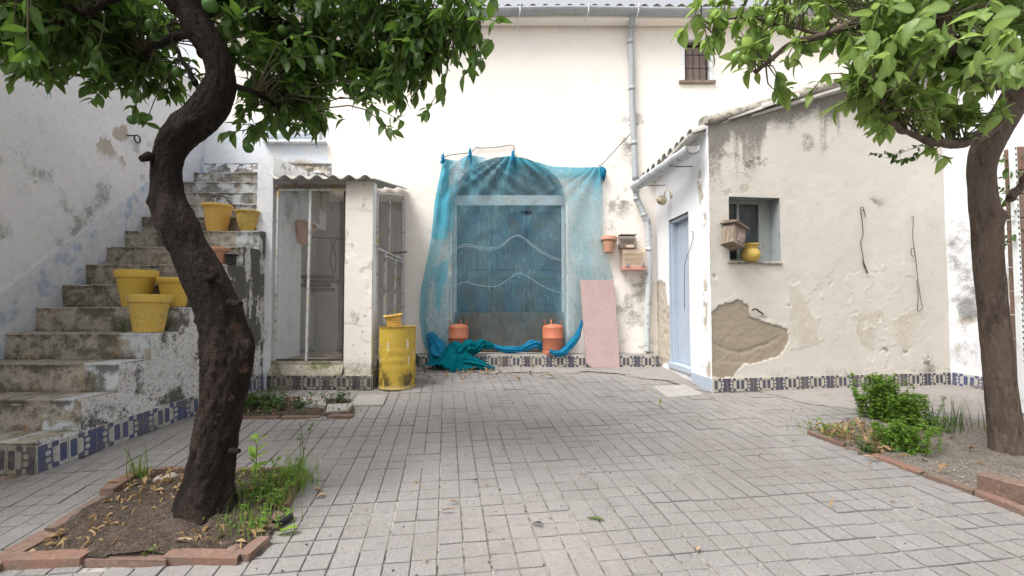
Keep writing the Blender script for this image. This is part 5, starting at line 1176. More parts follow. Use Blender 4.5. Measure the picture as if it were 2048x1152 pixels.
# ================================================================ DRUM
dc = Vector((P(795, 700, 5.76).x, 5.76, gz(5.76))); drum = thing('metal_drum', 'rusting yellow metal drum standing by the corner of the aviary', 'drum', dc); DR = .216; DH = 1.055 - dc.z
prof = [(.001, .004), (DR * .96, .002), (DR + .004, .0), (DR + .004, .016)] + [(DR + .0025 * math.sin(z * 60) * (1 if .2 < z < .5 else 0), z) for z in np.linspace(.02, DH - .02, 26)] + [(DR + .005, DH - .012), (DR + .005, DH), (DR - .008, DH), (DR - .010, DH - .02), (.001, DH - .024)]
V, q = lathe(prof, 64); a = np.arctan2(V[:, 1], V[:, 0]); zz = V[:, 2]; side = np.hypot(V[:, 0], V[:, 1]) > DR * .9
V[:, 0] *= 1 + .012 * np.sin(a * 2 + zz * 3); n_ = fbm(a * 1.2 + 5, zz * 2.2, 3, 5, 501)
mk = np.stack([np.clip((1 - ss(.0, .42, zz - .12 * np.sin(a * 2 + 1) * (zz < .4))) * .85 * ss(.2, .6, n_) * 1.2 + .5 * (zz > DH - .02) + .3 * ss(.55, .7, n_), 0, 1), np.clip(.9 * (zz < .03) + .5 * (1 - ss(.0, .14, zz)) + .5 * ss(DH - .1, DH, zz) * ss(.45, .6, n_) + .9 * (~side), 0, 1), .8 * ss(.70, .74, fbm(a * 3, zz * 2, 3, 4, 502)) * (zz > .3), np.ones_like(zz)], -1)
o = link('drum_body', npm('drum_body', V, [q[:, ::-1]], m_yeld, smooth=True, mask=mk), drum); o.modifiers.new('e', 'EDGE_SPLIT').split_angle = R(50)
for k in range(4):  # tall stencilled scratches
    a = R(-62 + 3.2 * k); MB_ = MB(); 
c = P(789, 652, 5.68); pot('flower_pot', (c.x, 5.68, dc.z + DH - .012), .113, .085, .16, m_yelo, 'small yellow plastic pot tilted on top of the rusty drum', tilt=(R(4), R(-7), 0), ridges=5, scallop=30, rim=.02)
# ================================================================ POTS ON THE STAIRS
def tread(n, px_, f=.5):
    Y = sy(n) + .294 * f; z = szt(n); c = P(px_, 600, Y); return Vector((c.x, Y, z + .006))
pot('flower_pot', tread(5, 272, .40), .218, .135, .345, m_yel2, 'widest clean yellow pot, at the back left of the three on the lower steps', rim=.075, group='yellow pots on the stairs', rimw=.02)
pot('flower_pot', tread(5, 349, .50), .178, .115, .275, m_yel2, 'yellow pot half hidden behind the dark trunk on the lower steps', rim=.055, group='yellow pots on the stairs', rimw=.018)
pot('flower_pot', tread(4, 299, .48), .213, .140, .335, m_yel, 'stained dirty yellow pot standing in front of two others on the steps', rim=.075, group='yellow pots on the stairs', rimw=.02)
pot('flower_pot', tread(9, 431, .45), .196, .128, .335, m_yelo, 'orange-yellow pot with a scalloped rim high on the stairs', rim=.035, ridges=9, scallop=34, group='yellow pots on the stairs', rimw=.012)
pot('flower_pot', tread(9, 492.5, .35), .148, .085, .245, m_yel, 'rounded yellow pot with woven ridges on the upper step beside the parapet', rim=.03, ridges=12, bowl=True, group='yellow pots on the stairs')
pot('flower_pot', tread(7, 437, .45), .118, .075, .19, m_terra, 'small terracotta pot on the step above the yellow trio', rim=.05)
pot('flower_pot', tread(7, 420, .25), .065, .045, .14, m_yel, 'tiny pale yellow pot peeping out from behind the trunk', rim=.03)
pot('flower_pot', tread(7, 461, .40), .075, .055, .115, m_black, 'small black plastic pot next to the terracotta pot on the stairs', rim=.02)
t9 = tread(9, 431, .45); zc = t9.z + .335; m = MB(); Yh = t9.y
for a, b in (((418, 402), (424, 391)), ((424, 391), (455, 394)), ((424, 391), (438, 398)), ((432, 403), (441, 391)), ((446, 392), (462, 408)), ((452, 393), (472, 419)), ((426, 391), (427, 402)), ((455, 394), (463, 398))):
    m.tube([P(*a, Yh), P(*b, Yh)], .006, 6)
tag(m.obj('plant_hanger', m_dark, None), 'folded black wire plant hanger lying on the scalloped yellow pot', 'plant hanger')
# ================================================================ THINGS ON THE OUTBUILDING
u_, z_ = on_front(1502, 523); p = AF(u_, z_, -.01)
v_root = thing('vase', 'small bulging yellow vase on the sill of the dark window', 'vase', AF(u_, wzb - .008, -.005))
k = np.linspace(0, 1, 18); pr_ = [(.001, 0)] + [(.058 + .050 * math.sin(math.pi * min(1, kk * 1.02) ** .85) + .0016 * math.sin(kk * 60), kk * .185) for kk in k] + [(.098, .197), (.104, .203), (.104, .213), (.09, .213), (.085, .19), (.06, .02), (.001, .02)]
V, q = lathe(pr_, 40); o = link('vase_body', npm('vase_body', V, [q[:, ::-1]], m_yel, smooth=True), v_root)
# bird house
u_, z_ = on_front(1452, 473); bh = thing('birdhouse', 'weathered wooden birdhouse hanging crooked beside the window', 'birdhouse', AF(u_ - .0, z_ - .13, .12))
def bhp(name, c, hx, hy, hz , rot=(0, 0, 0), mat=m_wood, bev=.003):
    V, q, t = cham((hx * 2, hy * 2, hz * 2), bev); E_ = np.array(Euler(rot).to_matrix()); o = link(name, npm(name, V @ E_.T + np.array(c), [q, t], mat), bh); return o
bhp('front_board', (0, -.078, .12), .082, .008, .115, mat=m_wood); bhp('back_board', (0, .078, .13), .082, .008, .125)
for i in range(3): bhp('side_plank', (-.09, -.055 + .055 * i, .12), .008, .026, .115 + .004 * i)
bhp('side_plank', (.09, 0, .12), .008, .084, .115); bhp('floor_board', (0, 0, .006), .10, .09, .008)
bhp('roof_board', (-.012, -.01, .253), .125, .11, .008, (R(10), 0, 0)); bhp('roof_board', (-.03, -.02, .272), .09, .10, .006, (R(12), R(3), R(6)))
V, q = lathe([(.0005, 0), (.022, 0)], 20); V = V[:, [0, 2, 1]]; link('entrance_hole', npm('entrance_hole', V + np.array((.02, -.088, .14)), [q], m_void), bh)
bhp('front_patch', (.02, -.089, .10), .045, .003, .055, (0, R(4), 0), m_board, .001)
_V, _q, _t = tube([(.02, -.095, .085), (.02, -.135, .085)], .006, 6); link('bird_perch', npm('bird_perch', _V, [_q, _t], m_wood), bh)
bh.rotation_euler = (R(-6), R(19), R(24))
# dangling wires
def front_wire(name, pts, r, label, cat='wire', mat=m_cord, n=70, d=.02):
    L = []
    for x, y in pts: u_, z_ = on_front(x, y); L.append(AF(u_, z_, d + .01 * random.random()))
    return tangle(name, L, r, mat, label, cat, n=n)
front_wire('dangling_wire', [(1717, 418), (1722, 416), (1728, 434), (1724, 424), (1718, 420), (1720, 440), (1722, 470), (1718, 485), (1721, 505), (1723, 525), (1727, 540), (1732, 546), (1722, 520), (1726, 535)], .0045, 'kinked dark wire hanging from a nail in the middle of the beige wall')
front_wire('dangling_wire', [(1819, 436), (1823, 436), (1822, 470), (1824, 495), (1819, 498), (1820, 512), (1826, 510), (1824, 493), (1828, 520), (1832, 560), (1838, 600), (1840, 615), (1836, 622), (1831, 618), (1832, 590), (1830, 560)], .0035, 'long looped wire hanging near the right end of the beige wall', mat=m_cord)
front_wire('tap', [(1501, 620), (1508, 618), (1516, 624), (1522, 628)], .010, 'small old water tap stub above the bare plaster patch', 'tap', m_dark, 20, .03)
L = [ASd(*on_side(x, y), .02) for x, y in [(1386, 462), (1389, 465), (1388, 480), (1382, 500), (1375, 520), (1372, 545), (1372, 620)]]
tangle('dangling_wire', L, .004, m_cord, 'thin wire hanging beside the grey door', 'wire')
# wall lamp (tulip on a bracket)
s_, z_ = on_side(1343, 396); wl = thing('wall_lamp', 'small aged brass and white lamp on the wall above the grey door', 'wall lamp', ASd(s_, z_, .0))
def part_l(name, prof, off, rot, mat, n=24):
    V, q = lathe(prof, n); E_ = np.array(Euler(rot).to_matrix()); return link(name, npm(name, V @ E_.T + np.array(off), [q[:, ::-1]], mat, smooth=True), wl)
part_l('lamp_shade', [(.02, .0), (.055, -.02), (.075, -.06), (.07, -.10), (.045, -.12), (.03, -.118), (.04, -.09), (.015, -.01)], (-.10, 0, .02), (0, R(38), 0), m_jug)
V, q, t = tube([(0, 0, .03), (-.03, 0, .12), (-.07, 0, .13), (-.10, 0, .07), (-.10, 0, .02)], .011, 8); link('lamp_arm', npm('lamp_arm', V, [q, t], m_jug, smooth=True), wl)
part_l('lamp_mount', [(.001, 0), (.04, 0), (.035, .012), (.001, .014)], (0, 0, .03), (0, R(-90), 0), m_jug)
# drain stub at the corner
dp_ = G(1412, 776); m = MB(); V, q, t = tube([(dp_.x - .01, dp_.y - .04, dp_.z + .045), (dp_.x + .16, dp_.y + .04, dp_.z + .055)], .033, 16, False); m.add(V, q); V2, q2, t2 = tube([(dp_.x - .01, dp_.y - .04, dp_.z + .045), (dp_.x + .16, dp_.y + .04, dp_.z + .055)], .027, 16, False); m.add(V2, q2[:, ::-1])
tag(m.obj('drain_pipe', m_dark, None, smooth=True), 'short open drain pipe at the foot of the outbuilding corner', 'pipe')
# rubble stone in the corner by the downpipe
# ================================================================ LEAVES
def leaf_geo(bend, fold, wide=1., n=5, curl=0.):
    """unit leaf along +X, normal +Z, length 1"""
    t = np.linspace(0, 1, n + 1); w = wide * .5 * np.sin(np.pi * t ** .85) ** .9 * (1 - .25 * t); w[0] = .02; w[-1] = .004
    z = -bend * t ** 2; x = t * (1 - .25 * bend * t)
    V = []
    for i in range(n + 1):
        V += [(x[i], -w[i], z[i] + fold * w[i] + curl * w[i] ** 2), (x[i], 0, z[i]), (x[i], w[i], z[i] + fold * w[i] + curl * w[i] ** 2)]
    q = []
    for i in range(n):
        a = 3 * i; q += [(a, a + 3, a + 4, a + 1), (a + 1, a + 4, a + 5, a + 2)]
    return np.array(V), np.array(q)
def vein(n): m_ = np.zeros((n, 4)); m_[1::3] = 1; m_[:, 3] = 1; return m_
LG = [leaf_geo(b, f, w) for b, f, w in ((.1, .25, .50), (.35, .35, .46), (.55, .2, .52), (.2, .5, .44), (.45, .1, .55), (.0, .35, .5))]
def frames(d, up):
    d = d / np.linalg.norm(d, axis=1)[:, None]; y = np.cross(up, d); y /= np.linalg.norm(y, axis=1)[:, None] + 1e-9; z = np.cross(d, y)
    return np.stack([d, y, z], -1)                     # columns
def leaves_mesh(pos, d, up, size, rng, geos=LG):
    Fm = frames(d, up); k = rng.integers(0, len(geos), len(pos)); VV = []; FF = []; RN = []; off = 0
    for g, (V, q) in enumerate(geos):
        m_ = k == g
        if not m_.any(): continue
        W = np.einsum('nij,vj->nvi', Fm[m_], V) * size[m_][:, None, None] + pos[m_][:, None]
        n_ = m_.sum(); VV.append(W.reshape(-1, 3)); FF.append((q[None] + (np.arange(n_) * len(V))[:, None, None] + off).reshape(-1, 4)); off += n_ * len(V)
        RN.append(np.repeat(rng.random(n_), len(V)))
    return np.concatenate(VV), np.concatenate(FF), np.concatenate(RN)
def crown(tree, blobs, nclus, branches, rng, mat, mato, size, per=(6, 11), droop=.55, extra=None, parts=300, outside=.35):
    """leaf clusters spread in the crown's volume, each on a twig that grows from the nearest limb"""
    vol = np.array([b[3] * b[4] * b[5] * (b[6] if len(b) > 6 else 1) for b in blobs]); pick = rng.choice(len(blobs), nclus, p=vol / vol.sum()); C = []
    for i in pick:
        b = blobs[i]; v = rng.normal(size=3); v /= np.linalg.norm(v); r = rng.random() ** .42
        C.append((b[0] + v[0] * r * b[3], b[1] + v[1] * r * b[4], b[2] + v[2] * r * b[5]))
    C = np.array(C)
    clump = fbm(C[:, 0] * 1 + 3, C[:, 2] + C[:, 1], 3.2, 3, 77); C = C[clump > .36 + 0 * clump]
    if extra is not None and len(extra): C = np.concatenate([C, extra])
    bp = np.concatenate(branches); tw = MB(); Ps = []; Ds = []; Us = []; Sz = []
    for c in C:
        dd = np.linalg.norm(bp - c, axis=1); j = np.argmin(dd + .25 * np.maximum(bp[:, 2] - c[2], 0)); s0 = bp[j]
        L = np.linalg.norm(c - s0); out = (c - s0) / (L + 1e-6)
        st = s0 if L < .55 else c - out * .55
        mid = (st + c) / 2 + rng.normal(0, .05, 3) + (0, 0, .05); tpts = resamp([st, mid, c], 6)
        tw.tube(tpts, np.linspace(.0055, .0022, 6), 4, False)
        n = rng.integers(*per)
        for q in range(n):
            f = rng.random() ** .6; p = tpts[0] * 0 + np.array([np.interp(.45 * 5 + f * .55 * 5, np.arange(6), tpts[:, a]) for a in range(3)])
            d = out * .6 + rng.normal(0, .65, 3) + (0, 0, -droop)
            Ps.append(p); Ds.append(d); Us.append(np.array((rng.normal(0, .5), rng.normal(0, .5), 1.))); Sz.append(size * rng.uniform(.6, 1.25))
    Ps, Ds, Us, Sz = map(np.array, (Ps, Ds, Us, Sz))
    px, py = to_px(Ps); inv = (px > 0) & (px < 2048) & (py > -10) & (py < 1152) & (Ps[:, 1] > .4)
    near_ = np.argsort(np.where(inv, Ps[:, 1] / Sz, 1e9))[:parts]; isp = np.zeros(len(Ps), bool); isp[near_] = True
    V, q, rn = leaves_mesh(Ps[~isp], Ds[~isp], Us[~isp], Sz[~isp], rng)
    world_obj('leaf', V, q, mat, tree, 'stuff', rnd=rn, smooth=True, mask=vein(len(V)))
    tw.obj('twig', m_twig, tree, 'stuff')
    mes = [npm('leaf', g[0], g[1], mato, smooth=True, mask=vein(len(g[0]))) for g in LG]; Fm = frames(Ds[isp], Us[isp]); o0 = org(tree)
    for p, f, s in zip(Ps[isp], Fm, Sz[isp]):
        o = link('leaf', mes[int(rng.integers(0, len(mes)))], tree)
        o.matrix_local = Matrix.Translation(Vector(p) - o0) @ Matrix(f.tolist()).to_4x4() @ Matrix.Scale(float(s), 4)
    return C
m_twig = pm('twig_bark', (.09, .085, .05), .9, [('n', 30, .5, .7, (.05, .04, .03), .7)])
LASTQ = [None]
def trunk(name, path, tree, mat, seed, n=200, m_=56, knots=(), amp=.10, groove=0., flare=.0):
    """path: (px, py, width_px, Y); knots: (px, py, side, size m)"""
    A = []
    for x, y, w_, Y in path: p = P(x, y, Y); A.append((p.x, p.y, p.z, w_ * Y / F / 2 / math.sqrt(1 + (p.x / p.y) ** 2)))
    q = resamp(A, n); V, f, t_ = tube(q[:, :3], q[:, 3], m_, True); nv = n * m_
    Vm = V[:nv].reshape(n, m_, 3); c = q[:, None, :3]; d = Vm - c; th = np.arange(m_)[None] / m_ * 2 * np.pi; hh = np.cumsum(np.r_[0, np.linalg.norm(np.diff(q[:, :3], axis=0), axis=1)])[:, None]
    lowk = ss(.02, .22, hh - .0); k = 1 + amp * 2 * lowk * (fbm(np.cos(th) * 1.2 + seed + hh * 1.1, np.sin(th) * 1.2 + hh * 2.6, 1.7, 5, seed) - .5) + amp * 1.6 * lowk * (fbm(np.cos(th) * 1.2 + 3, hh * 3.2 + np.sin(th) * .7, 4, 5, seed + 5, .6) - .5) + amp * 1.2 * lowk * (fbm(np.sin(th) * 1.2 - 3, hh * 2.2 + np.cos(th) * .7, 3, 4, seed + 6) - .5)
    k = k + groove * (np.sin(th * 5 + hh * 2.2) + .6 * np.sin(th * 9 - hh * 3)) * (fbm(hh * 2 + 0 * th, th * .5, 1, 2, seed + 9))
    if flare: k = k + flare * np.exp(-hh / .16) * (1 + .5 * np.sin(th * 4 + 1) + .3 * np.sin(th * 7))
    Vm = c + d * k[..., None]
    for kx, ky, Yk, rad, hgt in knots:
        kp = np.array(tuple(P(kx, ky, Yk))); dist = np.linalg.norm(Vm - kp, axis=-1); dn = d / (np.linalg.norm(d, axis=-1, keepdims=True) + 1e-9)
        w_ = np.exp(-(dist / rad) ** 2); Vm = Vm + dn * (hgt * w_ * (1 + .5 * (fbm(Vm[..., 0] * 30, Vm[..., 2] * 30 + Vm[..., 1] * 20, 1, 3, seed) - .5)))[..., None]
    V[:nv] = Vm.reshape(-1, 3); LASTQ[0] = q
    o = world_obj(name, V, [f, t_], mat, tree, smooth=True); return q[:, :3]
def limb(tree, pts, r0, r1, mat, seed, n=40, name='branch'):
    q = resamp([tuple(P(*p)) for p in pts], n); r = np.linspace(r0, r1, n) * (1 + .16 * (vn(np.arange(n) * .5, np.zeros(n), seed) - .5) * 2); q = q + .012 * (np.stack([vn(np.arange(n) * .35, np.full(n, i * 5.), seed) for i in range(3)], -1) - .5)
    MB().tube(q, r, 14).obj(name, mat, tree, smooth=True); return q
def scar(tree, px, py, Y, r, mat=m_scar, out=(0, -1, 0), dist=.0):
    q = LASTQ[0]; qx, qy = to_px(q[:, :3]); i = int(np.argmin(abs(qy - py))); c = q[i, :3]; rad = q[i, 3]; x = (px - 1024) / F * (c[1] - rad * .7); dx = float(np.clip(x - c[0], -rad * .93, rad * .93))
    o_ = Vector((dx, -math.sqrt(rad ** 2 - dx ** 2), 0)).normalized(); a = Vector(c) + o_ * rad * 1.03; o_ = (o_ + Vector((0, -.25, .05))).normalized(); m = MB(); V, q, t = tube([a - o_ * .05, a + o_ * (.001 + dist)], [r * 1.15, r], 16)
    V = V + RNG.normal(0, .002, V.shape); m.add(V, q, t); V, q, t = tube([a + o_ * (.0 + dist), a + o_ * (.007 + dist), a + o_ * (-.002 + dist)], [r, r * .8, r * .45], 16, False)
    m.add(V, q); m.obj('branch_scar', mat, tree, smooth=False)
# ---------------------------------------------------------------- left orange tree
T1 = thing('orange_tree', 'dark gnarled orange tree leaning in the brick-edged bed at left', 'tree', G(412, 1030))
TP = [(405, 1060, 160, 2.56), (410, 1025, 132, 2.58), (418, 960, 108, 2.60), (426, 900, 97, 2.61), (437, 840, 95, 2.62), (446, 790, 100, 2.62), (452, 740, 112, 2.62), (453, 700, 118, 2.62), (446, 655, 108, 2.62), (430, 605, 98, 2.62), (408, 555, 98, 2.63), (381, 505, 98, 2.64),
      (357, 455, 108, 2.65), (338, 410, 96, 2.66), (333, 365, 82, 2.67), (336, 320, 84, 2.68), (352, 282, 88, 2.68), (386, 250, 90, 2.68), (420, 215, 94, 2.68), (438, 180, 84, 2.68), (441, 145, 72, 2.67), (430, 105, 74, 2.66), (400, 60, 74, 2.65), (378, 15, 66, 2.64), (362, -60, 60, 2.62), (350, -140, 50, 2.6)]
kn = [(505, 692, 2.6, .05, .035), (500, 720, 2.55, .05, .02), (392, 735, 2.6, .03, .02), (288, 312, 2.65, .035, .045), (284, 402, 2.62, .035, .035), (415, 445, 2.6, .045, .035), (402, 415, 2.6, .03, .03), (388, 325, 2.6, .04, .025), (476, 200, 2.65, .05, .035), (330, 220, 2.6, .05, .03), (470, 665, 2.5, .04, .03), (350, 460, 2.5, .05, .02), (345, 390, 2.5, .05, -.03), (430, 450, 2.5, .05, .02), (455, 470, 2.5, .03, .02), (400, 640, 2.6, .03, .015), (480, 600, 2.6, .03, .02), (430, 550, 2.5, .04, .02), (484, 730, 2.5, .05, .02), (472, 785, 2.5, .04, .015), (368, 530, 2.6, .03, -.012), (350, 445, 2.5, .04, -.025)]
TP = [(a, b, c * (.84 if 90 < b < 520 else .94), d) for a, b, c, d in TP]
tq = trunk('trunk', TP, T1, m_bark, 31, 420, 110, [(a, b, c, d * .8, e * 1.5) for a, b, c, d, e in kn], .11, .015, .16)
for a in ((468, 655, 2.46, .030), (484, 733, 2.44, .033), (464, 789, 2.47, .020), (432, 549, 2.49, .022), (376, 452, 2.50, .020), (508, 708, 2.50, .022)): scar(T1, *a, out=(.35, -1, .1))
for a, b, c in (((458, 605, 2.55), (482, 608, 2.5), .014), ((462, 902, 2.54), (478, 902, 2.5), .012), ((300, 312, 2.6), (283, 318, 2.55), .018), ((408, 560, 2.56), (432, 552, 2.5), .016)):
    MB().tube([P(*a), P(*b)], [c * 1.5, c], 10).obj('branch_stub', m_bark, T1)
LB = [limb(T1, [(415, 110, 2.66), (408, 50, 2.72), (412, 0, 2.8), (430, -60, 2.95), (470, -120, 3.2)], .055, .035, m_bark, 1),
      limb(T1, [(362, 20, 2.63), (300, -40, 2.5), (200, -60, 2.4), (60, -60, 2.3)], .05, .02, m_bark, 2),
      limb(T1, [(400, 60, 2.66), (350, 75, 2.85), (300, 100, 3.1), (240, 150, 3.4), (150, 150, 3.6)], .030, .012, m_bark, 3),
      limb(T1, [(392, 168, 2.66), (370, 130, 2.7), (350, 90, 2.8), (338, 50, 2.9)], .016, .007, m_bark, 4),
      limb(T1, [(385, 10, 2.66), (470, -10, 2.8), (560, 40, 3.0), (650, 90, 3.2), (700, 130, 3.3)], .035, .010, m_bark, 5),
      limb(T1, [(520, 10, 2.9), (640, -20, 3.0), (780, 20, 3.1), (880, 60, 3.1), (960, 60, 3.05)], .028, .008, m_bark, 6),
      limb(T1, [(470, 170, 2.7), (520, 190, 2.9), (560, 215, 3.1), (600, 230, 3.3)], .018, .006, m_bark, 7),
      limb(T1, [(300, -40, 2.5), (200, 10, 2.7), (110, 50, 2.9), (30, 60, 3.0)], .022, .008, m_bark, 8),
      limb(T1, [(420, -60, 2.9), (600, -100, 3.3), (800, -90, 3.6), (950, -60, 3.7)], .035, .012, m_bark, 9)]
def Bp(px, py, Y, rx, ry, rz, w=1): p = P(px, py, Y); return (p.x, p.y, p.z, rx * Y / F, ry, rz * Y / F, w)
bl = [Bp(90, 50, 2.9, 150, .55, 95, 1.5), Bp(30, 60, 3.4, 170, .5, 80, 1), Bp(240, 70, 3.2, 130, .5, 100, 1.5), Bp(330, 150, 3.3, 60, .4, 55, 1.6), Bp(560, 90, 3.1, 130, .5, 120, 2.2), Bp(600, 205, 3.2, 75, .35, 60, 1.8), Bp(490, 245, 3.2, 60, .25, 28, 1.6),
      Bp(740, 90, 3.0, 130, .45, 110, 2.6), Bp(770, 190, 3.0, 65, .3, 55, 2.2), Bp(880, 50, 2.9, 105, .35, 75, 2.4), Bp(955, 35, 2.7, 55, .2, 60, 2.2), Bp(820, 140, 2.85, 80, .3, 45, 1.6), Bp(180, 170, 3.1, 45, .25, 32, 1), Bp(150, -80, 2.9, 300, .9, 90, .8), Bp(650, -90, 3.1, 380, .9, 90, .8), Bp(400, -240, 3.0, 480, 1.1, 150, .5), Bp(60, 110, 2.5, 120, .3, 45, .8)]
rg = np.random.default_rng(21)
ex = [tuple(P(*a)) for a in ((175, 208, 3.0), (265, 235, 3.0), (290, 250, 3.0), (560, 255, 3.0), (590, 250, 3.1), (635, 270, 3.1), (500, 275, 3.1), (785, 262, 2.8), (800, 240, 2.8), (850, 225, 2.8), (1000, 45, 2.6), (985, 80, 2.6), (920, 165, 2.75), (690, 240, 3.0), (20, 165, 3.0), (100, 180, 3.0), (450, 265, 3.2), (905, 110, 2.8), (880, 190, 2.8), (960, 110, 2.7))]
crown(T1, bl, 2300, [tq[-70:]] + LB, rg, m_leafL, m_leafLo, .098, (6, 11), .5, np.array(ex))
for a, r_ in (((303, 50, 2.8), .034), ((356, 144, 2.8), .032), ((310, 72, 2.85), .030), ((265, 187, 2.9), .026), ((497, 296, 3.0), .032), ((264, 240, 2.9), .028), ((420, 10, 2.5), .040), ((565, 60, 2.8), .03), ((60, 30, 2.6), .03)):
    V, q = lathe([(.0005, -r_)] + [(r_ * math.cos(t_), r_ * math.sin(t_)) for t_ in np.linspace(-1.45, 1.45, 11)] + [(.0005, r_)], 18); c = P(*a)
    MB().add(V + np.array(tuple(c)), q).tube([c + Vector((0, 0, r_ * .95)), c + Vector((.01, 0, r_ + .06))], .003, 5).obj('orange_fruit', m_fruit, T1, smooth=True)
# ---------------------------------------------------------------- right lemon tree
T2 = thing('lemon_tree', 'lemon tree with pale yellow-green leaves and smooth brown trunk at right', 'tree', G(2012, 905))
TP = [(2018, 935, 88, 3.52), (2016, 900, 80, 3.53), (2010, 850, 74, 3.54), (2002, 790, 70, 3.54), (1996, 720, 68, 3.54), (1989, 650, 66, 3.54), (1982, 580, 66, 3.53), (1976, 520, 66, 3.52), (1974, 460, 68, 3.51), (1968, 410, 66, 3.5), (1964, 370, 62, 3.5), (1964, 330, 64, 3.48), (1976, 290, 72, 3.46), (1998, 250, 74, 3.44), (2022, 210, 72, 3.42), (2044, 165, 70, 3.38), (2062, 110, 68, 3.3), (2075, 40, 60, 3.2), (2080, -60, 50, 3.1)]
tq2 = trunk('trunk', TP, T2, m_bark2, 57, 360, 96, [(2008, 430, 3.45, .05, .035), (2005, 700, 3.4, .05, .01), (1955, 800, 3.5, .03, .015), (1990, 620, 3.4, .06, .012), (2025, 395, 3.5, .05, .03)], .045, .035, .14)
LB2 = [limb(T2, [(2000, 235, 3.42), (1975, 262, 3.3), (1945, 278, 3.1), (1905, 288, 2.95)], .050, .030, m_bark2, 11), limb(T2, [(1905, 288, 2.95), (1850, 280, 2.8), (1790, 250, 2.7), (1760, 200, 2.65)], .026, .008, m_bark2, 12),
       limb(T2, [(2062, 130, 3.3), (2000, 112, 3.0), (1930, 100, 2.8), (1890, 75, 2.75), (1885, 0, 2.7), (1880, -80, 2.7)], .060, .040, m_bark2, 13),
       limb(T2, [(1890, 40, 2.72), (1800, 10, 2.7), (1720, 40, 2.7), (1650, 70, 2.72), (1590, 85, 2.75), (1540, 120, 2.8), (1510, 145, 2.8)], .030, .010, m_bark2, 14),
       limb(T2, [(1995, 180, 2.5), (2004, 120, 2.4), (1998, 60, 2.35), (1990, 0, 2.3)], .012, .008, m_bark2, 15), limb(T2, [(1650, 70, 2.72), (1560, 50, 2.75), (1480, 35, 2.8), (1400, 50, 2.85)], .010, .004, m_bark2, 16),
       limb(T2, [(2022, 395, 3.5), (2040, 375, 3.5), (2060, 340, 3.45)], .035, .02, m_bark2, 17)]
bl = [Bp(1560, 60, 2.8, 80, .25, 65, 1.4), Bp(1450, 55, 2.85, 55, .2, 60, .8), Bp(1650, 110, 2.8, 85, .3, 80, 1.4), Bp(1760, 90, 2.6, 100, .35, 110, 2.2), Bp(1850, 160, 2.8, 95, .35, 110, 2.4), Bp(1950, 80, 2.7, 110, .35, 110, 2.2), Bp(1730, 190, 2.8, 90, .3, 60, 1.8), Bp(1640, 165, 2.85, 60, .2, 40, 1), Bp(1860, 250, 2.9, 65, .25, 45, 2.4), Bp(1930, 215, 2.9, 60, .25, 45, 2.), Bp(1790, 220, 2.75, 60, .25, 40, 1.5), Bp(1480, 90, 2.85, 60, .2, 45, 1.),
      Bp(2010, 130, 2.4, 60, .2, 80, 1), Bp(1800, -60, 2.7, 260, .7, 80, .8), Bp(1900, -200, 2.9, 300, .9, 120, .5), Bp(1560, 190, 2.9, 40, .2, 20, .8), Bp(2060, 20, 3.2, 80, .5, 120, .8)]
rg = np.random.default_rng(33)
ex = [tuple(P(*a)) for a in ((1360, 70, 2.8), (1390, 30, 2.8), (1420, 100, 2.8), (1440, 80, 2.8), (1555, 180, 2.85), (1610, 205, 2.85), (1760, 265, 2.7), (1775, 250, 2.7), (1870, 300, 2.9), (1900, 318, 2.9), (1580, 180, 2.85), (1470, 120, 2.8), (1510, 30, 2.8), (2030, 60, 2.0), (1990, 70, 1.9), (2040, 130, 1.9), (1860, 20, 2.1), (1960, 30, 2.0), (1750, 60, 2.2), (1730, 100, 2.2), (1780, 110, 2.1))]
crown(T2, bl, 1500, [tq2[-60:]] + LB2, rg, m_leafR, m_leafRo, .112, (5, 9), .45, np.array(ex))
# large near leaves
bigs = [(1985, 55, 1.75, .085, -80), (2030, 110, 1.7, .10, 200), (1960, 100, 1.95, .10, -100), (1870, 40, 2.0, .11, 200), (1775, 110, 2.1, .12, -85), (1740, 60, 2.1, .12, -80), (1755, 160, 2.2, .11, -75), (2040, 20, 1.7, .11, 190), (1830, 20, 2.0, .12, 170), (1900, 10, 1.9, .12, 190), (1720, 110, 2.2, .11, -95)]
for x, y, Y, s_, an in bigs:
    V, q = leaf_geo(random.uniform(.1, .4), .12, .72, 8); p = P(x, y, Y); d = Vector((math.cos(R(an)), -.1, math.sin(R(an)))); up = Vector((random.uniform(-.2, .2), -1, .25)); yv = up.cross(d).normalized(); zv = d.cross(yv).normalized()
    world_obj('leaf', np.array(V) @ np.array([tuple(d.normalized()), tuple(yv), tuple(zv)]) * s_ * .85 + np.array(tuple(p)), q, m_leafRo, T2, smooth=True, mask=vein(len(V)))
for a in ((1520, 22), (1608, 42), (1655, 88), (1562, 60), (1490, 117), (1539, 97), (1635, 40), (1470, 116), (1540, 40)):
    c = P(*a, 2.72); V, q = lathe([(.0005, -.038)] + [(.024 * math.cos(t_), .030 * math.sin(t_)) for t_ in np.linspace(-1.45, 1.45, 11)] + [(.0005, .032)], 16)
    e_ = np.array(Euler((random.uniform(-.5, .5), random.uniform(-.7, .7), 0)).to_matrix()); MB().add(V @ e_.T + np.array(tuple(c)), q).tube([c + Vector((0, 0, .028)), c + Vector((.012, 0, .09))], .0025, 5).obj('lemon', m_fruitR, T2, smooth=True)
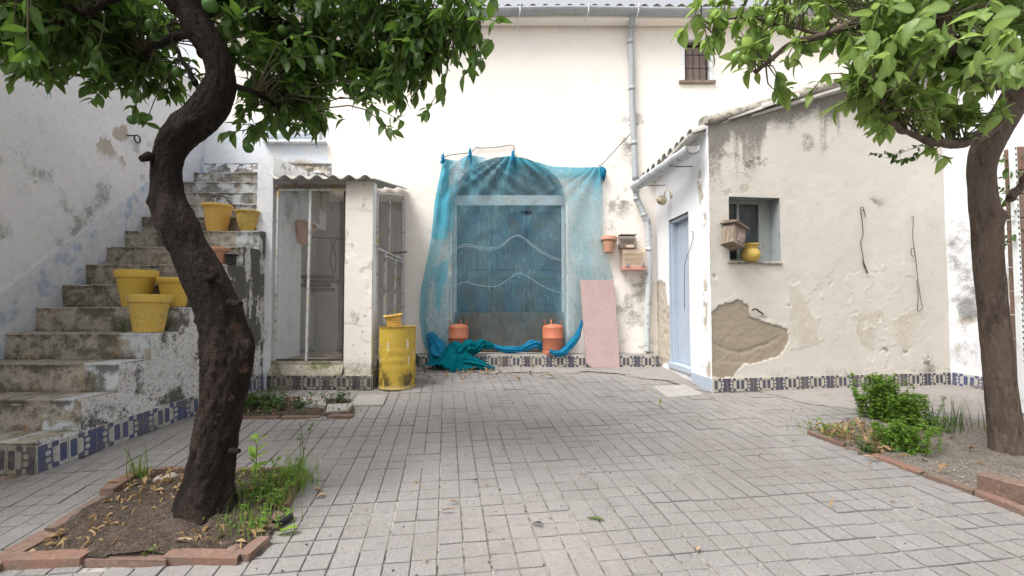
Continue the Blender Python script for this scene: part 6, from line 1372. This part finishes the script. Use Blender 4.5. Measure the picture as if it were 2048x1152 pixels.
# climber behind the trunk and the spray of small leaves on the wall
cl = thing('climbing_plant', 'dark climbing plant on the wall behind the lemon tree trunk', 'climbing plant', G(2035, 790)); rr = np.random.default_rng(9)
n_ = 260; pxs = rr.uniform(1985, 2062, n_); pys = rr.uniform(300, 500, n_); k_ = rr.random(n_) < np.exp(-((pxs - 2035) / 40) ** 2); pxs, pys = pxs[k_], pys[k_]
Pp = np.array([tuple(P(a, b, rr.uniform(4.6, 5.0))) for a, b in zip(pxs, pys)]); V, q, rn = leaves_mesh(Pp, rr.normal(0, .5, Pp.shape) + (-.2, -.3, -.5), rr.normal(0, .5, Pp.shape) + (0, -.7, .7), rr.uniform(.06, .10, len(Pp)), rr); world_obj('foliage', V, q, m_weedd, cl, rnd=rn)
MB().tube(resamp([P(2045, 800, 4.9), P(2050, 600, 4.9), P(2035, 450, 4.85), P(2025, 350, 4.8), P(2040, 300, 4.8)], 30), .012, 6).obj('stem', m_twig, cl)
sp_ = thing('leaf_spray', 'small trailing spray of tiny leaves in front of the beige wall below the crown', 'creeper', P(1860, 290, 3.6)); m = MB(); Pp = []; 
for pts in ([(1870, 285), (1830, 296), (1790, 308), (1742, 306)], [(1840, 300), (1820, 316), (1790, 320), (1775, 310)]):
    q_ = resamp([P(a, b, 3.6) for a, b in pts], 26); m.tube(q_, .002, 4); Pp += list(q_)
m.obj('stem', m_twig, sp_); Pp = np.array(Pp); V, q, rn = leaves_mesh(Pp, rr.normal(0, 1, Pp.shape) + (-.4, 0, -.1), rr.normal(0, .4, Pp.shape) + (0, -.4, 1), rr.uniform(.035, .055, len(Pp)), rr, [leaf_geo(.2, .2, .8, 3)]); world_obj('foliage', V, q, m_weedd, sp_, rnd=rn)
# ================================================================ BEDS
def soil(name, poly, mat, mound, res=.014, seed=0):
    P_ = np.array(poly); x0, y0 = P_.min(0) - .02; x1, y1 = P_.max(0) + .02
    a = np.arange(x0, x1, res); b = np.arange(y0, y1, res); X, Y = np.meshgrid(a, b, indexing='ij'); k = inpoly((X[:-1, :-1] + X[1:, 1:]) / 2, (Y[:-1, :-1] + Y[1:, 1:]) / 2, [tuple(p) for p in P_])
    c = P_.mean(0); dd = np.hypot(X - c[0], Y - c[1])
    Z = SL * Y - .005 + mound * np.exp(-(dd / .7) ** 2) + (.05 * np.exp(-(np.hypot(X + 1.68, Y - 2.6) / .24) ** 2) if seed == 601 else 0) + .05 * (fbm(X, Y, 3, 4, seed) - .5) + .024 * (fbm(X, Y, 16, 4, seed + 1) - .5) + .012 * (fbm(X, Y, 60, 2, seed + 2) - .5)
    world_obj(name, np.stack([X, Y, Z], -1).reshape(-1, 3), grid_faces(len(a), len(b), k), mat, None, 'structure', smooth=True)
soil('soil', B1, m_soil, .05, .012, 601); soil('soil', B2, m_soil, .01, .02, 604); soil('soil', B3, m_sand, .05, .016, 607)
def edging(label, segs, nm='bed_edging'):
    root = None
    for a, b, w_, h_, rot, lift in segs:
        A, B = G(*a), G(*b)
        if root is None: root = thing(nm, label, 'brick edging', (A + B) / 2)
        L = (B - A).length; c = (A + B) / 2; ez_ = (B - A) / 2 * (1 - .006 / L); sx = Vector((-(B - A).y, (B - A).x, 0)).normalized() * w_ / 2
        m = MB(); V, q, t = cham((L - .010, w_, h_), .0035)
        # knocked edges
        nz = np.random.default_rng(int(a[0] * 7 + a[1])).normal(0, .0035, V.shape); V = V + nz
        me = npm('brick', V, [q, t], m_brick); o = link('brick', me, root, c - org(root) + Vector((0, 0, lift))); o.rotation_euler = (R(rot), -math.asin((B - A).z / L), math.atan2((B - A).y, (B - A).x))
    return root
edging('worn red bricks edging the square bed round the orange tree', [
    ((18, 1130), (178, 1122), .085, .07, 0, .005), ((172, 1121), (345, 1123), .075, .05, 3, .0), ((333, 1119), (485, 1120), .075, .055, -2, .002), ((482, 1122), (532, 1085), .07, .06, 0, .0),
    ((-60, 1165), (98, 1078), .085, .06, 4, .01), ((104, 1066), (210, 1000), .085, .06, -3, .0), ((212, 990), (270, 953), .08, .055, 4, .012), ((266, 951), (305, 941), .07, .05, 0, .0),
    ((318, 941), (372, 941), .06, .045, 0, -.004), ((470, 941), (535, 942), .06, .045, 0, -.006), ((537, 942), (602, 942), .06, .045, 2, -.004),
    ((545, 1062), (560, 1030), .06, .05, 5, -.004), ((566, 1020), (584, 985), .06, .055, -4, .006), ((587, 980), (606, 948), .06, .05, 0, .0)])
edging('red brick edging of the small weedy bed in front of the aviary', [((478, 838), (560, 838), .06, .045, 0, .0), ((563, 838), (640, 836), .06, .045, 0, .0), ((655, 836), (706, 836), .09, .05, 0, .004), ((690, 828), (700, 812), .07, .045, 0, .0)])
edging('long thin reddish bricks edging the sandy bed under the lemon tree', [((1617, 866), (1690, 893), .05, .045, 3, .004), ((1692, 895), (1745, 912), .05, .04, 0, -.004), ((1748, 914), (1845, 951), .06, .05, 2, .002), ((1850, 953), (1952, 990), .06, .05, -2, .004), ((1955, 991), (2070, 1036), .065, .055, 2, .006)])
# hollow clay block
hb0, hb1 = G(1950, 992), G(2085, 1032); hd = (hb1 - hb0).normalized(); hn = Vector((-hd.y, hd.x, 0)).normalized(); L = (hb1 - hb0).length
blk = thing('clay_block', 'ribbed hollow red clay block lying at the edge of the sandy bed', 'brick', (hb0 + hb1) / 2); m = MB(); hw = .06; H_ = .115
off = hn * (hw + .03)
m.obox((hb0 + hb1) / 2 + off + Vector((0, 0, H_ / 2 + .015)), tuple(hd * L / 2), tuple(hn * (hw - .004)), (0, 0, H_ / 2), .005); m.obj('block_body', m_brick, blk)
m = MB()
for i in range(9):
    z = .018 + .006 + (H_ - .012) * (i + .5) / 9; m.obox((hb0 + hb1) / 2 + off - hn * (hw - .002) + Vector((0, 0, z)), tuple(hd * (L / 2 - .004)), tuple(hn * .0035), (0, 0, .0042), .0012)
m.obj('ribs', m_brick, blk)
# flagstones and covers
def flat(name, pts, h, mat, label, cat, kind=None, lift=.0):
    A = [G(*p) for p in pts]; n = len(A); up = Vector((0, 0, h)); b0 = Vector((0, 0, -.03 + lift)); u1 = Vector((0, 0, h + lift)); c = sum(A, Vector()) / n
    V = [tuple(p + b0) for p in A] + [tuple(p + Vector((0, 0, h + lift - .004))) for p in A] + [tuple(c + (p - c) * (1 - .004 / (p - c).length) + u1) for p in A]
    f4 = []
    for k in range(2): f4 += [(k * n + i, k * n + (i + 1) % n, (k + 1) * n + (i + 1) % n, (k + 1) * n + i) for i in range(n)]
    m = MB().add(np.array(V), f4, [(2 * n, 2 * n + i, 2 * n + i + 1) for i in range(1, n - 1)])
    o = m.obj(name, mat, None, kind)
    if label: tag(o, label, cat)
    return o
flat('flagstone', [(700, 814), (766, 813), (775, 793), (718, 793)], .022, m_slab, 'pale square flagstone lying on the paving in front of the drum', 'slab')
flat('flagstone', [(652, 828), (694, 826), (706, 812), (655, 814)], .030, m_slab, 'small grey broken flagstone on the brick edge of the weedy bed', 'slab')
flat('flagstone', [(596, 815), (652, 816), (652, 800), (600, 799)], .03, m_slab, 'grey slab half buried at the back of the weedy bed', 'slab')
flat('drain_cover', [(1335, 796), (1408, 790), (1370, 770), (1305, 774)], .010, m_slab, 'pale concrete drain cover set in the paving by the outbuilding corner', 'drain cover')
# clay post with a slotted steel angle at the right edge of the yard
pc = P(2046, 560, 4.7); bp_ = thing('clay_post', 'tall narrow terracotta post with a slotted steel angle at the right edge', 'post', (pc.x, 4.7, gz(4.7)))
zt_ = P(2040, 297, 4.7).z; x0_ = P(2034, 400, 4.62).x
hz = (zt_ - gz(4.7)) / 11
for i in range(11):
    MB().box((x0_ + .012, 4.62, gz(4.7) + i * hz + .002), (x0_ + .16, 4.74, gz(4.7) + (i + 1) * hz - .006), .004).obj('clay_block', m_brick, bp_)
MB().box((x0_ - .018, 4.61, gz(4.7)), (x0_ + .010, 4.617, zt_), .001).box((x0_ - .024, 4.61, gz(4.7)), (x0_ - .0185, 4.66, zt_), .001).obj('steel_angle', m_whitep, bp_)
m = MB()
for i in range(46): z_ = gz(4.7) + .05 + i * (zt_ - gz(4.7) - .08) / 45; m.box((x0_ - .010, 4.6065, z_ - .011), (x0_ + .001, 4.6095, z_ + .011))
m.obj('slots', m_void, bp_, 'stuff')
# ================================================================ SMALL PLANTS
def blades(m, c, n, h, spread, rng, w=.006, lean=.5):
    for i in range(n):
        a = rng.uniform(0, 6.28); b = np.array(c) + (rng.normal(0, spread), rng.normal(0, spread), 0); hh = h * rng.uniform(.45, 1.1); l = lean * rng.uniform(.1, 1) * hh
        d = np.array((math.cos(a), math.sin(a), 0)); s_ = np.array((-math.sin(a), math.cos(a), 0)) * w / 2; V = []
        for k in range(5):
            t_ = k / 4; p = b + d * l * t_ ** 2 + (0, 0, hh * (t_ - .25 * lean * t_ ** 2)); V += [p - s_ * (1 - t_ * .95), p + s_ * (1 - t_ * .95)]
        m.add(V, [(2 * k, 2 * k + 1, 2 * k + 3, 2 * k + 2) for k in range(4)])
def plant(name, label, cat, base, h, nst, lean, nl, ls, mat, seed, spread=.05, blade=0, bh=.15, lw=.55, upl=.3, group=None, bl_mat=None, bw=.006):
    rng = np.random.default_rng(seed); root = thing(name, label, cat, base, group); b = np.array(tuple(base)); m = MB(); Ps, Ds, Us, Sz = [], [], [], []
    for i in range(nst):
        a = rng.uniform(0, 6.28); r_ = lean * rng.random(); hh = h * rng.uniform(.5, 1.05); s0 = b + (rng.normal(0, spread), rng.normal(0, spread), -.01)
        e = s0 + (math.cos(a) * r_ * hh, math.sin(a) * r_ * hh, hh); q = resamp([s0, (s0 + e) / 2 + rng.normal(0, .02 * h / .3, 3), e], 7); m.tube(q, np.linspace(.0026, .0012, 7) * (1 + h), 4, False)
        for k in range(nl):
            t_ = rng.uniform(.15, 1) * 6; p = np.array([np.interp(t_, np.arange(7), q[:, j]) for j in range(3)]); an = rng.uniform(0, 6.28)
            Ps.append(p); Ds.append((math.cos(an), math.sin(an), upl + rng.normal(0, .35))); Us.append((rng.normal(0, .3), rng.normal(0, .3), 1)); Sz.append(ls * rng.uniform(.55, 1.2))
    if nst: m.obj('stem', m_stem, root, 'stuff')
    if Ps:
        V, f, rn = leaves_mesh(np.array(Ps), np.array(Ds), np.array(Us), np.array(Sz), rng, [leaf_geo(.3, .25, lw, 3), leaf_geo(.1, .35, lw, 3)]); world_obj('foliage', V, f, mat, root, 'stuff', rnd=rn)
    if blade:
        m2 = MB(); blades(m2, b, blade, bh, spread * 1.3, rng, bw); m2.obj('blades', bl_mat or mat, root, 'stuff', rnd=np.repeat(rng.random(blade), 10))
    return root
plant('shrub', 'bushy bright green shrub against the tiles in the sandy bed, the larger one', 'shrub', G(1765, 838), .42, 80, .45, 50, .042, m_weed, 1, .085, lw=.6)
plant('shrub', 'second dense clump of the green shrub just right of the larger one by the tiles', 'shrub', G(1812, 850), .30, 50, .5, 44, .040, m_weed, 2, .08, lw=.6)
plant('fern_plant', 'low bright feathery green plant at the front of the sandy bed', 'plant', G(1800, 898), .22, 60, .9, 44, .036, m_weed, 3, .085, lw=.6, upl=.1)
plant('weed', 'low dark broad-leaved weed by the brick edge of the sandy bed', 'weed', G(1742, 906), .10, 14, 1.6, 6, .05, m_weedd, 4, .07, lw=.7)
plant('weed', 'sparse weed and dry stalks at the far left tip of the sandy bed', 'weed', G(1665, 870), .13, 22, 1.3, 7, .035, m_weed, 5, .10, 16, .10)
plant('grass_tuft', 'tall thin grass tuft beside the lemon tree, in front of the corner', 'grass', G(1910, 862), .05, 0, 0, 0, .01, m_weedd, 6, .07, 46, .34, bw=.009)
plant('grass_tuft', 'shorter grass clump between the green shrub and the lemon tree', 'grass', G(1878, 868), .05, 4, .5, 6, .04, m_weedd, 7, .06, 34, .22, bw=.009)
plant('weed', 'leafy weed at the right foot of the green shrubs', 'weed', G(1850, 868), .16, 14, 1.0, 8, .06, m_weed, 8, .06, lw=.6)
plant('weed', 'green leafy weed growing at the foot of the downpipe', 'weed', G(1285, 726), .26, 26, .7, 18, .050, m_weedd, 9, .07, lw=.8)
plant('shoot', 'bright lime-green citrus shoot growing beside the dark trunk', 'shoot', G(507, 965), .30, 2, .15, 7, .10, m_lime, 10, .008, lw=.55, upl=.9)
plant('shoot', 'tall thin bare-topped weed with a few round leaves behind the bed', 'weed', G(600, 950), .40, 3, .55, 9, .035, m_weedd, 11, .02, lw=.8)
plant('weed', 'tangle of green weeds in the middle right of the tree bed', 'weed', G(545, 985), .18, 40, 1.1, 10, .035, m_weed, 12, .10, 90, .20)
plant('grass_tuft', 'dense bright grass tuft in the front right corner of the tree bed', 'grass', G(505, 1060), .12, 12, 1.0, 8, .03, m_weed, 13, .06, 90, .17)
plant('weed', 'feathery pale green weed just right of the trunk foot', 'weed', G(540, 1020), .17, 22, .9, 16, .022, m_weed, 14, .06, 30, .12)
plant('weed', 'small grey-green weed with round leaves in front of the trunk', 'weed', G(455, 1040), .12, 9, 1.2, 9, .028, m_weedd, 15, .05, lw=.8)
plant('grass_tuft', 'grass tuft at the back right corner of the tree bed', 'grass', G(588, 965), .1, 8, .8, 6, .03, m_weed, 16, .05, 80, .24)
plant('weed', 'thin weed with grass at the left back corner of the tree bed', 'weed', G(282, 958), .30, 5, .5, 7, .030, m_weed, 17, .03, 40, .20)
plant('weed', 'tiny sprig growing through the front of the tree bed', 'weed', G(318, 1112), .08, 6, .9, 6, .018, m_weed, 18, .02)
plant('weed', 'sprawling leafy weed in the left half of the bed before the aviary', 'weed', G(520, 815), .17, 40, 1.2, 12, .055, m_weedd, 19, .16, lw=.65)
plant('weed', 'dull dark weed at the right end of the bed before the aviary', 'weed', G(672, 803), .13, 20, .9, 10, .04, m_weedd, 20, .06, lw=.5)
plant('weed', 'low green weeds in the middle of the bed before the aviary', 'weed', G(590, 812), .09, 26, 1.4, 9, .04, m_weedd, 21, .14, lw=.6)
plant('weed', 'small weed growing on the stair tread next to the stained pot', 'weed', tread(4, 249, .3) , .13, 6, .6, 3, .03, m_weedd, 22, .01, 8, .10)
# ================================================================ STONES, LEAVES AND LITTER
def rock(name, loc, s, mat, label, cat, seed, flat_=.7):
    rng = np.random.default_rng(seed); V, q = lathe([(.001, -1)] + [(math.cos(a), math.sin(a)) for a in np.linspace(-1.3, 1.3, 8)] + [(.001, 1)], 12); V = V * (1 + .5 * (fbm(V[:, 0] * 1.5 + seed, V[:, 1] * 1.5 + V[:, 2], 1.2, 3, seed) - .5)[:, None]) * np.array((s, s * .75, s * flat_))
    o = link(name, npm(name, V, q, mat, smooth=True), None, Vector(loc) + Vector((0, 0, s * flat_ * .5))); o.rotation_euler = (0, 0, rng.uniform(0, 6)); return tag(o, label, cat)
rock('stone', G(343, 962), .05, m_stone, 'rounded pale stone at the back of the tree bed', 'stone', 1)
rock('stone', G(468, 1108), .045, m_brick, 'reddish rounded stone on the front right brick edge', 'stone', 2, .6)
rock('stone', G(318, 965), .04, m_stone, 'angular pale stone left of the rounded one behind the bed', 'stone', 3)
rock('rubble_stone', G(1316, 728), .10, m_slab, 'broken pale rubble stone in the corner beside the downpipe', 'stone', 4, .9)
rock('rubble_stone', G(1333, 735), .05, m_stone, 'small rubble piece next to the doorway plinth', 'stone', 5, .8)
b_ = G(574, 1046); V, q, t = tube([(b_.x - .04, b_.y - .06, b_.z + .02), (b_.x + .015, b_.y + .02, b_.z + .03)], .022, 16, False); m = MB().add(V, q); V, q, t = tube([(b_.x - .04, b_.y - .06, b_.z + .02), (b_.x + .015, b_.y + .02, b_.z + .03)], .019, 16, False); m.add(V, q[:, ::-1])
tag(m.obj('plastic_pipe', m_black, None, smooth=True), 'short black plastic pipe stub among the weeds at the bed edge', 'pipe')
def fallen(px, py, s_, mat, label, ang, curl=.8, wide=.4, bend=.4, cat='leaf'):
    p = G(px, py); V, q = leaf_geo(bend, curl, wide, 6, 0); V = V - V.mean(0); V[:, 2] -= V[:, 2].min(); V *= s_ * .8; V[:, 2] *= .7; V[:, 2] += .003
    o = link('fallen_leaf', npm('fallen_leaf', V, q, mat, smooth=True), None, p); o.rotation_euler = (math.atan(SL) , 0, R(ang)); return tag(o, label, cat)
fallen(1190, 1040, .13, m_leafRo, 'green fallen leaf lying on the paving right of centre', 150, .25, .35, .15)
fallen(1073, 1053, .09, m_dark, 'dark brown curled leaf on the front paving near the centre', 140)
fallen(893, 1027, .11, m_dryo, 'pale twig-like curled leaf on the paving, left of centre, lower of two', 170, 1.3, .2)
fallen(908, 1009, .09, m_dryo, 'grey curled leaf on the paving just above the pale twig-like one', 35, 1.2, .25)
fallen(1392, 1104, .075, m_dryo, 'tan crumpled leaf at the bottom edge right of centre', 80, 1.5, .6)
fallen(951, 964, .06, m_dark, 'small dark curled leaf on the paving in line with the gas cylinders gap', 10)
fallen(1168, 952, .06, m_dryo, 'small orange-brown leaf in the middle of the paving', 20)
fallen(636, 985, .08, m_dryo, 'dry brown leaf on the paving right of the tree bed, upper one', 20, 1.2, .5)
fallen(641, 998, .08, m_dryo, 'curled tan leaf on the paving right of the tree bed, lower one', 200, 1.2, .5)
fallen(573, 1070, .15, m_lime, 'broad yellow-green leaf on the paving at the bed corner', 185, .3, .55)
fallen(1100, 757, .22, m_dryo, 'large pale dry leaf near the house in front of the arch', 10, .8)
fallen(1229, 735, .16, m_terra, 'flat orange-brown leaf in front of the marble slab', 0, .3, .5)
fallen(1790, 628 + 240, .10, m_lime, 'yellow-green leaf lying in the sandy bed', 10, .5, .4)
fallen(1745, 924, .15, m_dryo, 'long yellowish dry leaf curled over the edging of the sandy bed', -20, .9, .3)
fallen(850, 1125, .06, m_dryo, 'small reddish leaf in a joint at the bottom of the paving', 80, 1.2, .3)
fallen(1425, 770 + 30, .12, m_dryo, 'pale dry leaf near the drain pipe', 20, .6, .3)
for i, (a, b, s_, an) in enumerate(((380, 992, .19, 25), (405, 983, .16, 60), (150, 1090, .09, 10), (175, 1055, .09, 170), (375, 1098, .17, 8), (415, 1083, .13, 190), (330, 1068, .12, 60), (352, 1083, .13, 130), (235, 975, .16, 35), (1848, 925, .10, 60))):
    fallen(a, b, s_, m_dryo, ['long curled pale dry leaf lying by the trunk on the soil', 'second long dry leaf beside the trunk overlapping the first', 'star-shaped dry leaf near the left front of the bed soil', 'tan leaf lying alone at the left of the bed soil', 'wide brown dry leaf against the front bricks of the bed', 'dry leaf near the grass tuft in the front of the bed', 'upright stalk-like dry leaf in the front of the bed', 'crumpled dry leaf left of the front grass tuft', 'long dry leaf along the left brick edge of the bed', 'brown dry leaf standing in the sandy bed'][i], an, 1.0, .35)
tag(MB().tube(resamp([G(1295, 817), G(1318, 819), G(1345, 817)], 10) + (0, 0, .006), .004, 5).obj('twig', m_twig, None), 'thin dark twig lying on the paving left of the outbuilding corner', 'twig')
pl_ = plant('sprig', 'green two-leaved citrus sprig standing on the paving left of the outbuilding', 'sprig', G(1321, 818), .10, 1, .1, 2, .16, m_weed, 40, .001, lw=.22, upl=1.2)
def scatter(label, mat, pts_fn, n, smin, smax, seed, cat, name, flatness=.3, asp=.5, three=False):
    rng = np.random.default_rng(seed); V = []; Fq = []; rn = []
    g = [leaf_geo(.5, 1.0, .45, 3), leaf_geo(.2, .5, .6, 2), leaf_geo(.8, 1.4, .35, 3)]; off = 0; Fs = []
    for i in range(n):
        x, y, z = pts_fn(rng); s_ = smin + (smax - smin) * rng.random() ** 2
        if three:
            v = rng.normal(size=(6, 3)); v = np.array([(1, 0, 0), (-1, 0, 0), (0, 1, 0), (0, -1, 0), (0, 0, 1), (0, 0, -1)]) * rng.uniform(.5, 1, (6, 1)) * s_ / 2 * (1, 1, .6); a = rng.uniform(0, 6.28); c_, s2 = math.cos(a), math.sin(a); v = v @ np.array([[c_, -s2, 0], [s2, c_, 0], [0, 0, 1]])
            V.append(v + (x, y, z)); Fs.append(np.array([(0, 2, 4), (2, 1, 4), (1, 3, 4), (3, 0, 4), (2, 0, 5), (1, 2, 5), (3, 1, 5), (0, 3, 5)]) + off); off += 6; rn += [rng.random()] * 6
        else:
            v, q = g[int(rng.integers(0, 3))]; a = rng.uniform(0, 6.28); E_ = np.array(Euler((rng.normal(0, flatness), rng.normal(0, flatness), a)).to_matrix()); v = (v * (1, rng.uniform(.6, 1.2), 1)) @ E_.T * s_; v[:, 2] -= v[:, 2].min(); V.append(v + (x, y, z)); Fs.append(q + off); off += len(v); rn += [rng.random()] * len(v)
    return tag(world_obj(name, np.concatenate(V), np.concatenate(Fs), mat, None, 'stuff', rnd=rn), label, cat)
def in_quad(poly, lift=.0):
    P_ = np.array(poly)
    def f(rng):
        while True:
            x = rng.uniform(P_[:, 0].min(), P_[:, 0].max()); y = rng.uniform(P_[:, 1].min(), P_[:, 1].max())
            if inpoly(np.array(x), np.array(y), poly): return x, y, SL * y + lift
    return f
scatter('brown leaf and straw litter on the soil round the orange tree', m_dry, in_quad(shrink(B1, .92), .02), 1100, .010, .065, 1, 'leaf litter', 'leaf_litter')
scatter('pebbles and chips in the soil round the orange tree', m_stone, in_quad(shrink(B1, .93), .014), 900, .006, .030, 2, 'pebbles', 'pebbles', three=True)
scatter('dry leaves and chips in the weedy bed before the aviary', m_dry, in_quad(shrink(B2, .95), .01), 160, .02, .07, 3, 'leaf litter', 'leaf_litter')
scatter('pale pebbles and chips over the sandy bed', m_stone, in_quad(shrink(B3, .95), .012), 1500, .006, .030, 4, 'pebbles', 'pebbles', three=True)
B3f = xy([G(1625, 866), G(1760, 918), G(1850, 880), G(1700, 850)])
scatter('dry leaf bits along the front of the sandy bed', m_dry, in_quad(B3f, .02), 420, .02, .08, 5, 'leaf litter', 'leaf_litter')
scatter('dry leaf bits under the lemon tree on the sand', m_dry, in_quad(shrink(B3, .95), .015), 140, .02, .09, 15, 'leaf litter', 'leaf_litter')
def near_house(rng):
    x = rng.normal(-.55, .55); y = rng.uniform(5.9, 6.95) if rng.random() < .5 else rng.normal(6.65, .2); return x, min(y, 7.0), SL * y + .006
scatter('dry yellowish leaves scattered on the ground before the netting', m_dry, near_house, 170, .025, .09, 6, 'leaf litter', 'leaf_litter')
def over_pave(rng):
    y = 2.0 + 5 * rng.random() ** 1.3; x = rng.uniform(-.55, .95) * y * 1.0; return x, y, SL * y + .002
scatter('tiny dark seeds and bits strewn over the paving', m_void, over_pave, 480, .007, .022, 7, 'debris', 'debris', three=True)
scatter('small pale chips strewn over the paving', m_stone, over_pave, 200, .004, .012, 8, 'debris', 'debris', three=True)
def over_pave2(rng):
    y = 2.4 + 4.6 * rng.random(); x = rng.uniform(-.5, .9) * y * 1.0; return x, y, SL * y + .002
scatter('small dry leaf scraps strewn over the paving', m_dry, over_pave2, 110, .012, .05, 9, 'leaf litter', 'leaf_litter')
def stairs_l(rng):
    n = int(rng.integers(1, 9)); y = sy(n) + .294 * rng.uniform(.55, .98); x = rng.uniform(sxl(y) + .1, sxr(y) - .1); return x, y, szt(n) + .004
scatter('dry leaves and crumbs on the stair treads', m_dry, stairs_l, 130, .015, .07, 10, 'leaf litter', 'leaf_litter')
fl = lambda rng: (rng.uniform(-4.3, -3.1), 3.12 - .12 * rng.random(), gz(3.1) + .004)
scatter('fallen leaves along the tiled foot of the stairs', m_dry, fl, 40, .02, .07, 12, 'leaf litter', 'leaf_litter')
